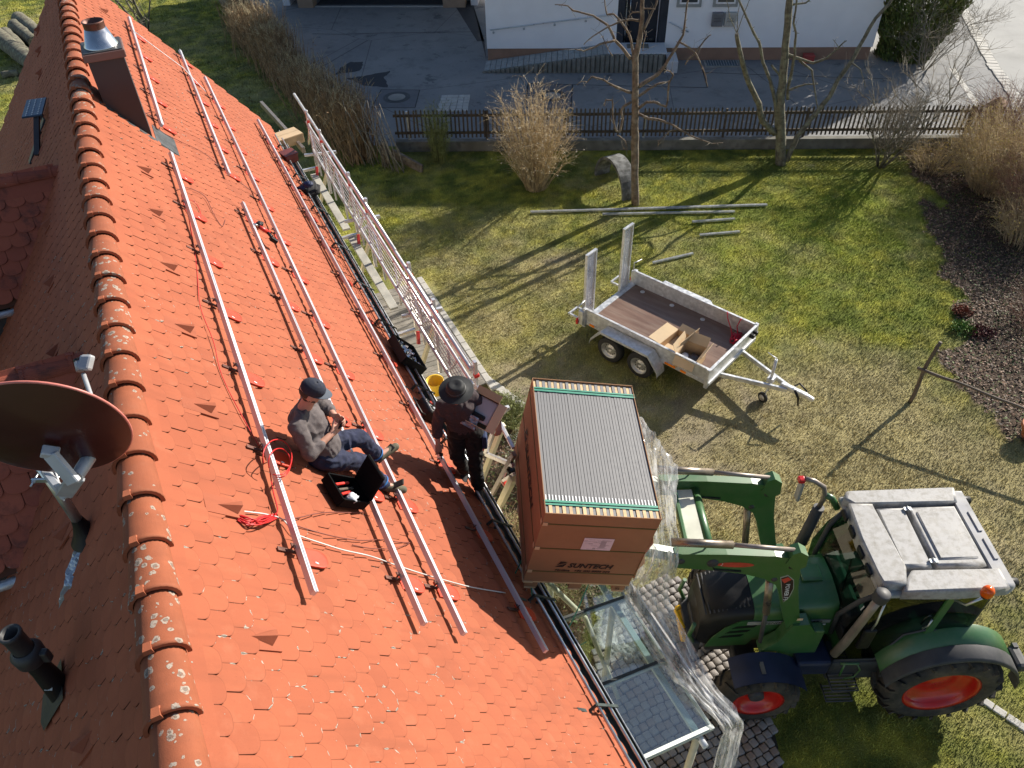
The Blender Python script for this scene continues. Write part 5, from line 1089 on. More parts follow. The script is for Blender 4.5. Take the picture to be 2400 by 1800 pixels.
mat('wheel_red', (.55, .012, .006), .35, 0, .12, 4, dirt_or_light=(.3, .05, .03), dscale=6, damt=.3, coat=.3)
mat('tyre', (.032, .028, .024), .9, 0, .3, 12, bump=.003, dirt_or_light=(.14, .105, .07), dscale=3.5, damt=.7)
mat('blue_black', (.012, .018, .05), .5, 0, .2, 4)
mat('fender_black', (.035, .035, .038), .6, 0, .2, 5, dirt_or_light=(.12, .11, .10), damt=.4)
mat('pipe_tan', (.26, .22, .19), .45, .5, .15, 8)
mat('cyl_steel', (.24, .20, .16), .35, .7, .15, 8)
mat('cream_plate', (.62, .62, .52), .5, 0, .1, 4, dirt_or_light=(.4, .42, .33))
mat('yellow_paint', (.75, .42, .01), .45)
mat('decal_red', (.5, .05, .03), .5); mat('decal_white', (.7, .7, .7), .5); mat('decal_silver', (.38, .38, .36), .4, .3)
m, n, l, b = nt('beacon_orange'); b.inputs['Base Color'].default_value = (.9, .13, .005, 1); b.inputs['Roughness'].default_value = .12; b.inputs['Transmission Weight'].default_value = .25
def schlick(n, l, r0):
    g = n.new('ShaderNodeNewGeometry'); d = n.new('ShaderNodeVectorMath'); d.operation = 'DOT_PRODUCT'; l.new(g.outputs['Normal'], d.inputs[0]); l.new(g.outputs['Incoming'], d.inputs[1])
    a = n.new('ShaderNodeMath'); a.operation = 'ABSOLUTE'; l.new(d.outputs['Value'], a.inputs[0]); s = n.new('ShaderNodeMath'); s.operation = 'SUBTRACT'; s.inputs[0].default_value = 1; l.new(a.outputs[0], s.inputs[1])
    p = n.new('ShaderNodeMath'); p.operation = 'POWER'; p.inputs[1].default_value = 5; l.new(s.outputs[0], p.inputs[0]); m = n.new('ShaderNodeMath'); m.operation = 'MULTIPLY_ADD'; m.inputs[1].default_value = 1-r0; m.inputs[2].default_value = r0; l.new(p.outputs[0], m.inputs[0]); return m
def glass(name, tint, alpha, rough=.03, glossw=1.0):
    m = bpy.data.materials.new(name); m.use_nodes = True; MATS[name] = m; n = m.node_tree.nodes; l = m.node_tree.links; n.clear(); out = n.new('ShaderNodeOutputMaterial')
    tr_ = n.new('ShaderNodeBsdfTransparent'); tr_.inputs[0].default_value = (*tint, 1); gl = n.new('ShaderNodeBsdfGlossy'); gl.inputs['Roughness'].default_value = rough; fr = schlick(n, l, .045)
    mu = n.new('ShaderNodeMath'); mu.operation = 'MULTIPLY_ADD'; mu.inputs[1].default_value = glossw; mu.inputs[2].default_value = alpha; l.new(fr.outputs[0], mu.inputs[0]); mx = n.new('ShaderNodeMixShader'); l.new(mu.outputs[0], mx.inputs[0]); l.new(tr_.outputs[0], mx.inputs[1]); l.new(gl.outputs[0], mx.inputs[2]); l.new(mx.outputs[0], out.inputs[0]); return m
glass('cab_glass', (.22, .36, .30), .015); glass('pane_glass', (.82, .90, .90), .10)
YC = 5.45
tk = thing('tractor', 'green farm tractor with white cab roof, red wheel rims and front loader', 'tractor', (4.3, YC, 0))
def tyre(x, y, z, R_, W_, rim_r, side, nl, lug):
    c = Vector((x, y, z)); a = Vector((0, side, 0)); h = W_/2
    mb = MB(); mb.lathe(c, a, [(-h*.8, rim_r), (-h, rim_r+.06), (-h, R_-.16), (-h*.82, R_-.07), (-h*.3, R_-.045), (h*.3, R_-.045), (h*.82, R_-.07), (h, R_-.16), (h, rim_r+.06), (h*.8, rim_r)], 48)
    w = mb.build('wheel', 'tyre', tk)
    for s_ in (-1, 1):
        for k in range(nl):
            t0 = 2*math.pi*(k+(.5 if s_ > 0 else 0))/nl; V = []
            for (fy, dt) in ((.02, .16), (.5, .06), (1.0, -.03)):
                for (dr, dth) in ((-.02, -.035), (-.02, .035), (lug, .024), (lug, -.024)):
                    t = t0+dt*1.0+dth; r_ = R_-.06+dr-(.045 if fy == 1.0 else 0); V.append(c+a*(s_*fy*h)+Vector((math.cos(t), 0, math.sin(t)))*r_)
            lm = MB(); fs = []
            for i in range(2):
                for j in range(4): fs.append((i*4+j, i*4+(j+1) % 4, i*4+4+(j+1) % 4, i*4+4+j))
            fs += [(3, 2, 1, 0), (8, 9, 10, 11)]; lm.add(V, fs); lm.build('tread_lug', 'tyre', w)
    rb = MB(); rb.lathe(c, a, [(-h*.75, rim_r+.005), (h*.82, rim_r+.005), (h*.86, rim_r+.018), (h*.80, rim_r-.02), (h*.55, rim_r-.04), (h*.35, rim_r-.05), (h*.30, rim_r*.78), (h*.12, rim_r*.72), (h*.05, rim_r*.45), (h*.18, rim_r*.40), (h*.2, .0)], 44); rb.build('rim', 'wheel_red', w)
    if R_ > .7: return w
    hb = MB(); hb.lathe(c, a, [(h*.1, rim_r*.34), (h*.5, rim_r*.30), (h*.55, rim_r*.2), (h*.55, 0)], 20); hb.build('hub', 'fender_black', w)
    return w
for s_ in (-1, 1):
    tyre(5.36, YC+s_*.83, .76, .78, .44, .47, s_, 20, .055); tyre(3.06, YC+s_*.83, .56, .57, .36, .32, s_, 17, .045)
X_, Y_, = Vector((1, 0, 0)), Vector((0, 1, 0))
def TB(fn, name, m_, parent=tk, **k): mb = MB(); fn(mb); return mb.build(name, m_, parent, **k)
def sprism(poly, y0, y1, name, m_, parent=tk): # polygon in x,z extruded over y
    mb = MB(); mb.prism(poly, y0, y1, (X_, Z, Y_), Vector((0, 0, 0))); return mb.build(name, m_, parent)
# chassis
TB(lambda b_: (b_.box((4.0, YC, .80), (3.0, .5, .42), ch=.03), b_.box((3.0, YC, .62), (.3, 1.3, .22), ch=.03), b_.box((5.36, YC, .76), (.3, 1.3, .3), ch=.05), b_.box((2.75, YC, .95), (.9, .42, .3), ch=.02)), 'chassis', 'fender_black')
# hood loft: sections along x
def loft(secs, name, m_, parent=tk, smooth=True):
    mb = MB(); V = []; n_ = len(secs[0][1]); 
    for x, pts in secs: V += [Vector((x, YC+y, z)) for y, z in pts]
    fs = [(i*n_+j, i*n_+j+1, (i+1)*n_+j+1, (i+1)*n_+j) for i in range(len(secs)-1) for j in range(n_-1)]; mb.add(V, fs, smooth)
    mb.add([Vector((secs[0][0], YC+y, z)) for y, z in secs[0][1]], [tuple(range(n_))]); mb.add([Vector((secs[-1][0], YC+y, z)) for y, z in secs[-1][1]], [tuple(reversed(range(n_)))]); return mb.build(name, m_, parent)
def hs_(w, zb, zt, r_=.12): return [(-w, zb), (-w*1.02, (zb+zt)/2), (-w, zt-r_), (-w+r_*.3, zt-r_*.3), (-w+r_, zt), (-.12, zt+.025), (0, zt+.035), (.12, zt+.025), (w-r_, zt), (w-r_*.3, zt-r_*.3), (w, zt-r_), (w*1.02, (zb+zt)/2), (w, zb)]
hood = loft([(2.95, hs_(.40, 1.12, 1.80)), (3.2, hs_(.40, 1.15, 1.84)), (3.6, hs_(.40, 1.25, 1.89)), (3.98, hs_(.40, 1.22, 1.92))], 'hood', 'tractor_green')
loft([(2.32, hs_(.30, 1.0, 1.45, .14)), (2.36, hs_(.34, 1.0, 1.56, .14)), (2.45, hs_(.365, 1.0, 1.66)), (2.7, hs_(.385, 1.0, 1.755)), (2.948, hs_(.392, 1.1, 1.795))], 'grille', 'black_plastic', hood)
for k in range(11): TB(lambda b_: b_.tube([Vector((2.37+.052*k, YC-.30, 1.60+.017*k+.02)), Vector((2.37+.052*k, YC+.30, 1.60+.017*k+.02))], .012, 6), 'grille_bar', 'fender_black', hood)
# green side panel with slanting louvres under the black grille
for s_ in (-1, 1):
    y0 = YC+s_*.40; mb = MB(); P = [(2.42, 1.0), (2.95, 1.02), (3.0, 1.12), (3.0, 1.62), (2.80, 1.60), (2.62, 1.45), (2.48, 1.22)]; mb.prism(P, -.008, .008, (X_, Z, Y_), Vector((0, y0, 0))); sp_ = mb.build('side_panel', 'tractor_green', hood)
    for k in range(3): mb = MB(); z = 1.24+k*.11; x0 = 2.56+k*.07; mb.prism([(x0, z-.02), (x0+.28, z+.0), (x0+.32, z+.055), (x0+.06, z+.03)], -.004, .004, (X_, Z, Y_), Vector((0, y0+s_*.009, 0))); mb.build('louvre', 'black_plastic', sp_)
    mb = MB(); mb.box((3.4, YC+s_*.418, 1.57), (1.05, .006, .07)); mb.build('stripe', 'decal_silver', hood)
put_text('FENDT', (3.10, YC-.4215, 1.545), X_, Z, .062, 'ink', hood, width=.24, shear=.2, bold=.001); put_text('309 VARIO', (3.46, YC-.4215, 1.545), X_, Z, .062, 'ink', hood, width=.36, shear=.2, bold=.001)
TB(lambda b_: b_.box((3.83, YC-.422, 1.50), (.10, .006, .025)), 'reflector', 'decal_white', hood)
TB(lambda b_: b_.box((3.72, YC+.05, 1.955), (.26, .24, .03), ch=.01), 'hood_vent', 'tractor_green', hood)
TB(lambda b_: (b_.tube([(2.28, YC-.32, 1.0), (2.2, YC-.34, 1.2), (2.24, YC-.33, 1.45)], .028, 8), b_.tube([(2.28, YC+.32, 1.0), (2.2, YC+.34, 1.2), (2.24, YC+.33, 1.45)], .028, 8)), 'front_guard', 'tractor_green')
TB(lambda b_: (b_.box((2.22, YC+.02, .86), (.12, .5, .12), ch=.02), b_.tube([(2.2, YC+.2, .98), (2.12, YC+.1, 1.06), (2.2, YC-.12, .98)], .03, 7)), 'front_linkage', 'yellow_paint'); TB(lambda b_: b_.box((2.30, YC, .84), (.16, .7, .3), ch=.02), 'front_block', 'fender_black')
# front fenders (dark blue) and rear fenders
for s_ in (-1, 1):
    cy = YC+s_*.83; mb = MB(); P = []
    for k in range(9): t = R(128-k*11.5); P.append((3.06+.66*math.cos(t), .56+.68*math.sin(t)))
    V = [Vector((x, cy+yy, z)) for (x, z) in P for yy in (-.2, .2)]; mb.add(V, [(2*i, 2*i+1, 2*i+3, 2*i+2) for i in range(8)], True); V2 = [v-Vector((0, 0, .012)) for v in V]; mb.add(V2, [(2*i+2, 2*i+3, 2*i+1, 2*i) for i in range(8)], True); ff = mb.build('front_fender', 'blue_black', tk)
    TB(lambda b_: b_.box((3.02, cy-.02, 1.248), (.05, .16, .01)), 'fender_bracket', 'cyl_steel', ff)
    # rear fender: green top plate leaning out, black lip
    mb = MB(); P = []; cR = (5.36, .76)
    for k in range(15): t = R(158-k*9.6); r_ = .92+.05*math.sin(R(k*12)); P.append((cR[0]+r_*math.cos(t)*.98, cR[1]+r_*math.sin(t)))
    yi, ym, yo = YC+s_*.62, YC+s_*.88, YC+s_*1.07
    V = []; 
    for (x, z) in P: V += [Vector((x, yi, z+.03)), Vector((x, ym, z)), Vector((x, ym, z-.03))]
    mb.add(V, [(3*i+j, 3*i+j+1, 3*i+j+4, 3*i+j+3) for i in range(14) for j in range(2)], True); V = []
    mb.add([Vector((x, yi, z+.03)) for x, z in P]+[Vector((x, yi, 1.0)) for x, z in P if z > 1.0][:0]+[], []) if False else None
    rf = mb.build('rear_fender', 'tractor_green', tk)
    mb = MB(); V = []
    for i, (x, z) in enumerate(P): V += [Vector((x, ym, z+.004)), Vector((x+.004, yo-.03*s_, z-.02)), Vector((x+.004, yo, z-.05)), Vector((x, yo-.01*s_, z-.09))]
    mb.add(V, [(4*i+j, 4*i+j+1, 4*i+j+5, 4*i+j+4) for i in range(14) for j in range(3)], True); lx, lz = P[-1]; mb.add([Vector((lx, ym, lz)), Vector((lx, yo, lz-.05)), Vector((lx+.03, yo, lz-.25)), Vector((lx+.03, ym, lz-.25))], [(0, 1, 2, 3)]); mb.build('fender_lip', 'fender_black', rf)
    mb = MB(); mb.prism([(x, z+.02) for x, z in P]+[(6.1, .95), (4.55, .95)], -.01, .01, (X_, Z, Y_), Vector((0, yi, 0))); mb.build('inner_fender', 'tractor_green', rf)
    TB(lambda b_: (b_.box((6.18, YC+s_*.86, 1.28), (.16, .3, .16), ch=.05), b_.box((6.2, YC+s_*.72, 1.25), (.06, .06, .25))), 'rear_lamp', 'fender_black', rf)
# cab
cab = TB(lambda b_: b_.box((4.75, YC, 1.15), (1.35, 1.15, .45), ch=.03), 'cab', 'tractor_green')
yn, yf = YC-.66, YC+.66
Pz = {'A': (4.02, 1.32), 'At': (4.26, 2.52), 'B': (4.98, 1.72), 'Bt': (5.02, 2.52), 'C': (5.56, 1.62), 'Ct': (5.50, 2.52)}
for s_ in (-1, 1):
    y0 = YC+s_*.64; y1 = YC+s_*.66
    TB(lambda b_: b_.tube([(4.0, YC+s_*.42, 1.30), (3.95, YC+s_*.46, 1.8), (4.06, YC+s_*.56, 2.25), (4.25, YC+s_*.62, 2.54)], .032, 8), 'pillar', 'fender_black', cab)
    TB(lambda b_: b_.bar((5.02, y1, 1.55), (5.04, y1, 2.54), .05, .10, X_, .01), 'pillar', 'tractor_green', cab); TB(lambda b_: b_.bar((5.52, y1-.04*s_, 1.55), (5.52, y1-.04*s_, 2.54), .04, .05, X_), 'pillar', 'fender_black', cab)
    mb = MB(); mb.prism([(4.02, 1.0), (4.55, 1.0), (4.72, 1.62), (4.99, 1.72), (4.99, 2.52), (4.27, 2.52), (4.08, 2.2), (3.97, 1.8)], -.004, .004, (X_, Z, Y_), Vector((0, y1, 0))); mb.build('door_glass', 'cab_glass', cab)
    mb = MB(); mb.prism([(5.07, 1.66), (5.50, 1.6), (5.50, 2.52), (5.07, 2.52)], -.004, .004, (X_, Z, Y_), Vector((0, y1, 0))); mb.build('side_glass', 'cab_glass', cab)
    TB(lambda b_: b_.tube([(4.02, y1, 1.02), (4.55, y1, 1.02), (4.74, y1, 1.62), (5.0, y1, 1.73), (5.5, y1-.02*s_, 1.6)], .02, 6), 'door_frame', 'fender_black', cab)
    TB(lambda b_: b_.tube([(4.95, y1+s_*.03, 2.0), (4.93, y1+s_*.05, 1.9), (4.9, y1+s_*.03, 1.8)], .012, 6), 'door_handle', 'zinc_bright', cab)
mb = MB(); mb.add([Vector((3.98, YC-.44, 1.85)), Vector((3.98, YC+.44, 1.85)), Vector((4.08, YC+.56, 2.25)), Vector((4.25, YC+.62, 2.54)), Vector((4.25, YC-.62, 2.54)), Vector((4.08, YC-.56, 2.25))], [(0, 1, 2, 5), (5, 2, 3, 4)]); mb.build('windscreen', 'cab_glass', cab)
mb = MB(); mb.box((5.56, YC, 2.08), (.008, 1.2, .88)); mb.build('rear_glass', 'cab_glass', cab)
TB(lambda b_: b_.tube([(4.06, YC-.2, 1.9), (4.1, YC-.1, 2.15), (4.14, YC+.0, 2.3)], .012, 6), 'wiper', 'black_plastic', cab)
TB(lambda b_: b_.box((4.75, YC, 1.44), (1.42, 1.22, .2), ch=.02), 'cab_floor', 'dark_plastic', cab); TB(lambda b_: b_.box((4.16, YC, 1.62), (.22, 1.0, .36), ch=.06), 'dashboard', 'dark_plastic', cab); TB(lambda b_: b_.box((5.46, YC, 1.62), (.14, 1.15, .3), ch=.03), 'rear_shelf', 'dark_plastic', cab)
TB(lambda b_: (b_.box((4.85, YC, 1.60), (.48, .48, .14), ch=.04), b_.box((5.08, YC, 1.75), (.12, .46, .6), ch=.04)), 'seat', 'blue_black', cab)
TB(lambda b_: (b_.lathe((4.42, YC, 1.72), (-.5, 0, .87), [(-.012, .19), (0, .2), (.012, .19), (0, .178), (-.012, .19)], 24), b_.tube([(4.42, YC, 1.72), (4.3, YC, 1.4)], .03, 7)), 'steering_wheel', 'black_plastic', cab)
TB(lambda b_: (b_.box((4.7, YC-.38, 1.55), (.5, .14, .12), ch=.03), b_.tube([(4.6, YC-.38, 1.6), (4.6, YC-.4, 1.82)], .02, 6), b_.box((4.2, YC, 1.5), (.25, .6, .4), ch=.05)), 'console', 'dark_plastic', cab)
# roof: lobes, hatches, rear strip
rz0 = 2.56
def rr_(x0, x1, y0, y1, z0, z1, name, m_='cab_roof', ch=.03): return TB(lambda b_: b_.box(((x0+x1)/2, (y0+y1)/2, (z0+z1)/2), (x1-x0, y1-y0, z1-z0), ch=ch), name, m_, rfo)
rfo = TB(lambda b_: b_.box((4.88, YC, rz0+.03), (1.50, 1.46, .08), ch=.035), 'roof', 'cab_roof', tk)
def lobe(pts, z0, z1, name, m_='cab_roof', inset=.035):
    mb = MB(); n_ = len(pts); cx_ = sum(p[0] for p in pts)/n_; cy_ = sum(p[1] for p in pts)/n_; lv = []
    for (zz, ins) in ((z0, 0), (z1-.03, 0), (z1-.008, .014), (z1, inset)):
        lv.append([Vector((x+(cx_-x)/max(.01, math.hypot(cx_-x, cy_-y))*ins*1.3, y+(cy_-y)/max(.01, math.hypot(cx_-x, cy_-y))*ins*1.3, zz)) for x, y in pts])
    V = [v for L_ in lv for v in L_]; mb.add(V, [(i*n_+j, i*n_+(j+1) % n_, (i+1)*n_+(j+1) % n_, (i+1)*n_+j) for i in range(3) for j in range(n_)], True); mb.add(lv[-1], [tuple(range(n_))]); return mb.build(name, m_, rfo)
lobe([(4.14, YC-.55), (4.16, YC-.66), (4.42, YC-.66), (4.50, YC-.44), (4.44, YC+.44), (4.44, YC+.50), (4.16, YC+.52), (4.10, YC)], 2.57, 2.77, 'roof_front')
lobe([(4.36, YC-.74), (5.0, YC-.765), (5.58, YC-.73), (5.58, YC-.48), (4.56, YC-.46), (4.42, YC-.62)], 2.57, 2.74, 'roof_side'); lobe([(5.58, YC+.72), (4.2, YC+.72), (4.13, YC+.6), (4.2, YC+.52), (5.52, YC+.50)], 2.57, 2.745, 'roof_side')
lobe([(4.49, YC-.42), (4.82, YC-.42), (4.82, YC+.45), (4.49, YC+.45)], 2.59, 2.73, 'roof_hatch'); lobe([(4.88, YC-.42), (5.46, YC-.42), (5.46, YC+.45), (4.88, YC+.45)], 2.59, 2.73, 'roof_hatch')
lobe([(4.94, YC-.34), (5.40, YC-.34), (5.40, YC+.37), (4.94, YC+.37)], 2.72, 2.75, 'hatch_panel', inset=.02)
lobe([(5.49, YC-.72), (5.66, YC-.70), (5.66, YC+.70), (5.49, YC+.71)], 2.57, 2.715, 'roof_rear', 'cab_roof_dark')
for yy in (-.2, .2): TB(lambda b_: b_.box((5.6, YC+yy, 2.72), (.05, .3, .02), ch=.005), 'roof_grip', 'cab_roof_dark', rfo)
for (x, y) in ((4.85, YC-.36), (4.85, YC+.40)): TB(lambda b_: (b_.box((x, y, 2.745), (.09, .05, .02)), b_.tube([(x, y-.03, 2.76), (x, y+.03, 2.76)], .012, 6)), 'hinge', 'zinc_bright', rfo)
for yy in (-.60, .60): TB(lambda b_: b_.lathe((5.66, YC+yy, 2.63), (1, 0, -.2), [(0, .055), (.08, .06), (.085, .05), (.085, 0)], 16), 'work_lamp', 'black_plastic', rfo)
for yy in (-.4, -.15, .15, .4): TB(lambda b_: b_.box((4.095, YC+yy, 2.66), (.03, .16, .09), ch=.008), 'work_lamp', 'black_plastic', rfo)
TB(lambda b_: (b_.lathe((5.22, YC-.84, 2.72), (0, 0, 1), [(0, .03), (.05, .06), (.06, .062)], 20)), 'beacon_base', 'black_plastic', rfo); TB(lambda b_: b_.lathe((5.22, YC-.84, 2.78), (0, 0, 1), [(0, .062), (.02, .068), (.08, .066), (.115, .05), (.13, .02), (.131, 0)], 24), 'beacon', 'beacon_orange', rfo)
TB(lambda b_: b_.tube([(5.05, YC-.70, 2.45), (5.12, YC-.8, 2.5), (5.22, YC-.84, 2.72)], .016, 7), 'beacon_arm', 'zinc_bright', rfo)
# near air intake stack with cap; far exhaust and mirror
TB(lambda b_: (b_.tube([(3.95, 4.74, 1.28), (4.0, 4.72, 1.6), (4.07, 4.71, 2.2), (4.11, 4.70, 2.62)], [.055, .055, .05, .05], 14)), 'exhaust_stack', 'pipe_tan', tk); TB(lambda b_: b_.lathe((4.11, 4.70, 2.6), (.12, 0, 1), [(0, .085), (.10, .09), (.13, .085), (.135, .08), (.14, 0)], 26), 'stack_cap', 'fender_black', tk)
TB(lambda b_: (b_.box((4.2, 4.68, 1.75), (.16, .06, .42), ch=.03)), 'mirror', 'black_plastic', tk); TB(lambda b_: b_.tube([(4.25, 4.75, 2.45), (4.22, 4.68, 2.1), (4.2, 4.68, 1.9)], .014, 6), 'mirror_arm', 'zinc_bright', tk)
TB(lambda b_: b_.tube([(3.82, 6.12, 1.2), (3.84, 6.13, 1.6), (3.92, 6.15, 2.45)], [.075, .075, .07], 14), 'exhaust', 'fender_black', tk)
TB(lambda b_: b_.tube([(3.92, 6.16, 2.4), (3.95, 6.17, 2.65), (3.90, 6.18, 2.82), (3.76, 6.2, 2.92), (3.64, 6.22, 2.95)], .032, 10), 'mirror_bracket', 'pipe_tan', tk)
TB(lambda b_: b_.box((3.62, 6.22, 2.72), (.04, .12, .34), ch=.04), 'far_mirror', 'cab_roof_dark', tk); TB(lambda b_: b_.box((3.60, 6.22, 2.93), (.09, .09, .07), ch=.02), 'indicator', 'red_lens', tk)
TB(lambda b_: b_.tube([(4.12, 6.08, 2.5), (4.04, 6.16, 2.62), (3.95, 6.18, 2.66)], .045, 9), 'roof_arm', 'tractor_green', tk)
# steps
for k, z in enumerate((.42, .72)):
    st = TB(lambda b_: (b_.tube([(4.0, 4.76, z), (4.0, 4.52, z), (4.34, 4.52, z), (4.34, 4.76, z)], .014, 6)), 'step', 'fender_black', tk)
    for q_ in range(5): TB(lambda b_: b_.box((4.17, 4.55+.045*q_, z), (.33, .012, .03)), 'step_bar', 'pipe_tan', st)
TB(lambda b_: b_.box((4.35, 4.92, .78), (.7, .35, .45), ch=.05), 'tank', 'fender_black', tk); TB(lambda b_: b_.box((3.75, 4.9, .95), (.45, .4, .3), ch=.04), 'battery_box', 'blue_black', tk)
TB(lambda b_: (b_.tube([(4.0, 4.62, 1.25), (4.22, 4.6, 1.28)], .018, 6), b_.tube([(4.05, 4.61, 1.25), (4.05, 4.6, .98)], .014, 6), b_.tube([(4.2, 4.6, 1.27), (4.26, 4.58, 1.15), (4.22, 4.57, 1.0), (4.1, 4.57, .95)], .010, 6)), 'grab_rail', 'tractor_green', tk)
# ---- front loader
ld = TB(lambda b_: [b_.box((3.55, YC+s_*.52, 1.35), (.5, .14, .55), ch=.02) for s_ in (-1, 1)] + [b_.box((3.55, YC, .95), (.3, 1.15, .2), ch=.02)], 'loader_console', 'tractor_green', tk)
ARM = [(1.72, 3.36), (2.3, 3.32), (2.85, 3.25), (3.05, 3.20), (3.16, 3.08), (3.19, 2.92), (3.24, 2.6), (3.34, 2.2), (3.46, 1.75), (3.42, 1.66), (3.30, 1.68), (3.16, 2.1), (3.04, 2.5), (2.96, 2.68), (2.8, 2.82), (2.55, 2.93), (2.2, 3.02), (1.74, 3.10)]
for s_ in (-1, 1):
    ya = YC+s_*.52
    la = TB(lambda b_: b_.prism(ARM, ya-.05, ya+.05, (X_, Z, Y_)), 'loader_arm', 'tractor_green', tk)
    TB(lambda b_: [b_.lathe((x, ya-.058, z), (0, 1, 0), [(0, 0), (.001, r_), (.116, r_), (.117, 0)], 20) for (x, z, r_) in ((3.08, 3.05, .05), (2.92, 2.8, .035), (3.40, 1.74, .05), (1.8, 3.22, .045))], 'pivot_pin', 'fender_black', la)
    TB(lambda b_: b_.prism([(2.98, 3.12), (3.02, 3.30), (3.10, 3.34), (3.20, 3.26), (3.22, 3.05), (3.12, 2.98)], ya-.066, ya+.066, (X_, Z, Y_)), 'pivot_plate', 'tractor_green', la)
    TB(lambda b_: b_.tube([(1.66, ya, 3.52), (2.35, ya, 3.43)], .047, 14), 'cylinder_barrel', 'cyl_steel', la); TB(lambda b_: b_.tube([(2.35, ya, 3.43), (3.08, ya, 3.29)], .027, 12), 'cylinder_rod', 'pipe_tan', la)
    TB(lambda b_: b_.tube([(2.9, ya, 2.72), (3.0, ya, 2.0)], .046, 12), 'cylinder_barrel', 'cyl_steel', la); TB(lambda b_: b_.tube([(3.0, ya, 2.0), (3.06, ya, 1.3)], .028, 10), 'cylinder_rod', 'fender_black', la)
    TB(lambda b_: b_.prism([(3.05, 1.18), (3.25, 1.42), (3.35, 1.8), (3.55, 1.82), (3.68, 1.6), (3.72, 1.2)], ya-.08, ya+.08, (X_, Z, Y_)), 'mount_plate', 'tractor_green', la)
    TB(lambda b_: b_.tube([(1.75, ya+.06, 3.44), (2.0, ya+.06, 3.46), (2.1, ya+.05, 3.38), (2.05, ya+.04, 3.24), (2.2, ya-.06, 3.05), (2.5, ya-.06, 3.0)], .011, 6), 'hydraulic_hose', 'black_plastic', la)
y0 = YC-.5715
def oval(cx_, cz, a_, b_, ang=0, n_=28): return [(cx_+a_*math.cos(2*math.pi*k/n_)*math.cos(ang)-b_*math.sin(2*math.pi*k/n_)*math.sin(ang), cz+a_*math.cos(2*math.pi*k/n_)*math.sin(ang)+b_*math.sin(2*math.pi*k/n_)*math.cos(ang)) for k in range(n_)]
TB(lambda b_: b_.prism(oval(2.42, 3.12, .215, .045, -.09), -.001, .001, (X_, Z, Y_), Vector((0, y0, 0))), 'decal', 'decal_red', tk); put_text('SAUTER', (2.25, y0-.0015, 3.115), Vector((1, 0, -.09)), Z, .07, 'decal_white', tk, width=.33, shear=.2, bold=.0005)
dec = [(2.98, 2.84), (3.06, 2.88), (3.15, 2.78), (3.19, 2.6), (3.18, 2.42), (3.13, 2.30), (3.09, 2.42), (3.04, 2.62)]
TB(lambda b_: b_.prism(dec, -.001, .001, (X_, Z, Y_), Vector((0, y0+.001, 0))), 'decal', 'decal_silver', tk); TB(lambda b_: b_.prism([(x+(3.1-x)*.12, z+(2.6-z)*.07) for x, z in dec], -.001, .001, (X_, Z, Y_), Vector((0, y0-.0015, 0))), 'decal', 'ink', tk)
TB(lambda b_: b_.prism([(3.0, 2.80), (3.07, 2.84), (3.12, 2.79), (3.05, 2.72)], -.001, .001, (X_, Z, Y_), Vector((0, y0-.003, 0))), 'decal', 'decal_red', tk)
put_text('POWER F3', (3.075, y0-.004, 2.70), Vector((.12, 0, -1)), Vector((1, 0, .12)), .07, 'decal_white', tk, width=.34, bold=.0005)
TB(lambda b_: b_.box((3.40, y0-.03, 1.95), (.07, .003, .045)), 'decal', 'cardboard_in', tk)
TB(lambda b_: b_.lathe((2.16, YC-.58, 3.17), (0, 1, 0), [(0, .0), (.001, .065), (.12, .065)], 24), 'cross_tube_end', 'fender_black', tk); TB(lambda b_: b_.tube([(2.16, YC-.5, 3.17), (2.16, YC+.5, 3.17)], .06, 16), 'cross_tube', 'tractor_green', tk)
TB(lambda b_: b_.box((2.06, YC+.02, 3.20), (.26, .86, .02), ch=.005), 'cross_plate', 'cream_plate', tk); TB(lambda b_: b_.box((1.9, YC, 3.22), (.05, .9, .08), ch=.01), 'cross_beam', 'tractor_green', tk)
# fork carriage, tilted with the pallet
def CP(x, y, z): return BP(x, y, z)
TB(lambda b_: (b_.box(CP(1.23, .9, .28), (.05, 1.25, .10), AB, .01), b_.box(CP(1.23, .9, -.12), (.05, 1.25, .12), AB, .01), [b_.box(CP(1.22, .9+yy, .1), (.06, .06, .5), AB, .01) for yy in (-.55, .55)], [b_.bar(CP(1.26, .9+yy, .1), (1.78, YC+yy, 3.24), .08, .14) for yy in (-.5, .5)]), 'fork_carriage', 'tractor_green', tk)
for yy in (.45, 1.33): TB(lambda b_: (b_.box(CP(.62, yy, -.10), (1.16, .11, .04), AB, .006), b_.box(CP(1.185, yy, .15), (.04, .11, .5), AB, .006)), 'fork', 'fender_black', tk)
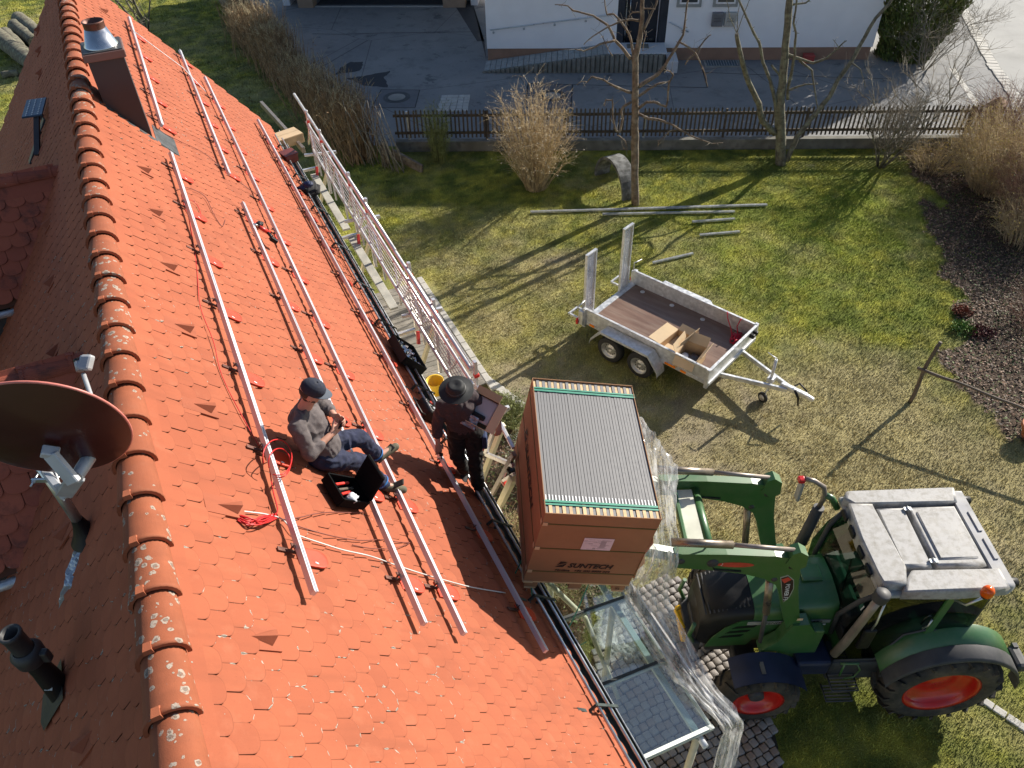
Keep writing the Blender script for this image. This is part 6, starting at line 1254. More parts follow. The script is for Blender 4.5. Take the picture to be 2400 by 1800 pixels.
# ------------------------------------------------------------------ loose stretch film
m = bpy.data.materials.new('film'); m.use_nodes = True; MATS['film'] = m; n = m.node_tree.nodes; l = m.node_tree.links; n.clear(); out = n.new('ShaderNodeOutputMaterial')
tr_ = n.new('ShaderNodeBsdfTransparent'); tr_.inputs[0].default_value = (.93, .93, .93, 1); gl = n.new('ShaderNodeBsdfGlossy'); gl.inputs['Roughness'].default_value = .08; df = n.new('ShaderNodeBsdfTranslucent'); df.inputs[0].default_value = (.9, .9, .9, 1); d2 = n.new('ShaderNodeBsdfDiffuse'); d2.inputs[0].default_value = (.85, .85, .84, 1)
m1 = n.new('ShaderNodeMixShader'); m1.inputs[0].default_value = .6; l.new(df.outputs[0], m1.inputs[1]); l.new(d2.outputs[0], m1.inputs[2])
g_ = n.new('ShaderNodeNewGeometry'); nz = n.new('ShaderNodeTexNoise'); nz.inputs['Scale'].default_value = 9; nz.inputs['Detail'].default_value = 6; nz.inputs['Roughness'].default_value = .7; mp = n.new('ShaderNodeMapping'); mp.inputs['Scale'].default_value = (1, .35, .5); l.new(g_.outputs['Position'], mp.inputs[0]); l.new(mp.outputs[0], nz.inputs['Vector']); mr = n.new('ShaderNodeMapRange'); mr.inputs[1].default_value = .42; mr.inputs[2].default_value = .75; mr.inputs[3].default_value = .16; mr.inputs[4].default_value = .85; l.new(nz.outputs[0], mr.inputs[0])
m2 = n.new('ShaderNodeMixShader'); l.new(mr.outputs[0], m2.inputs[0]); l.new(tr_.outputs[0], m2.inputs[1]); l.new(m1.outputs[0], m2.inputs[2]); fr = schlick(n, l, .05); m3 = n.new('ShaderNodeMixShader'); ad = n.new('ShaderNodeMath'); ad.operation = 'ADD'; ad.inputs[1].default_value = .03; l.new(fr.outputs[0], ad.inputs[0]); l.new(ad.outputs[0], m3.inputs[0]); l.new(m2.outputs[0], m3.inputs[1]); l.new(gl.outputs[0], m3.inputs[2]); l.new(m3.outputs[0], out.inputs[0])
def film(name, rows, nu, nv, amp, seed, label, cat='plastic film', thick=0):
    q = np.random.default_rng(seed); L = [a for a, b_ in rows]; Rr = [b_ for a, b_ in rows]
    def cr_(P, t):
        x = t*(len(P)-1); i = min(int(x), len(P)-2); f_ = x-i; p0 = P[max(i-1, 0)]; p1 = P[i]; p2 = P[i+1]; p3 = P[min(i+2, len(P)-1)]
        return .5*((2*p1)+(p2-p0)*f_+(2*p0-5*p1+4*p2-p3)*f_*f_+(3*p1-p0-3*p2+p3)*f_**3)
    mb = MB()
    def fn(u, v):
        a = cr_(L, v); b_ = cr_(Rr, v); p = a.lerp(b_, u); w = Vector((u*7+seed, v*5, 0)); e = .25+.75*math.sin(math.pi*min(1, max(0, u)))**.5
        fold = abs(mnoise.noise(Vector((u*9+mnoise.noise(Vector((v*3, seed, 0)))*2, v*2.2, seed))))*2-.5
        d = Vector((mnoise.noise(w*1.3), mnoise.noise(w*1.3+Vector((0, 0, 7))), mnoise.noise(w*1.3+Vector((3, 3, 3)))+fold*.9))*amp + Vector((mnoise.noise(w*4), mnoise.noise(w*4+Vector((5, 0, 0))), mnoise.noise(w*4+Vector((0, 5, 0)))))*amp*.35
        if u in (0, 1): d += Vector((mnoise.noise(Vector((v*14, seed, u))), 0, 0))*amp*1.2
        return p+d
    mb.grid(fn, nu, nv, False); return tag(mb.build(name, 'film'), label, cat)
rows = [(BP(1.14, 1.75, 1.0), G(1590, 1092, 3.75)), (BP(1.16, 1.5, .95), G(1583, 1150, 3.7)), (BP(1.16, 1.0, .85), G(1585, 1210, 3.62)), (BP(1.17, .55, .6), G(1592, 1270, 3.5)), (BP(1.16, .15, .3), G(1585, 1330, 3.3)), (G(1462, 1380, 3.2), G(1566, 1390, 3.0)), (G(1480, 1450, 2.8), G(1600, 1470, 2.7)), (G(1560, 1570, 2.56), G(1655, 1570, 2.56)), (G(1610, 1620, 2.52), G(1705, 1640, 2.48)), (G(1690, 1700, 2.44), G(1742, 1690, 2.3)), (G(1690, 1735, 2.1), G(1735, 1735, 1.9)), (G(1668, 1815, 1.6), G(1712, 1820, 1.5))]
film('stretch_film', rows, 44, 170, .05, 3, 'torn clear stretch film hanging from the panel crate down over the glass canopy')
film('stretch_film', [(G(1425, 1380, 2.5), G(1500, 1372, 2.5)), (G(1400, 1450, 1.6), G(1490, 1440, 1.6)), (G(1395, 1500, .8), G(1480, 1500, .8)), (G(1440, 1540, .5), G(1530, 1540, .5))], 20, 40, .07, 8, 'loose clear film hanging under the crate beside the canopy posts')
# ------------------------------------------------------------------ glass canopy
mat('canopy_frame', (.50, .53, .50), .5, .2, .08, 5); mat('canopy_bar', (.03, .035, .035), .5, .3); mat('tube_beige', (.50, .46, .34), .55, 0, .12, 5)
cn = thing('glass_canopy', 'glass canopy with pale metal frame beside the eave above the cobblestones', 'canopy', (1.5, 4, 2.4))
cI = [Du*d_+Pr*2.14+Z*2.58 for d_ in (2.32, 3.15, 4.02, 4.9)]; outv = (Pr*1.0+Z*-.17).normalized(); cOt = 1.04
for k in range(3):
    a, b_ = cI[k], cI[k+1]; c_ = b_+outv*cOt; d_ = a+outv*cOt; n_ = (b_-a).cross(d_-a).normalized()
    mb = MB(); mb.add([a, b_, c_, d_]+[p-n_*.012 for p in (a, b_, c_, d_)], [(0, 1, 2, 3), (7, 6, 5, 4), (0, 3, 7, 4), (1, 5, 6, 2), (0, 4, 5, 1), (3, 2, 6, 7)]); mb.build('pane', 'pane_glass', cn)
for k, p in enumerate(cI):
    mb = MB(); mb.bar(p-Z*.035, p+outv*(cOt+.03)-Z*.035, .045, .05, Z, .004); mb.build('rafter', 'canopy_frame', cn)
    mb = MB(); mb.bar(p+Z*.014, p+outv*cOt+Z*.014, .03 if k else .04, .012, Z); mb.build('glazing_bar', 'canopy_bar' if k else 'canopy_frame', cn)
for (of, w_, m_, nm) in ((.0, .05, 'canopy_frame', 'edge_beam'), (.88, .07, 'canopy_frame', 'purlin'), (1.04, .03, 'canopy_frame', 'edge_beam')): mb = MB(); mb.bar(cI[0]+outv*of-Z*(.075 if of == .88 else .02), cI[-1]+outv*of-Z*(.075 if of == .88 else .02), w_, .05, Z, .004); mb.build(nm, m_, cn)
mb = MB(); mb.bar(cI[0]+outv*1.17-Z*.05, cI[-1]+outv*1.17-Z*.05, .08, .05, Z); mb.build('canopy_gutter', 'canopy_bar', cn); mb = MB(); mb.bar(cI[0]+outv*1.215-Z*.01, cI[-1]+outv*1.215-Z*.01, .02, .02, Z); mb.build('gutter_bead', 'decal_white', cn)
for (p, q_) in (((1655, 1700), (1608, 1815)), ((1640, 1560), None)): pass
for (top, foot) in ((cI[0]+outv*.88-Z*.1, None), (cI[2]+outv*.88-Z*.1, None), (cI[3]+outv*.5-Z*.1, None)): mb = MB(); f_ = Vector((top.x, top.y, 0)); mb.tube([f_, top], .04, 14); mb.build('post', 'tube_beige', cn)
mb = MB(); mb.tube([cI[0]+outv*.9-Z*.12-Du*.12, cI[0]+outv*.9-Z*.12+Du*.05], .035, 14); mb.build('tube_end', 'decal_white', cn)
mb = MB(); mb.tube([cI[3]+outv*.2-Z*.1, cI[3]+outv*.75-Z*.9+Du*-.5, cI[3]+outv*.9+Du*-1.2-Z*1.9], .035, 10); mb.build('brace', 'tube_beige', cn)
# ------------------------------------------------------------------ cobblestones
mat('cobble_grey', (.27, .25, .235), .85, 0, .35, 7, bump=.006, bscale=50, dirt_or_light=(.14, .11, .09), dscale=4, damt=.6); mat('cobble_brown', (.24, .185, .15), .85, 0, .3, 7, bump=.006, bscale=50); mat('joint_dark', (.035, .03, .022), .95)
mb = MB(); mb.add([(x, y, .004) for x, y in ccw(COB)], [tuple(range(len(COB)))]); cbs = mb.build('cobble_paving', 'joint_dark', kind='structure')
cvars = []
for k in range(6):
    bm = bmesh.new(); bmesh.ops.create_cube(bm, size=1)
    for v in bm.verts: v.co = Vector((v.co.x*(.101+random.uniform(-.008, .007)), v.co.y*(.101+random.uniform(-.008, .007)), v.co.z*.06))
    bmesh.ops.bevel(bm, geom=bm.edges[:], offset=.012, segments=1, affect='EDGES'); me = bpy.data.meshes.new('cobblestone'); bm.to_mesh(me); bm.free(); me.materials.append(MATS['cobble_grey' if k < 4 else 'cobble_brown']); cvars.append(me)
cpts = []; ca = R(24); g0 = Vector((1.5, 4.5, 0)); cxv = Vector((math.cos(ca), math.sin(ca), 0)); cyv = Vector((-math.sin(ca), math.cos(ca), 0))
for i in range(-28, 30):
    for j in range(-28, 30):
        p = g0+cxv*(i*.113+(.05*math.sin(j*.7)))+cyv*(j*.113+.02*math.sin(i*.5))
        if poly_in(np.array([p.x]), np.array([p.y]), COB)[0]: cpts.append(p)
visp = [p for p in cpts if inview(p, 20)]; visp.sort(key=lambda p: (p-C0).length); print('cobbles', len(visp))
def cmat(p): a_ = ca+random.gauss(0, .09); return mtx(p+Vector((random.gauss(0, .004), random.gauss(0, .004), .012+random.uniform(-.005, .006))), Vector((math.cos(a_), math.sin(a_), 0)), Vector((-math.sin(a_), math.cos(a_), 0)), Z)
for p in visp[:298]: inst('cobblestone', random.choice(cvars), cbs, cmat(p))
mb = MB()
for p in visp[298:]: mm = cmat(p); me = random.choice(cvars); mb.add([mm @ v.co for v in me.vertices], [tuple(f.vertices) for f in me.polygons], True)
if mb.v: mb.build('cobblestones', 'cobble_grey', cbs, kind='stuff')
# ------------------------------------------------------------------ deck under the scaffold
mat('deck_grey', (.22, .20, .17), .9, 0, .25, 5, bump=.003, dirt_or_light=(.13, .125, .10), dscale=3, damt=.6)
dk = thing('wooden_deck', 'weathered grey plank deck with stone border below the scaffold', 'deck', Du*12.5+Pr*3.4)
k = 0; d_ = 10.6
while d_ < 14.5:
    mb = MB(); mb.box(Du*d_+Pr*3.25+Z*(.06+random.gauss(0, .002)), (1.75, .132, .03), (Pr, Du, Z), .003); mb.build('deck_board', 'deck_grey', dk); d_ += .14
for k in range(16): mb = MB(); mb.box(Du*(10.45+k*.27)+Pr*4.21+Z*.03, (.13, .26, .06), (Pr, Du, Z), .006); mb.build('border_stone', 'stone_pale', dk)
bs = thing('path_stones', 'row of worn pale stones edging the bed from the deck towards the crate', 'path', (.2, 10.8, 0))
for k in range(12): mb = MB(); p = G(1120, 875).lerp(G(1235, 960), k/11); mb.box(p+Z*.015, (.14, .17, .05), (Vector((.8, -.6, 0)), Vector((.6, .8, 0)), Z), .012); mb.build('edging_stone', 'stone_pale', bs)
# ------------------------------------------------------------------ dormers, left roof slope
def dormer(k, P0, lab_v, steep, vslope, length, nrows):
    """P0: point where the dormer ridge meets the left slope; near slope falls towards the camera"""
    yv = Vector((-Du.x*math.cos(steep), -Du.y*math.cos(steep), -math.sin(steep))); nv = (-Du*math.sin(steep)+Z*math.cos(steep)).normalized(); xv = -Pr
    dm = MB(); a = P0+xv*.0; far = Vector((Du.x*math.cos(steep), Du.y*math.cos(steep), -math.sin(steep))); L = length; dep = nrows*TEX+.05
    dm.add([P0+Pr*.4, P0+xv*L, P0+xv*L+yv*dep, P0+xv*vslope*dep+yv*dep, P0+xv*L+far*1.6, P0+Pr*.2+far*1.6], [(0, 1, 2, 3), (0, 5, 4, 1)])
    do = dm.build('dormer', 'underlay', house)
    x_ = yv.cross(nv)*-1; yy0 = -yv
    dm2 = MB(); dm2.add([P0+Pr*.2+nv*.03, P0+xv*L+nv*.03, P0+xv*L+yv*.2+nv*.045, P0+Pr*.2+yv*.2+nv*.045], [(0, 1, 2, 3)]); dm2.build('ridge_bedding', 'dormer_tile', do)
    for r in range(1, nrows):
        s = (r+1)*TEX; x0 = vslope*s; n_ = int((L-x0)/(TW*1.17))+1
        for i in range(n_):
            x = L - (i+.5*(r % 2))*TW*1.17; 
            if x < x0-.02: continue
            p = P0+xv*x+yv*s+nv*LIFT
            if not inview(p, 60): continue
            t = tilt+random.gauss(0, .006); ya = yy0*math.cos(t)-nv*math.sin(t); zz = nv*math.cos(t)+yy0*math.sin(t); xx = ya.cross(zz); rt = random.gauss(0, .02)
            x2 = xx*math.cos(rt)+ya*math.sin(rt); y2 = zz.cross(x2); inst('dormer_tile', DT_ME, do, mtx(p, x2*1.17, y2*1.1, zz))
    c = P0+Pr*.18+Z*-.03; xr = -Pr; q = 0
    while q*.37 < L: # ridge tiles: the open big end points away from the main roof
        c_ = P0+Z*-.02+Pr*(.22-.37*(q+1)); y2 = (Pr+Z*-.03).normalized(); x2 = y2.cross(Z).normalized(); z2 = x2.cross(y2); inst('dormer_ridge_tile', RD_ME, do, mtx(c_+Z*.012, x2, y2, z2)); q += 1
    e0 = P0+xv*(vslope*dep-.02)+yv*(dep+.02)+nv*-.02; e1 = P0+xv*L+yv*(dep+.02)+nv*-.02
    g = MB(); g.tube([e0-Z*.03-Du*.04, e1-Z*.03-Du*.04], .045, 10); g.build('dormer_gutter', 'galv', do)
    w = MB(); w.box((e0+e1)/2+Du*.22-Z*.75, ((e1-e0).length, .06, 1.5), (xv, Du, Z)); w.build('dormer_wall', 'wood_old', do)
    w = MB(); w.box((e0+e1)/2+Du*.17-Z*.45, ((e1-e0).length*.8, .05, .7), (xv, Du, Z)); w.build('dormer_window', 'window_glass', do)
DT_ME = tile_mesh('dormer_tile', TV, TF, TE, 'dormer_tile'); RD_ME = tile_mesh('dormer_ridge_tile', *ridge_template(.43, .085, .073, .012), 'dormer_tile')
dormer(1, Vector((-5.30, 8.66, 6.22)), 0, R(64), .50, 2.6, 9)
dormer(2, Vector((-3.50, 4.93, 6.38)), 0, R(60), .44, 2.0, 10)
# ------------------------------------------------------------------ points on the roof plane
def RP(px, py, off=0.02, side=1): return onplane(px, py, roof(0, 0, off, side), rn(side))
# ------------------------------------------------------------------ mounting rails
mat('rail_alu', (.66, .66, .71), .42, .6, .02, .5); mat('rail_shadow', (.10, .10, .11), .5, .5)
for nm, u0, u1, v, v2, hooks, lab in (('A', 3.15, 10.32, 1.105, 1.085, [3.58+1.07*k for k in range(7)], 'long aluminium mounting rail nearest the ridge, in front of the chimney'),
    ('B', 3.12, 10.26, 2.2, 2.19, [3.62+1.07*k for k in range(7)], 'aluminium mounting rail under the seated man, second from the ridge'),
    ('C', 3.12, 16.43, 2.69, 2.73, [3.66+1.07*k for k in range(12)], 'long aluminium mounting rail on which the seated man rests his boots'),
    ('D', 3.16, 16.33, 3.94, 3.99, [3.7+1.07*k for k in range(12)], 'lowest long aluminium mounting rail beside the eave and the standing man'),
    ('E', 11.15, 17.1, 2.16, 2.28, [11.5+1.07*k for k in range(6)], 'mounting rail on the far part of the roof, middle of the slope'),
    ('F', 11.24, 16.46, 1.085, 1.13, [11.6+1.07*k for k in range(5)], 'mounting rail beside the chimney on its far side')):
    t = thing('mounting_rail', lab, 'mounting rail', roof((u0+u1)/2, v, .1), 'mounting rails on the roof')
    a, b_ = roof(u0, v, .135), roof(u1, v2, .135); d = (b_-a).normalized(); n_ = rn(); s_ = d.cross(n_)
    mb = MB(); prof = [(-.02, -.022), (.02, -.022), (.02, .022), (.006, .022), (.005, .014), (-.005, .014), (-.006, .022), (-.02, .022)]
    vs = [p+s_*x*.95+n_*y*1.05 for p in (a, b_) for x, y in prof]; k_ = len(prof); mb.add(vs, [(i, (i+1) % k_, k_+(i+1) % k_, k_+i) for i in range(k_)]+[tuple(reversed(range(k_))), tuple(range(k_, 2*k_))]); mb.build('rail', 'rail_alu', t)
    for h in hooks:
        if h > u1-.1: continue
        vv = v+(v2-v)*(h-u0)/(u1-u0); hk = MB(); hk.bar(roof(h, vv-.12, .055), roof(h, vv+.03, .065), .035, .008, n_); hk.bar(roof(h, vv+.03, .06), roof(h, vv+.03, .115), .035, .008, d); hk.bar(roof(h, vv+.045, .115), roof(h, vv-.05, .115), .04, .008, n_); hk.tube([roof(h-.02, vv-.045, .10), roof(h-.02, vv-.045, .145)], .007, 6); hk.build('roof_hook', 'copper_dark', t)
        kk = round((VE-(vv+.17))/TEX); tv = vv+.325; mo = tile_matrix(h-.0, tv, 1, .028, random.gauss(0, .03)); 
        me = bpy.data.meshes.get('hook_plate') or tile_mesh('hook_plate', *tile_template(.168, .27, .085), 'flash_orange'); inst('hook_plate', me, t, mo)
        mb = MB(); mb.bar(roof(h-.05, tv-.13, .070), roof(h-.055, tv-.04, .066), .012, .004, n_); mb.build('plate_slit', 'decal_white', t)
# thin white line from the verge to the far rails
mb = MB(); P = [RP(x, y, .16) for x, y in ((312, 72), (365, 112), (430, 160), (482, 215))]; mb.tube(P, .008, 5); tag(mb.build('cord', 'decal_white'), 'thin white cord stretched between the far mounting rails', 'cord')
def smooth_path(P, sub=6):
    Q = []
    P = [P[0]]+P+[P[-1]]
    for i in range(1, len(P)-2):
        a, b_, c_, d = P[i-1:i+3]
        for k in range(sub): t = k/sub; Q.append(.5*((2*b_)+(c_-a)*t+(2*a-5*b_+4*c_-d)*t*t+(3*b_-a-3*c_+d)*t**3))
    Q.append(P[-2]); return Q
def cable(pts, off, r_, m_, label, wob=.0):
    P = []; q = random.Random(len(pts))
    for i, (x, y) in enumerate(pts): P.append(RP(x, y, off+(q.uniform(0, wob) if 0 < i < len(pts)-1 else 0)))
    mb = MB(); mb.tube(smooth_path(P), r_, 6); return tag(mb.build('cable', m_), label, 'cable')
z2c = lambda a, b_: (530+a*.5276, 1000+b_*.5276)
cable([z2c(*p) for p in ((40, 372), (110, 380), (180, 390), (250, 412), (300, 470), (340, 490), (430, 520), (520, 548), (640, 575), (740, 610), (860, 650), (1000, 690), (1100, 715), (1240, 738))], .055, .0055, 'cable_white', 'long pale cable running from the clay vent across the rails down to the eave', .02)
cable([z2c(*p) for p in ((250, 412), (330, 402), (400, 386), (470, 380), (540, 382), (612, 380))], .05, .0045, 'cable_brown', 'thin brown cable arching from the first rail to the tool box', .02)
cable([z2c(*p) for p in ((290, 432), (360, 455), (440, 478), (520, 495), (600, 505), (700, 502), (760, 512), (815, 515))], .05, .0045, 'cable_brown', 'thin brown cable running between the second and third rails below the tool box', .02)
cable([z2c(*p) for p in ((560, 525), (640, 540), (720, 542), (790, 528), (822, 512))], .045, .004, 'cable_brown', 'short brown cable end curling at the second rail hook', .02)
cable([(330, 270), (362, 262), (385, 285), (375, 305), (420, 330), (480, 360), (540, 410), (600, 455)], .05, .0045, 'cable_brown', 'thin dark cable trailing down the slope from the far upper rail', .02)
cable([(415, 445), (440, 440), (480, 460), (500, 500), (520, 530), (528, 515)], .05, .0045, 'cable_brown', 'thin brown cable loop beside the near end of the long upper rail', .02)
cable([(425, 455), (440, 500), (470, 510), (462, 480), (440, 470), (445, 520), (455, 580), (462, 640), (470, 720), (500, 800), (520, 880), (570, 980), (610, 1050)], .05, .004, 'cable_red', 'thin red cable following the long upper rail down the roof', .03)
for i, ((cx_, cy), rr_x, rr_y, lab) in enumerate((((650, 1072), 34, 42, 'larger red cable loop over the first rail by the seated man'), ((655, 1085), 26, 34, 'smaller red cable loop over the first rail by the seated man'))):
    P = [RP(cx_+rr_x*math.cos(t), cy+rr_y*math.sin(t), .19+.04*math.sin(t*2)) for t in [R(-200+k*28) for k in range(12)]]; mb = MB(); mb.tube(smooth_path(P, 4), .005, 6); tag(mb.build('cable', 'cable_red'), lab, 'cable')
P = [RP(x, y, .1) for x, y in ((628, 1060), (632, 1100), (640, 1150), (650, 1190), (648, 1205))]; mb = MB(); mb.tube(smooth_path(P), .005, 6); tag(mb.build('cable', 'cable_red'), 'red cable dropping from the loops down to the bundle at the clay vent', 'cable')
bd = MB(); q = random.Random(5)
for k in range(9):
    P = [RP(558+q.uniform(-2, 2), 1206+k*1.6, .05), RP(585, 1212+k*2.2+q.uniform(-4, 4), .06+q.uniform(0, .04)), RP(615, 1216+q.uniform(-8, 12), .05+q.uniform(0, .05)), RP(648, 1208+q.uniform(-6, 8), .06)]; bd.tube(smooth_path(P), .0055, 6)
tag(bd.build('cable_bundle', 'cable_red'), 'bundle of red cables coming out of the clay vent near the second man', 'cables')
# ------------------------------------------------------------------ satellite dish
mat('dish_red', (.04, .006, .006), .38, 0, .06, 3, coat=.2); mat('dish_rim', (.50, .16, .13), .45); mat('dish_arm', (.40, .41, .43), .5, .2, .1, 6)
sdh = thing('satellite_dish', 'dark red satellite dish on a grey mast at the left side of the ridge', 'satellite dish', RP(210, 1262, 0, -1)); mb0 = RP(210, 1262, 0, -1)
vdir = ray(100, 1010).normalized(); dc = C0+ray(108, 1008)*(4.15/ray(108, 1008).dot(F0)); upi = (cu*math.cos(R(14))+cr*math.sin(R(14))).normalized(); upi = (upi-vdir*upi.dot(vdir)).normalized(); nD = (vdir*.50+upi*.866).normalized(); aD = nD.cross(upi); aD = (aD-nD*aD.dot(nD)).normalized(); bD = nD.cross(aD).normalized()
RX, RY, dp = .415, .455, .075
mb = MB(); V = []; nr_, nc = 9, 56
for side_, dz in ((0, 0), (1, -.008)):
    for i in range(nr_+1):
        r_ = i/nr_
        for k in range(nc): t = 2*math.pi*k/nc; V.append(dc+aD*RX*r_*math.cos(t)+bD*RY*r_*math.sin(t)+nD*(dp*(r_*r_-1)+dz*(1 if side_ else 0)))
F = []; o = (nr_+1)*nc
for i in range(nr_):
    for k in range(nc): k2 = (k+1) % nc; F.append((i*nc+k, i*nc+k2, (i+1)*nc+k2, (i+1)*nc+k)); F.append((o+(i+1)*nc+k, o+(i+1)*nc+k2, o+i*nc+k2, o+i*nc+k))
mb.add(V, F, True); dsh = mb.build('reflector', 'dish_red', sdh)
mb = MB(); mb.tube([dc+aD*RX*1.0*math.cos(2*math.pi*k/60)+bD*RY*1.0*math.sin(2*math.pi*k/60)+nD*.0 for k in range(61)], .0085, 8, cap=False); mb.build('rim', 'dish_rim', dsh)
mtop = mb0+Z*.83; mdir = (mtop-mb0).normalized(); mb = MB(); mb.tube([mb0+Z*.05, mtop-mdir*.02], .034, 18); mast = mb.build('mast', 'zinc_bright', sdh)
mb = MB(); mb.tube([mtop-mdir*.07, mtop+mdir*.005], .040, 18); mb.build('mast_cap', 'black_plastic', mast)
mb = MB(); mb.lathe(mb0+Z*.0, (0, 0, 1), [(.0, .12), (.08, .075), (.16, .048), (.22, .036)], 20); mb.build('rubber_collar', 'black_plastic', mast)
dbk = dc-nD*(dp+.01)+bD*.02; hub = dbk.lerp(mtop-mdir*.16, .75)
# bracket between dish back and mast
pA = C0+ray(118, 1060)*(((dbk-C0).dot(F0)-.02)/ray(118, 1060).dot(F0)); pB = C0+ray(178, 1120)*(((dbk-C0).dot(F0)+.06)/ray(178, 1120).dot(F0)); pC = C0+ray(150, 1160)*(4.40/ray(150, 1160).dot(F0))
mb = MB(); mb.box(pA, (.085, .05, .06), (aD, bD, nD), .006); mb.bar(pA-nD*.01, pB-nD*.03, .085, .035, nD, .006); mb.build('bracket', 'dish_arm', sdh)
mb = MB(); mb.bar(pB, pC, .09, .03, nD, .006); mb.bar(pC, mtop-mdir*.13, .05, .06, Z, .01); mb.build('bracket', 'dish_arm', sdh)
cl = mtop-mdir*.17; ux = (cr-mdir*cr.dot(mdir)).normalized(); uy = mdir.cross(ux)
mb = MB(); mb.box(cl-uy*.036, (.17, .014, .035), (ux, uy, mdir), .003); mb.box(cl+uy*.036, (.17, .014, .035), (ux, uy, mdir), .003); mb.build('clamp', 'zinc_bright', mast)
for s_ in (-1, 1): mb = MB(); mb.tube([cl+ux*s_*.072-uy*.085, cl+ux*s_*.072+uy*.07], .006, 8); mb.lathe(cl+ux*s_*.072-uy*.055, uy, [(0, .013), (.012, .013)], 6, False); mb.build('bolt', 'zinc_bright', mast)
# feed arm below and LNB beyond the rim
armb = C0+ray(222, 1052)*(4.45/ray(222, 1052).dot(F0)); lnb = C0+ray(200, 858)*(4.75/ray(200, 858).dot(F0))
mb = MB(); mb.tube([pB+nD*.0, armb, armb+nD*.08], [.035, .04, .03], 10); mb.build('feed_foot', 'dish_arm', sdh); mb = MB(); mb.tube([armb+nD*.05, armb.lerp(lnb, .5)+nD*.06, lnb-upi*.05], .014, 10); mb.build('feed_arm', 'dish_arm', sdh)
mb = MB(); mb.box(lnb+upi*.02, (.075, .10, .06), (cr, upi, cr.cross(upi)), .015); mb.tube([lnb-cr*.02-upi*.03, lnb-cr*.05+upi*.035], .028, 14); ln = mb.build('lnb', 'dish_arm', sdh); mb = MB(); mb.lathe(lnb-cr*.045+upi*.03, (upi-cr*.6).normalized(), [(0, .03), (.015, .032), (.02, .02), (.02, 0)], 16); mb.build('lnb_cap', 'black_plastic', ln)
mb = MB(); mb.tube(smooth_path([mtop, mtop+cr*.06-cu*.01, mtop+cr*.10-cu*.03, pC-cu*.03]), .006, 6); mb.tube(smooth_path([mtop-mdir*.02, mtop+cr*.07+cu*.005, mtop+cr*.12-cu*.005]), .006, 6); mb.build('coax_cable', 'cable_white', sdh)
mat('foil_clear', (.30, .33, .38), .15, .3); mb = MB(); P0_ = [RP(x, y, .02, -1) for x, y in ((205, 1272), (195, 1300), (183, 1340), (176, 1372), (160, 1398), (145, 1432))]
def leaf(u_, v_):
    i = min(int(v_*5), 4); f_ = v_*5-i; p = P0_[i].lerp(P0_[i+1], f_); w_ = .055*math.sin(math.pi*(v_*.9+.1))+.006; return p+cr*((u_-.5)*2*w_)+rn(-1)*(.02+.02*mnoise.noise(Vector((u_*4, v_*9, 2))))
mb.grid(leaf, 6, 26, False); tag(mb.build('foil_strip', 'foil_clear'), 'crumpled grey foil strip trailing on the tiles below the dish mast', 'foil')
# ------------------------------------------------------------------ black vent pipe
vb = RP(150, 1625, 0, -1); vpth = thing('vent_pipe', 'black plastic roof vent pipe with collar on the shaded left slope', 'vent pipe', vb)
mb = MB(); mb.lathe(vb-Z*.05, (0, 0, 1), [(0, .085), (.30, .066), (.36, .062), (.56, .062)], 28); mb.build('pipe', 'black_plastic', vpth); mb = MB(); mb.lathe(vb+Z*.44, (0, 0, 1), [(0, .064), (.02, .088), (.10, .092), (.13, .075), (.14, .062)], 28); mb.build('collar', 'dark_plastic', vpth)
mb = MB(); mb.lathe(vb+Z*.56, (0, 0, 1), [(0, .058), (.17, .058), (.175, .063), (.20, .063), (.205, .055), (.2, .046), (.0, .042), (0, 0)], 28); mb.build('outlet', 'dark_plastic', vpth); mb = MB(); mb.box(vb+Z*.5+cr*.095, (.06, .05, .10), None, .012); mb.build('clip', 'dark_plastic', vpth)
mb = MB(); vv_ = (vb-roof(0, 0, 0, -1)); uu = vv_.dot(Du); v0 = vv_.dot(rv(-1)); mb.add([roof(uu-.15, v0-.16, .06, -1), roof(uu+.15, v0-.16, .06, -1), roof(uu+.13, v0+.2, .062, -1), roof(uu, v0+.30, .05, -1), roof(uu-.13, v0+.2, .062, -1)], [(0, 1, 2, 3, 4)]); mb.build('flashing', 'dark_plastic', vpth); mb = MB(); mb.box(vb+Z*.14-F0*.085+cr*.01, (.05, .003, .025), (cr, F0, cu)); mb.build('type_plate', 'decal_silver', vpth)
# ------------------------------------------------------------------ chimney sweep step on the left slope
mat('tread_blue', (.07, .11, .17), .45, .5, .15, 8)
tr0 = [G(57, 285, 6.15), G(104, 278, 6.15), G(103, 222, 6.15), G(57, 229, 6.15)]; ctr = (tr0[0]+tr0[2])/2; st_ = thing('roof_step', 'blue-grey perforated metal roof step on a brown bracket on the left slope', 'roof step', ctr)
mb = MB(); ax1 = (tr0[1]-tr0[0]).normalized(); W_ = .26; Lg = .62; n_ = Z; ay = Z.cross(ax1); mb.box(ctr, (W_, Lg, .025), (ax1, ay, Z), .004); tp = mb.build('tread', 'tread_blue', st_)
for i in range(3):
    for j in range(10): mb = MB(); mb.lathe(ctr+ax1*(-.075+.075*i)+ay*(-.27+.06*j)+Z*.013, (0, 0, 1), [(0, .011), (.006, .009), (.006, .0)], 8, False); mb.build('stud', 'galv', tp)
mb = MB(); b0 = ctr-ay*.25+ax1*.05; mb.bar(b0-Z*.01, b0-Z*.38-ax1*.1-ay*.45, .07, .04, Z); mb.build('bracket', 'clad_brown', st_); mb = MB(); mb.bar(ctr+ay*.2-Z*.02, ctr+ay*.1-Z*.5, .05, .04, Z); mb.build('bracket', 'clad_brown', st_); c9 = RP(88, 325, .05, -1); mb = MB(); mb.bar(c9-rv(-1)*.3+Du*.05, c9+rv(-1)*.35-Du*.1, .2, .03, rn(-1), .006); mb.build('base_tray', 'lead_dark', st_)
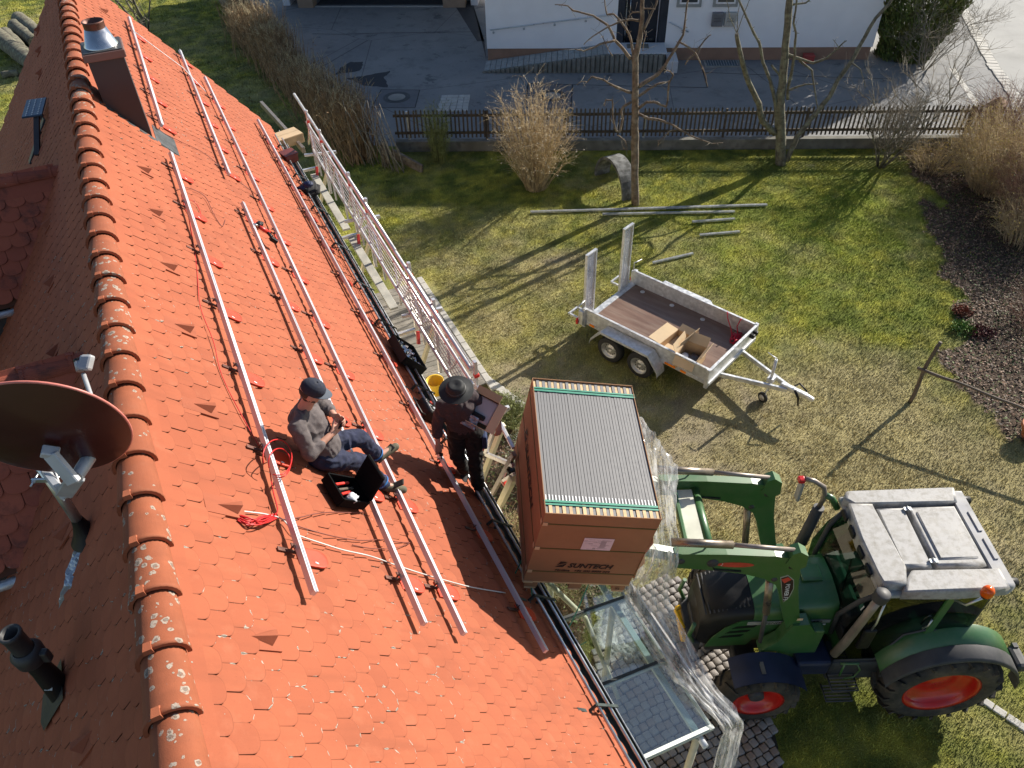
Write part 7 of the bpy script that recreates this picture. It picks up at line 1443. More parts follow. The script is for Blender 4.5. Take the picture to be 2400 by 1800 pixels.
# ------------------------------------------------------------------ scaffold edge protection
mat('alu_white', (.70, .68, .68), .35, .6, .06, 5); mat('alu_yellow_lit', (.62, .56, .38), .55, .2, .1, 5)  # legs are aluminium too, the yellow light on them is painted into their colour
sc = thing('scaffold', 'white aluminium scaffold guard rail with red clamps running along the far eave', 'scaffold', Du*11.5+Pr*2.5); mat('board_grey', (.42, .40, .34), .7, .1, .15, 4)
def SP(u, l_, z): return Du*u+Pr*l_+Z*z
def scb(fn, nm, m_='alu_white', par=None): mb = MB(); fn(mb); return mb.build(nm, m_, par or sc)
for (u0, u1, z) in ((16.35, 9.75, 4.12), (13.2, 6.78, 4.10)): scb(lambda b: b.tube([SP(u0, 2.54-.008*(16.3-u0), z), SP(u1, 2.54-.008*(16.3-u1), z)], .03, 12), 'top_rail')
scb(lambda b: b.tube([SP(15.4, 2.52, 3.90), SP(6.7, 2.45, 3.90)], .024, 12), 'middle_rail'); scb(lambda b: b.tube([SP(15.2, 2.50, 3.36), SP(10.5, 2.46, 3.36), SP(6.6, 2.43, 3.34)], .026, 12), 'lower_rail')
for z in (3.46, 3.56, 3.66, 3.76, 3.84): scb(lambda b: b.tube([SP(15.3, 2.51, z), SP(6.7, 2.44, z)], .006, 6), 'guard_wire')
for k, u in enumerate((15.2, 14.2, 12.3, 11.3, 9.2, 8.2, 6.75)):
    fr_ = scb(lambda b: b.bar(SP(u, 2.5, 2.9), SP(u+.05, 2.53, 4.2), .05, .06, Du, .004), 'post'); scb(lambda b: b.box(SP(u+.03, 2.53, 3.98), (.07, .07, .05), (Pr, Du, Z), .008), 'clamp', 'red_paint', fr_)
    if k % 2 == 0:
        scb(lambda b: (b.bar(SP(u, 2.5, 3.0), SP(u, 2.15, 3.0), .05, .05, Du), b.bar(SP(u, 2.5, 3.0), SP(u, 2.95, 3.25), .045, .05, Du), b.bar(SP(u, 2.95, 3.25), SP(u, 2.3, 3.32), .045, .05, Du)), 'bracket_frame'); scb(lambda b: b.bar(SP(u-.25, 2.75, 3.25), SP(u-.3, 2.3, 2.2), .05, .08, Du), 'leg', 'alu_yellow_lit'); scb(lambda b: b.bar(SP(u-.2, 2.46, 3.12), SP(u-.3, 2.42, 2.95), .05, .05, Du, .004), 'foot_clamp', 'red_paint'); scb(lambda b: b.bar(SP(u+.4, 2.5, 3.35), SP(u-.1, 2.5, 3.9), .035, .035, Pr), 'diagonal_brace')
for k, u in enumerate((14.8, 13.7, 12.9, 11.9, 10.7, 9.9, 8.8, 7.7)): scb(lambda b: (b.bar(SP(u, 2.49, 3.36), SP(u-.45*(1 if k % 2 else -1), 2.5, 3.92), .028, .028, Pr), b.bar(SP(u, 2.49, 3.0), SP(u, 2.49, 3.9), .035, .03, Pr)), 'lattice_brace', 'alu_white')
for (u0, u1) in ((15.0, 12.6), (12.4, 9.9)): scb(lambda b: b.box(SP((u0+u1)/2, 2.37, 2.97), (.14, u0-u1, .04), (Pr, Du, Z), .004), 'walk_board', 'board_grey')
# diagonal net panel seen over the deck
scb(lambda b: b.prism([(9.3, 3.9), (7.0, 3.88), (7.3, 3.5), (8.6, 3.45)], -.004, .004, (Du, Z, Pr), Pr*2.60), 'side_sheet', 'alu_white')
# near bracket between the standing man and the pallet
nb = thing('scaffold_bracket', 'triangular aluminium scaffold bracket with red clamp between the standing man and the crate', 'scaffold bracket', SP(6.0, 2.45, 3))
def z7(a, b_): return (1100+a*.36166, 850+b_*.36166)
def VP(a, b_, l_): return onplane(*z7(a, b_), Pr*l_, Pr)
for (p, q_, w_, m_) in (((185, 365), (285, 555), .05, 'alu_white'), ((185, 365), (105, 590), .055, 'alu_white'), ((105, 590), (285, 665), .055, 'alu_white'), ((290, 590), (150, 850), .06, 'pipe_tan'), ((285, 745), (200, 920), .09, 'alu_yellow_lit'), ((210, 770), (290, 720), .04, 'alu_white')):
    mb = MB(); a, b_ = VP(*p, 2.42), VP(*q_, 2.42); mb.bar(a, b_, w_, w_*.8, Pr, .004); mb.build('strut', m_, nb)
mb = MB(); mb.box(VP(238, 775, 2.45), (.10, .10, .06), (Pr, Du, Z), .01); mb.build('clamp', 'red_paint', nb); mb = MB(); mb.box(VP(270, 700, 2.45), (.10, .10, .07), (Pr, Du, Z), .01); mb.build('clamp', 'black_plastic', nb)
# far ladder-like beam poking past the verge
mb = MB(); a, b_ = G(613, 243, 2.9), G(712, 352, 3.0); mb.bar(a, b_, .07, .13, Z, .004); bm_ = tag(mb.build('beam', 'pipe_tan'), 'grey hollow beam sticking out past the far corner of the eave', 'beam')
# box of wood and small containers on the far eave
ct = carton('open_carton', 'flat cardboard box lying at the far end of the eave by the scaffold', 'x', (.1, .1, .1), 0, ()) if False else None
def rbox(name, label, cat, px, off, size, m_, ang=0, ch=.01, lid=None):
    c = RP(*px, off); a = (Du*math.cos(ang)+Pr*math.sin(ang)).normalized(); b_ = Z.cross(a); mb = MB(); mb.box(c, size, (b_*-1, a, Z), ch); return tag(mb.build(name, m_), label, cat)
cb = thing('cardboard_box', 'closed cardboard box lying at the far end of the eave beside the scaffold', 'box', RP(672, 325, .12)); c = RP(672, 325, .14); mb = MB(); A_ = ((Pr*.96+Du*.25).normalized(), (Du*.96-Pr*.25).normalized(), Z); mb.box(c, (.62, .42, .2), A_, .004); mb.build('body', 'cardboard', cb)
for s_ in (-1, 1): mb = MB(); mb.box(c+A_[1]*s_*.105+Z*.104, (.61, .2, .008), A_); mb.build('flap', 'cardboard_in', cb)
rc = thing('plastic_container', 'dark red plastic container with lid on the far eave below the cardboard box', 'container', RP(678, 368, .12)); c = RP(678, 368, .12); mb = MB(); mat('bin_maroon', (.15, .035, .028), .5); mb.box(c, (.28, .30, .17), A_, .03); mb.build('body', 'bin_maroon', rc); mb = MB(); mb.box(c+Z*.095, (.30, .32, .025), A_, .012); mb.build('lid', 'bin_maroon', rc)
mat('jacket_blue', (.015, .03, .09), .8, 0, .4, 9); mat('cloth_black', (.014, .014, .016), .9, 0, .3, 12)
lump('jacket', RP(725, 445, .12), .19, 'cloth_black', 'black and blue work jacket bundled on the eave beside the far scaffold', 'jacket', 5, (1, 1.3, .7)); lump('cap', RP(722, 432, .25), .09, 'jacket_blue', 'small blue cloth lying on top of the bundled black jacket', 'cloth', 8, (1, 1, .6)); lump('glove', RP(706, 440, .12), .06, 'jacket_blue', 'blue glove beside the bundled jacket on the tiles', 'glove', 9, (1.3, .8, .6))
# crate of clamps
kc = RP(948, 838, .10); ck = thing('clamp_crate', 'open black crate filled with silver clamps on the eave', 'crate', kc); KA = ((Pr*.62-Z*.78).normalized(), Du, rn()); w_, d_, h_ = .42, .56, .13
mb = MB(); mb.box(kc, (w_, d_, .012), KA); mb.build('bottom', 'black_plastic', ck)
for (ox, oy, sx, sy) in ((w_/2, 0, .012, d_), (-w_/2, 0, .012, d_), (0, d_/2, w_-.014, .012), (0, -d_/2, w_-.014, .012)): mb = MB(); mb.box(kc+KA[0]*ox+KA[1]*oy+KA[2]*h_/2, (sx, sy, h_), KA); mb.build('side', 'black_plastic', ck)
q = random.Random(6); mb = MB()
for k in range(70):
    c = kc+KA[0]*q.uniform(-.17, .17)+KA[1]*q.uniform(-.25, .25)+KA[2]*q.uniform(.03, .09); d = Vector((q.gauss(0, 1), q.gauss(0, 1), q.gauss(0, .5))).normalized(); a_, b2_ = frame(d); mb.box(c, (.03, .06, .022), (a_, d, b2_))
mb.build('clamps', 'steel_bright', ck, kind='stuff')
# black tool box with open lid
kt = RP(803, 1160, .08); tb = thing('tool_box', 'open black tool box with raised ribbed lid on the roof beside the seated man', 'tool box', kt); KT = ((Pr*.62-Z*.78+Du*.25).normalized(), (Du-Pr*.2).normalized(), rn()); KT = (KT[0], KT[2].cross(KT[0]).normalized(), KT[2])
w_, d_, h_ = .35, .29, .09; mb = MB(); mat('box_black', (.006, .006, .0065), .8, spec=.08); mb.box(kt, (w_, d_, .012), KT); mb.build('bottom', 'box_black', tb)
for (ox, oy, sx, sy) in ((w_/2, 0, .014, d_), (-w_/2, 0, .014, d_), (0, d_/2, w_-.014, .014), (0, -d_/2, w_-.014, .014)): mb = MB(); mb.box(kt+KT[0]*ox+KT[1]*oy+KT[2]*h_/2, (sx, sy, h_), KT, .003); mb.build('side', 'box_black', tb)
la = kt+KT[0]*(w_/2)+KT[2]*h_; ldir = (KT[2]*.95-KT[0]*.22+KT[1]*.12).normalized(); mb = MB(); lA = (ldir, KT[1], ldir.cross(KT[1])); mb.box(la+ldir*.14, (.27, d_, .035), lA, .01); lid = mb.build('lid', 'box_black', tb)
for k in range(8): mb = MB(); mb.box(la+ldir*(.03+.03*k)-lA[2]*.022, (.012, d_*.9, .012), lA); mb.build('rib', 'dark_plastic', lid)
for (oy, m_, ln_) in ((.06, 'red_paint', .2), (-.05, 'red_paint', .16), (.0, 'cyl_steel', .22)): mb = MB(); mb.bar(kt+KT[1]*oy+KT[2]*.05-KT[0]*.1, kt+KT[1]*(oy+.05)+KT[2]*.05-KT[0]*(.1-ln_), .025, .02, KT[2], .004); mb.build('tool', m_, tb)
lump('bag', kt-KT[1]*.10+KT[2]*.07-KT[0]*.02, .05, 'bag_clear', 'small clear bag of screws inside the open tool box', 'bag', 3)
# radio / charger
kr = RP(1003, 963, .12); rd = thing('site_radio', 'black and silver construction site radio standing on the eave left of the standing man', 'radio', kr); KR = ((Pr*.62-Z*.78).normalized(), Du, rn()); mb = MB(); mb.box(kr, (.24, .30, .16), KR, .02); mb.build('body', 'black_plastic', rd); mb = MB(); mb.box(kr+KR[2]*.083, (.19, .24, .012), KR, .004); mb.build('front', 'decal_silver', rd)
for oy in (-.06, .06): mb = MB(); mb.box(kr+KR[2]*.091+KR[1]*oy, (.13, .085, .008), KR, .003); mb.build('grille', 'black_plastic', rd); mb = MB(); mb.lathe(kr+KR[2]*.095+KR[1]*oy, KR[2], [(0, .028), (.012, .026), (.014, 0)], 14); mb.build('knob', 'decal_white' if oy < 0 else 'red_paint', rd)
mb = MB(); mb.tube([kr-KR[0]*.12-KR[1]*.15, kr-KR[0]*.20-KR[1]*.15, kr-KR[0]*.20+KR[1]*.15, kr-KR[0]*.12+KR[1]*.15], .014, 8); mb.build('handle', 'black_plastic', rd)
bk = G(1020, 905, 2.3); t_ = thing('bucket', 'yellow plastic bucket hanging at the scaffold behind the standing man', 'bucket', bk); mb = MB(); mb.lathe(bk-Z*.14, (0, 0, 1), [(0, 0), (0, .10), (.25, .135), (.26, .145), (.25, .13), (.01, .095), (.01, 0)], 24); mat('bucket_yellow', (.72, .45, .03), .5); mb.build('body', 'bucket_yellow', t_); mb = MB(); mb.tube([bk+Z*.11+Vector((.14*math.cos(R(a_)), .05, .14*math.sin(R(a_)))) for a_ in range(0, 181, 20)], .005, 6); mb.build('handle', 'zinc_bright', t_)
# cordless driver on the rail
kd = RP(622, 540, .17); dv = thing('cordless_driver', 'red and black cordless screwdriver resting against the rail higher up the roof', 'power tool', kd); DA = ((Pr*.62-Z*.78).normalized(), Du, rn())
mb = MB(); mb.tube([kd-DA[0]*.11-DA[1]*.02, kd+DA[0]*.06], [.026, .032], 12); mb.build('body', 'red_paint', dv); mb = MB(); mb.tube([kd-DA[0]*.20-DA[1]*.03, kd-DA[0]*.11-DA[1]*.02], [.01, .018], 10); mb.build('chuck', 'steel_bright', dv); mb = MB(); mb.tube([kd+DA[0]*.03, kd+DA[0]*.08-DA[1]*.14], [.022, .02], 10); mb.build('grip', 'black_plastic', dv); mb = MB(); mb.box(kd+DA[0]*.09-DA[1]*.17, (.11, .07, .06), DA, .012); mb.build('battery', 'black_plastic', dv)
lump('tool_pouch', RP(608, 525, .1), .055, 'black_plastic', 'small black pouch with screws beside the cordless screwdriver', 'pouch', 6, (1, 1, .6))
# green tie straps hanging from the crate
for i, (pts, lab) in enumerate((([BP(.02, .3, -.05), BP(-.12, .1, -.6), BP(-.05, .2, -1.2), BP(.1, .4, -1.5)], 'green strap end hanging from the left side of the crate past the eave'), ([BP(.75, .1, -.15), BP(.7, .0, -.7), BP(.62, -.1, -1.2)], 'green strap hanging straight down under the front of the crate'), ([BP(.1, -.02, -.1), BP(.3, -.35, -.8), BP(.55, -.4, -.75), BP(.8, -.3, -.7)], 'loose green strap curling over the canopy bar below the crate'))):
    mb = MB(); Q = smooth_path(pts); 
    for a, b_ in zip(Q[:-1], Q[1:]): mb.bar(a, b_, .014, .002, Vector((0, 1, 0)))
    tag(mb.build('tie_strap', 'strap_green'), lab, 'strap')
# ------------------------------------------------------------------ people
mat('skin', (.46, .24, .17), .55, 0, .08, 30, spec=.4); mat('hair_brown', (.05, .028, .018), .8, 0, .3, 60)
mat('sweater_grey', (.105, .088, .088), .95, 0, .12, 60, bump=.0015, bscale=300); mat('sweater_brown', (.050, .036, .038), .95, 0, .15, 60, bump=.0015, bscale=300)
mat('trousers_navy', (.014, .018, .045), .9, 0, .25, 18, bump=.001, bscale=250); mat('trousers_black', (.011, .011, .012), .92, 0, .3, 18)
mat('boot_olive', (.10, .088, .055), .8, 0, .25, 25); mat('sole_black', (.03, .027, .022), .85); mat('boot_dark', (.04, .04, .042), .7, 0, .3, 20)
mat('cap_navy', (.012, .016, .032), .85, 0, .15, 40); mat('brim_grey', (.07, .085, .11), .85); mat('hat_black', (.012, .013, .014), .75, 0, .3, 15); mat('cuff_blue', (.03, .16, .42), .8)
def caps(mb, p, q_, r0, r1, n=14):
    p, q_ = Vector(p), Vector(q_); d = (q_-p); L = d.length
    if L < 1e-5: return
    prof = []
    for k in range(5): t = math.pi/2*(1-k/4); prof.append((-math.sin(t)*r0, max(.0002, math.cos(t)*r0)))
    for k in range(5): t = math.pi/2*k/4; prof.append((L+math.sin(t)*r1, max(.0002, math.cos(t)*r1)))
    mb.lathe(p, d, prof, n)
def ell(mb, c, ax, rad, n=14):
    c = Vector(c); V = []; m_ = 10
    for i in range(m_+1):
        th = math.pi*i/m_
        for k in range(n): ph = 2*math.pi*k/n; s = max(.01, math.sin(th)); V.append(c+ax[0]*rad[0]*s*math.cos(ph)+ax[1]*rad[1]*s*math.sin(ph)+ax[2]*rad[2]*math.cos(th))
    F = [(i*n+k, (i+1)*n+k, (i+1)*n+(k+1) % n, i*n+(k+1) % n) for i in range(m_) for k in range(n)]; F += [tuple(range(n)), tuple(m_*n+k for k in reversed(range(n)))]; mb.add(V, F, True)
def organic(name, fn, m_, parent, voxel=.008, it=6, folds=0.0, fs=9, seed=0, fac=.5):
    mb = MB(); fn(mb); inv = ROOT[parent].inverted(); me = mb.mesh(name+'_raw', m_, inv); o = bpy.data.objects.new('raw_shape', me); col.objects.link(o)
    rm = o.modifiers.new('r', 'REMESH'); rm.mode = 'VOXEL'; rm.voxel_size = voxel; sm = o.modifiers.new('s', 'SMOOTH'); sm.iterations = it; sm.factor = fac
    dg = bpy.context.evaluated_depsgraph_get(); dg.update(); nm = bpy.data.meshes.new_from_object(o.evaluated_get(dg)); bpy.data.objects.remove(o); bpy.data.meshes.remove(me); nm.name = name
    if folds:
        no = [v.normal.copy() for v in nm.vertices]
        for v, n_ in zip(nm.vertices, no):
            p = v.co*fs+Vector((seed*7.1, 0, 0)); r_ = 1-abs(mnoise.noise(p+Vector((mnoise.noise(p*.5)*2, 0, 0))))*2; v.co = v.co+n_*(folds*(r_-.55)+folds*.5*mnoise.noise(p*2.7))
    nm.materials.clear(); nm.materials.append(MATS[m_]); nm.polygons.foreach_set('use_smooth', [True]*len(nm.polygons)); nm.update()
    r_ = bpy.data.objects.new(name, nm); col.objects.link(r_); r_.parent = parent; ROOT[r_] = ROOT[parent]; return r_
def hand(mb, w, palm_dir, side_dir, nrm, curl=.9, sc_=1.0):
    """palm and five separate bent fingers; side_dir points to the thumb side, nrm is the back of the hand"""
    w = Vector(w); p = Vector(palm_dir).normalized(); s = Vector(side_dir); s = (s-p*s.dot(p)).normalized(); n_ = p.cross(s); n_ = n_ if n_.dot(Vector(nrm)) > 0 else -n_
    for k in range(4): caps(mb, w+s*(.024-.016*k)*sc_*.8, w+(p*.085+s*(.032-.021*k))*sc_, .017*sc_, .0125*sc_, 10)
    for k, L in enumerate((.072, .082, .076, .058)):
        b0 = w+(p*.085+s*(.032-.021*k))*sc_; d1 = (p*math.cos(curl*.5)-n_*math.sin(curl*.5)).normalized(); d2 = (p*math.cos(curl*1.2)-n_*math.sin(curl*1.2)).normalized(); d3 = (p*math.cos(curl*1.8)-n_*math.sin(curl*1.8)).normalized()
        a = b0+d1*L*.45*sc_; b_ = a+d2*L*.32*sc_; c = b_+d3*L*.25*sc_; caps(mb, b0, a, .0095*sc_, .0088*sc_, 9); caps(mb, a, b_, .0088*sc_, .008*sc_, 9); caps(mb, b_, c, .008*sc_, .007*sc_, 9)
    t0 = w+(p*.02+s*.030)*sc_; t1 = t0+(p*.035+s*.03-n_*.012)*sc_; t2 = t1+(p*.032+s*.006-n_*.018)*sc_; caps(mb, t0, t1, .014*sc_, .011*sc_, 9); caps(mb, t1, t2, .0105*sc_, .009*sc_, 9)
def headshape(mb, c, f, u):
    f = Vector(f).normalized(); u = Vector(u); u = (u-f*u.dot(f)).normalized(); s = f.cross(u); A_ = (f, s, u); c = Vector(c)
    ell(mb, c+u*.02-f*.005, A_, (.098, .076, .098), 18); ell(mb, c+f*.025-u*.055, A_, (.066, .056, .062), 16); caps(mb, c+f*.070-u*.085, c+f*.06-u*.08, .024, .024)
    caps(mb, c+f*.092+u*.008, c+f*.108-u*.03, .008, .0135, 10); caps(mb, c+f*.095-u*.033+s*.008, c+f*.095-u*.033-s*.008, .010, .010, 8)      # nose
    caps(mb, c+f*.086+u*.026+s*.03, c+f*.086+u*.026-s*.03, .009, .009, 8)                                                             # brow
    caps(mb, c+f*.088-u*.062+s*.02, c+f*.088-u*.062-s*.02, .007, .007, 8); caps(mb, c+f*.086-u*.073+s*.016, c+f*.086-u*.073-s*.016, .0075, .0075, 8)
    for sd_ in (-1, 1): ell(mb, c+s*sd_*.078-f*.008-u*.008, ((f*.9+s*.2*sd_).normalized(), s, u), (.020, .009, .031), 12)
    return A_
def facebits(par, c, f, u, hair='hair_brown'):
    f = Vector(f).normalized(); u = Vector(u); u = (u-f*u.dot(f)).normalized(); s = f.cross(u); c = Vector(c)
    for sd_ in (-1, 1):
        mb = MB(); ell(mb, c+f*.083+u*.008+s*sd_*.031, (f, s, u), (.009, .013, .009), 10); e = mb.build('eye', 'decal_white', par); mb = MB(); ell(mb, c+f*.0905+u*.006+s*sd_*.031, (f, s, u), (.003, .0055, .0055), 10); mb.build('iris', 'ink', e)
# --- seated man
ps1 = thing('person', 'seated man in grey sweater, navy trousers and dark cap, both hands on a tool', 'person', (-1.68, 4.55, 5.35))
V3 = Vector
J = dict(pel=V3((-1.675, 4.60, 5.535)), belly=V3((-1.70, 4.60, 5.72)), chest=V3((-1.745, 4.605, 5.90)), neck=V3((-1.735, 4.605, 6.06)), head=V3((-1.650, 4.632, 6.195)),
    sN=V3((-1.765, 4.415, 6.01)), eN=V3((-1.695, 4.335, 5.765)), wN=V3((-1.535, 4.545, 5.79)), sF=V3((-1.725, 4.79, 6.0)), eF=V3((-1.63, 4.86, 5.80)), wF=V3((-1.525, 4.70, 5.83)),
    hN=V3((-1.64, 4.51, 5.49)), kN=V3((-1.415, 4.715, 5.235)), aN=V3((-1.238, 4.745, 4.85)), hF=V3((-1.64, 4.72, 5.48)), kF=V3((-1.42, 4.90, 5.36)), aF=V3((-1.315, 5.02, 4.96)))
J['toN'] = J['aN']+V3((.16, .02, -.10)); J['toF'] = J['aF']+V3((.15, .14, -.03))
fd, ud = V3((.80, .12, -.58)), V3((.5, .0, .85))
def body1(mb):
    headshape(mb, J['head'], fd, ud); caps(mb, J['neck']-V3((0, 0, .03)), J['head']-V3((.01, 0, .05)), .060, .055); caps(mb, J['pel'], J['chest'], .10, .10)
    for s_ in 'NF': caps(mb, J['s'+s_], J['e'+s_], .048, .040); caps(mb, J['e'+s_], J['w'+s_], .040, .026); caps(mb, J['h'+s_], J['k'+s_], .07, .05); caps(mb, J['k'+s_], J['a'+s_], .05, .036); caps(mb, J['chest'], J['s'+s_], .1, .05); caps(mb, J['a'+s_], J['to'+s_], .035, .03)
    hand(mb, J['wN'], V3((.55, .75, .1)), V3((-.1, .2, 1)), V3((.6, -.7, .2)), 1.15); hand(mb, J['wF'], V3((.8, -.45, .0)), V3((0, .1, 1)), V3((.3, .8, .2)), 1.0)
b1 = organic('body', body1, 'skin', ps1, .0062, 3); facebits(ps1, J['head'], fd, ud)
def sweater1(mb):
    caps(mb, J['pel']+V3((.01, 0, .05)), J['belly'], .158, .150, 20); caps(mb, J['belly'], J['chest'], .150, .150, 20); caps(mb, J['belly']+V3((0, -.06, 0)), J['chest']+V3((0, -.07, .02)), .11, .115, 16); caps(mb, J['belly']+V3((0, .06, 0)), J['chest']+V3((0, .07, .02)), .11, .115, 16)
    caps(mb, J['chest']+V3((0, 0, .03)), J['neck']-V3((0, 0, .045)), .11, .066, 18); caps(mb, J['neck']-V3((0, .0, .06)), J['sN'], .072, .07); caps(mb, J['neck']-V3((0, .0, .06)), J['sF'], .072, .07)
    for s_ in 'NF': caps(mb, J['s'+s_], J['e'+s_], .073, .061, 16); e = J['e'+s_].lerp(J['w'+s_], .42); caps(mb, J['e'+s_], e, .061, .052, 16)
organic('sweater', sweater1, 'sweater_grey', ps1, .0085, 5, .011, 9, 1)
def trousers1(mb):
    caps(mb, J['pel']-V3((0, .06, .01)), J['pel']+V3((0, .06, -.01)), .135, .135, 18)
    for s_ in 'NF': caps(mb, J['h'+s_], J['k'+s_], .105, .078, 18); caps(mb, J['k'+s_], J['k'+s_].lerp(J['a'+s_], .92), .078, .066, 18)
organic('trousers', trousers1, 'trousers_navy', ps1, .0085, 4, .012, 10, 2)
for s_ in 'NF':
    a, k_ = J['a'+s_], J['k'+s_]; d = (k_-a).normalized(); mb = MB(); mb.lathe(a+d*.055, d, [(0, .073), (.0, .077), (.016, .078), (.016, .072)], 20); mb.build('cuff_band', 'cuff_blue', ps1)
    def boot(mb, a=a, d=d, t=J['to'+s_]): caps(mb, a+d*.08, a-d*.01, .048, .05); caps(mb, a-d*.03, t, .047, .040, 14); caps(mb, a-d*.03, a+(a-t).normalized()*.035-d*.03, .045, .04)
    bo = organic('boot', boot, 'boot_olive', ps1, .007, 3)
    t = J['to'+s_]; fw = (t-a); fw = (fw-d*fw.dot(d)).normalized(); mb = MB(); sdv = d.cross(fw); mb.box(a-d*.056+fw*.065, (.074, .22, .016), (sdv, fw, d), .007); mb.build('sole', 'sole_black', bo)
fdn = fd.normalized(); udn = (ud-fdn*ud.dot(fdn)).normalized(); sdn = fdn.cross(udn); hc = J['head']
def beard(mb): ell(mb, hc+fdn*.020-udn*.062, (fdn, sdn, udn), (.068, .062, .050), 14); ell(mb, hc-fdn*.03-udn*.0, (fdn, sdn, udn), (.072, .079, .060), 14)
organic('hair', beard, 'hair_brown', ps1, .006, 2, .002, 40, 3)
def capm(mb): ell(mb, hc+udn*.052-fdn*.002, (fdn, sdn, udn), (.108, .087, .080), 20)
cpo = organic('cap', capm, 'cap_navy', ps1, .006, 2); mb = MB()
def brim(u_, v_): a_ = (u_-.5)*math.pi*.95; r_ = .095+.082*v_*math.cos(a_)**.6 if math.cos(a_) > 0 else .095; return hc+udn*(.040-.012*abs(math.sin(a_))**2+.004)+fdn*(math.cos(a_)*(.085+.085*v_))+sdn*math.sin(a_)*.085
mb.grid(brim, 16, 5, True); mb.grid(lambda a_, b_: brim(1-a_, b_)-udn*.005, 16, 5, True); mb.build('brim', 'brim_grey', cpo); mb = MB(); mb.lathe(hc+udn*.131, udn, [(0, .009), (.005, .007), (.006, 0)], 10); mb.build('button', 'cap_navy', cpo)
mb = MB(); hh = (J['wN']+J['wF'])/2+V3((.075, .0, .0)); mb.box(hh, (.10, .03, .022), (V3((.7, .5, .2)).normalized(), V3((-.5, .8, 0)).normalized(), Z), .006); mb.tube([hh, hh+V3((.02, .01, .07))], .006, 6); tag(mb.build('hand_tool', 'black_plastic'), 'small black crimping tool held in both hands by the seated man', 'tool')
# --- standing man with box
ps2 = thing('person', 'standing man in black brimmed hat, dark sweater and black trousers carrying a cardboard box', 'person', (-.48, 5.9, 3.3))
K = dict(pel=V3((-.545, 6.02, 4.28)), belly=V3((-.575, 6.01, 4.46)), chest=V3((-.60, 5.97, 4.64)), neck=V3((-.60, 5.91, 4.80)), head=V3((-.585, 5.885, 4.93)),
    sN=V3((-.755, 5.925, 4.72)), eN=V3((-.835, 5.92, 4.44)), wN=V3((-.845, 5.84, 4.20)), sF=V3((-.435, 6.06, 4.73)), eF=V3((-.26, 6.05, 4.53)), wF=V3((-.16, 5.88, 4.47)),
    hN=V3((-.64, 6.03, 4.24)), kN=V3((-.665, 6.02, 3.83)), aN=V3((-.60, 6.14, 3.42)), hF=V3((-.45, 6.01, 4.24)), kF=V3((-.455, 5.97, 3.81)), aF=V3((-.445, 5.93, 3.37)))
K['toN'] = K['aN']+V3((-.03, -.13, -.07)); K['toF'] = K['aF']+V3((.02, -.14, -.08)); f2, u2 = V3((-.1, -.62, -.78)), V3((-.02, -.78, .62))
def body2(mb):
    headshape(mb, K['head'], f2, u2*-1 if False else V3((0, -.5, .86))); caps(mb, K['neck'], K['head'], .058, .055); caps(mb, K['pel'], K['chest'], .09, .09)
    for s_ in 'NF': caps(mb, K['s'+s_], K['e'+s_], .048, .040); caps(mb, K['e'+s_], K['w'+s_], .040, .026); caps(mb, K['h'+s_], K['k'+s_], .075, .05); caps(mb, K['k'+s_], K['a'+s_], .05, .036); caps(mb, K['a'+s_], K['to'+s_], .035, .03); caps(mb, K['chest'], K['s'+s_], .1, .05)
    hand(mb, K['wN'], V3((.05, -.3, -1)), V3((.8, .5, 0)), V3((-.6, -.4, .2)), .8); hand(mb, K['wF'], V3((.0, -.75, -.45)), V3((-.6, .1, .6)), V3((.8, 0, .4)), 1.0)
organic('body', body2, 'skin', ps2, .0065, 3); facebits(ps2, K['head'], f2, V3((0, -.5, .86)))
def sweater2(mb):
    for s_ in (-1, 0, 1): caps(mb, K['pel']+V3((.055*s_, 0, .03)), K['belly']+V3((.06*s_, 0, 0)), .125, .125, 18); caps(mb, K['belly']+V3((.06*s_, 0, 0)), K['chest']+V3((.075*s_, 0, .0)), .125, .125, 18)
    caps(mb, K['chest'], K['neck']-V3((0, 0, .03)), .12, .07, 18); caps(mb, K['neck']-V3((0, 0, .05)), K['sN'], .075, .075); caps(mb, K['neck']-V3((0, 0, .05)), K['sF'], .075, .075)
    for s_ in 'NF': caps(mb, K['s'+s_], K['e'+s_], .076, .064, 16); caps(mb, K['e'+s_], K['e'+s_].lerp(K['w'+s_], .45 if s_ == 'N' else .85), .064, .055, 16)
organic('sweater', sweater2, 'sweater_brown', ps2, .0085, 5, .012, 8, 4)
def trousers2(mb):
    caps(mb, K['pel']-V3((.07, 0, .0)), K['pel']+V3((.07, 0, -.0)), .13, .13, 18)
    for s_ in 'NF': caps(mb, K['h'+s_], K['k'+s_], .115, .088, 18); caps(mb, K['k'+s_], K['k'+s_].lerp(K['a'+s_], .97), .088, .075, 18)
organic('trousers', trousers2, 'trousers_black', ps2, .0085, 4, .014, 8, 6)
mb = MB(); mb.box(K['hF']+V3((.12, -.03, -.12)), (.06, .14, .2), None, .02); mb.build('side_pocket', 'jacket_blue', ps2)
for s_ in 'NF':
    a = K['a'+s_]; t = K['to'+s_]
    def boot(mb, a=a, t=t): caps(mb, a+Z*.06, a-Z*.01, .052, .052); caps(mb, a-Z*.02, t, .05, .044, 14)
    bo = organic('boot', boot, 'boot_dark', ps2, .007, 3); mb = MB(); fw = (t-a).normalized(); mb.bar(a-Z*.062-fw*.04, t-Z*.035+fw*.04, .088, .022, Z, .008); mb.build('sole', 'sole_black', bo)
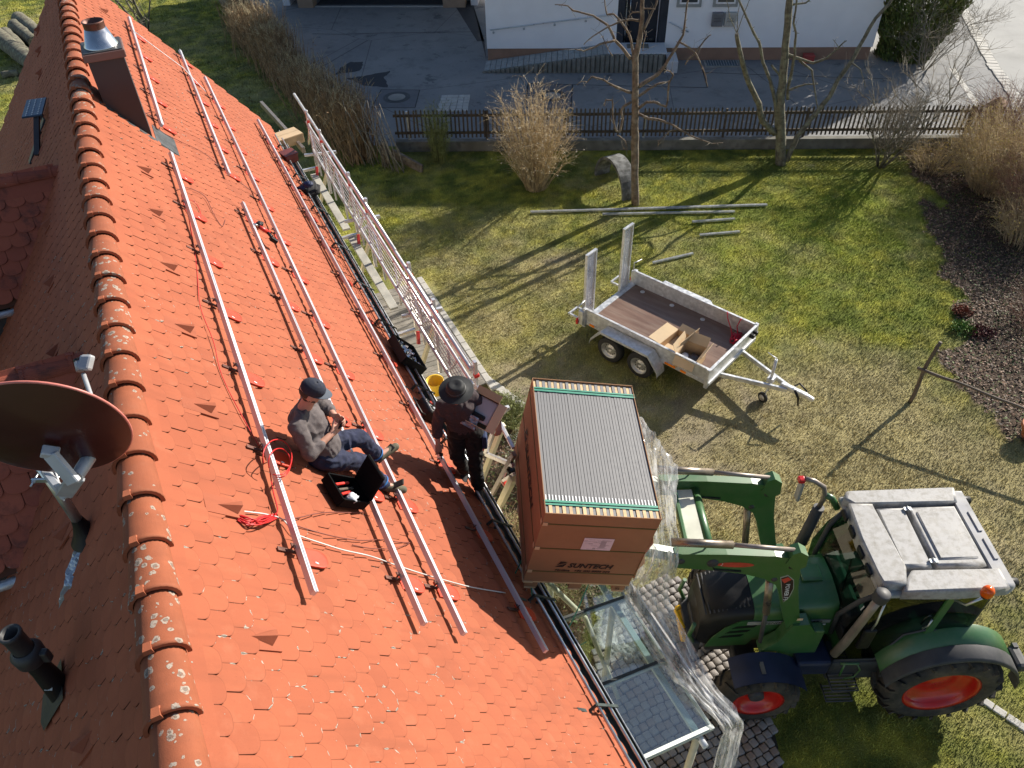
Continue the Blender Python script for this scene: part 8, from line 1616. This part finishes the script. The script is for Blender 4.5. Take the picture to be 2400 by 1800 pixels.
h0 = K['head']+Z*.055; hn = V3((-.03, -.20, 1)).normalized(); mb = MB(); mb.lathe(h0, hn, [(-.006, .0), (-.006, .10), (.0, .182), (.006, .186), (.008, .182), (.004, .112), (.02, .104), (.075, .094), (.10, .078), (.104, .055), (.092, .02), (.09, 0)], 44); ho = mb.build('hat', 'hat_black', ps2); mb = MB(); mb.lathe(h0, hn, [(.012, .1055), (.014, .109), (.042, .104), (.044, .1)], 40); mb.build('hat_band', 'dark_plastic', ho)
# the box he carries
bc = G(1131, 966, 4.58); bzv = V3((-.22, -.55, .80)).normalized(); bxv = (G(1184, 947, 4.66)-G(1118, 914, 4.66)); bxv = (bxv-bzv*bxv.dot(bzv)).normalized(); byv = bzv.cross(bxv); BA = (bxv, byv, bzv)
cbx = thing('carried_box', 'open cardboard box with plastic parts on the arm of the standing man', 'box', bc); w_, d_, h_ = .30, .33, .17
mb = MB(); mb.box(bc-bzv*h_/2, (w_, d_, .006), BA); mb.build('bottom', 'cardboard', cbx)
for (ox, oy, sx, sy) in ((w_/2, 0, .006, d_), (-w_/2, 0, .006, d_), (0, d_/2, w_-.008, .006), (0, -d_/2, w_-.008, .006)): mb = MB(); mb.box(bc+bxv*ox+byv*oy, (sx, sy, h_), BA); mb.build('side', 'cardboard_in', cbx)
mb = MB(); mb.box(bc+bxv*(w_/2+.05)+bzv*(h_/2-.0), (.10, d_, .008), BA); mb.build('flap', 'cardboard_in', cbx); mb = MB(); mb.box(bc+byv*(d_/2+.04)+bzv*(h_/2+.0), (w_, .08, .006), BA); mb.build('flap', 'cardboard', cbx)
mb = MB(); mb.box(bc+byv*.02-bzv*.01, (w_-.03, d_-.06, .12), BA, .02); mb.build('foam_insert', 'dish_arm', cbx); mb = MB(); mb.box(bc-byv*.06+bzv*.06, (.16, .06, .05), BA, .02); tag(mb.build('black_parts', 'black_plastic'), 'black plastic parts packed in the carried cardboard box', 'parts')
mb = MB(); mb.grid(lambda a_, b_: bc+bxv*((a_-.5)*.2-.07)-byv*(.08+b_*.14)+bzv*(.09+.03*mnoise.noise(V3((a_*5, b_*5, 2)))-b_*.05), 10, 10, False); tag(mb.build('bag', 'foil_clear'), 'grey plastic bag hanging out of the carried cardboard box', 'bag')
mb = MB(); hd = K['wN']+V3((.01, -.05, -.10)); mb.tube([hd, hd+V3((.04, 0, .0))], .018, 10); mb.tube([hd+V3((.02, 0, 0)), hd+V3((.02, -.02, -.05))], .009, 8); tag(mb.build('rail_clamp', 'black_plastic'), 'small black clamp in the lowered hand of the standing man', 'clamp')
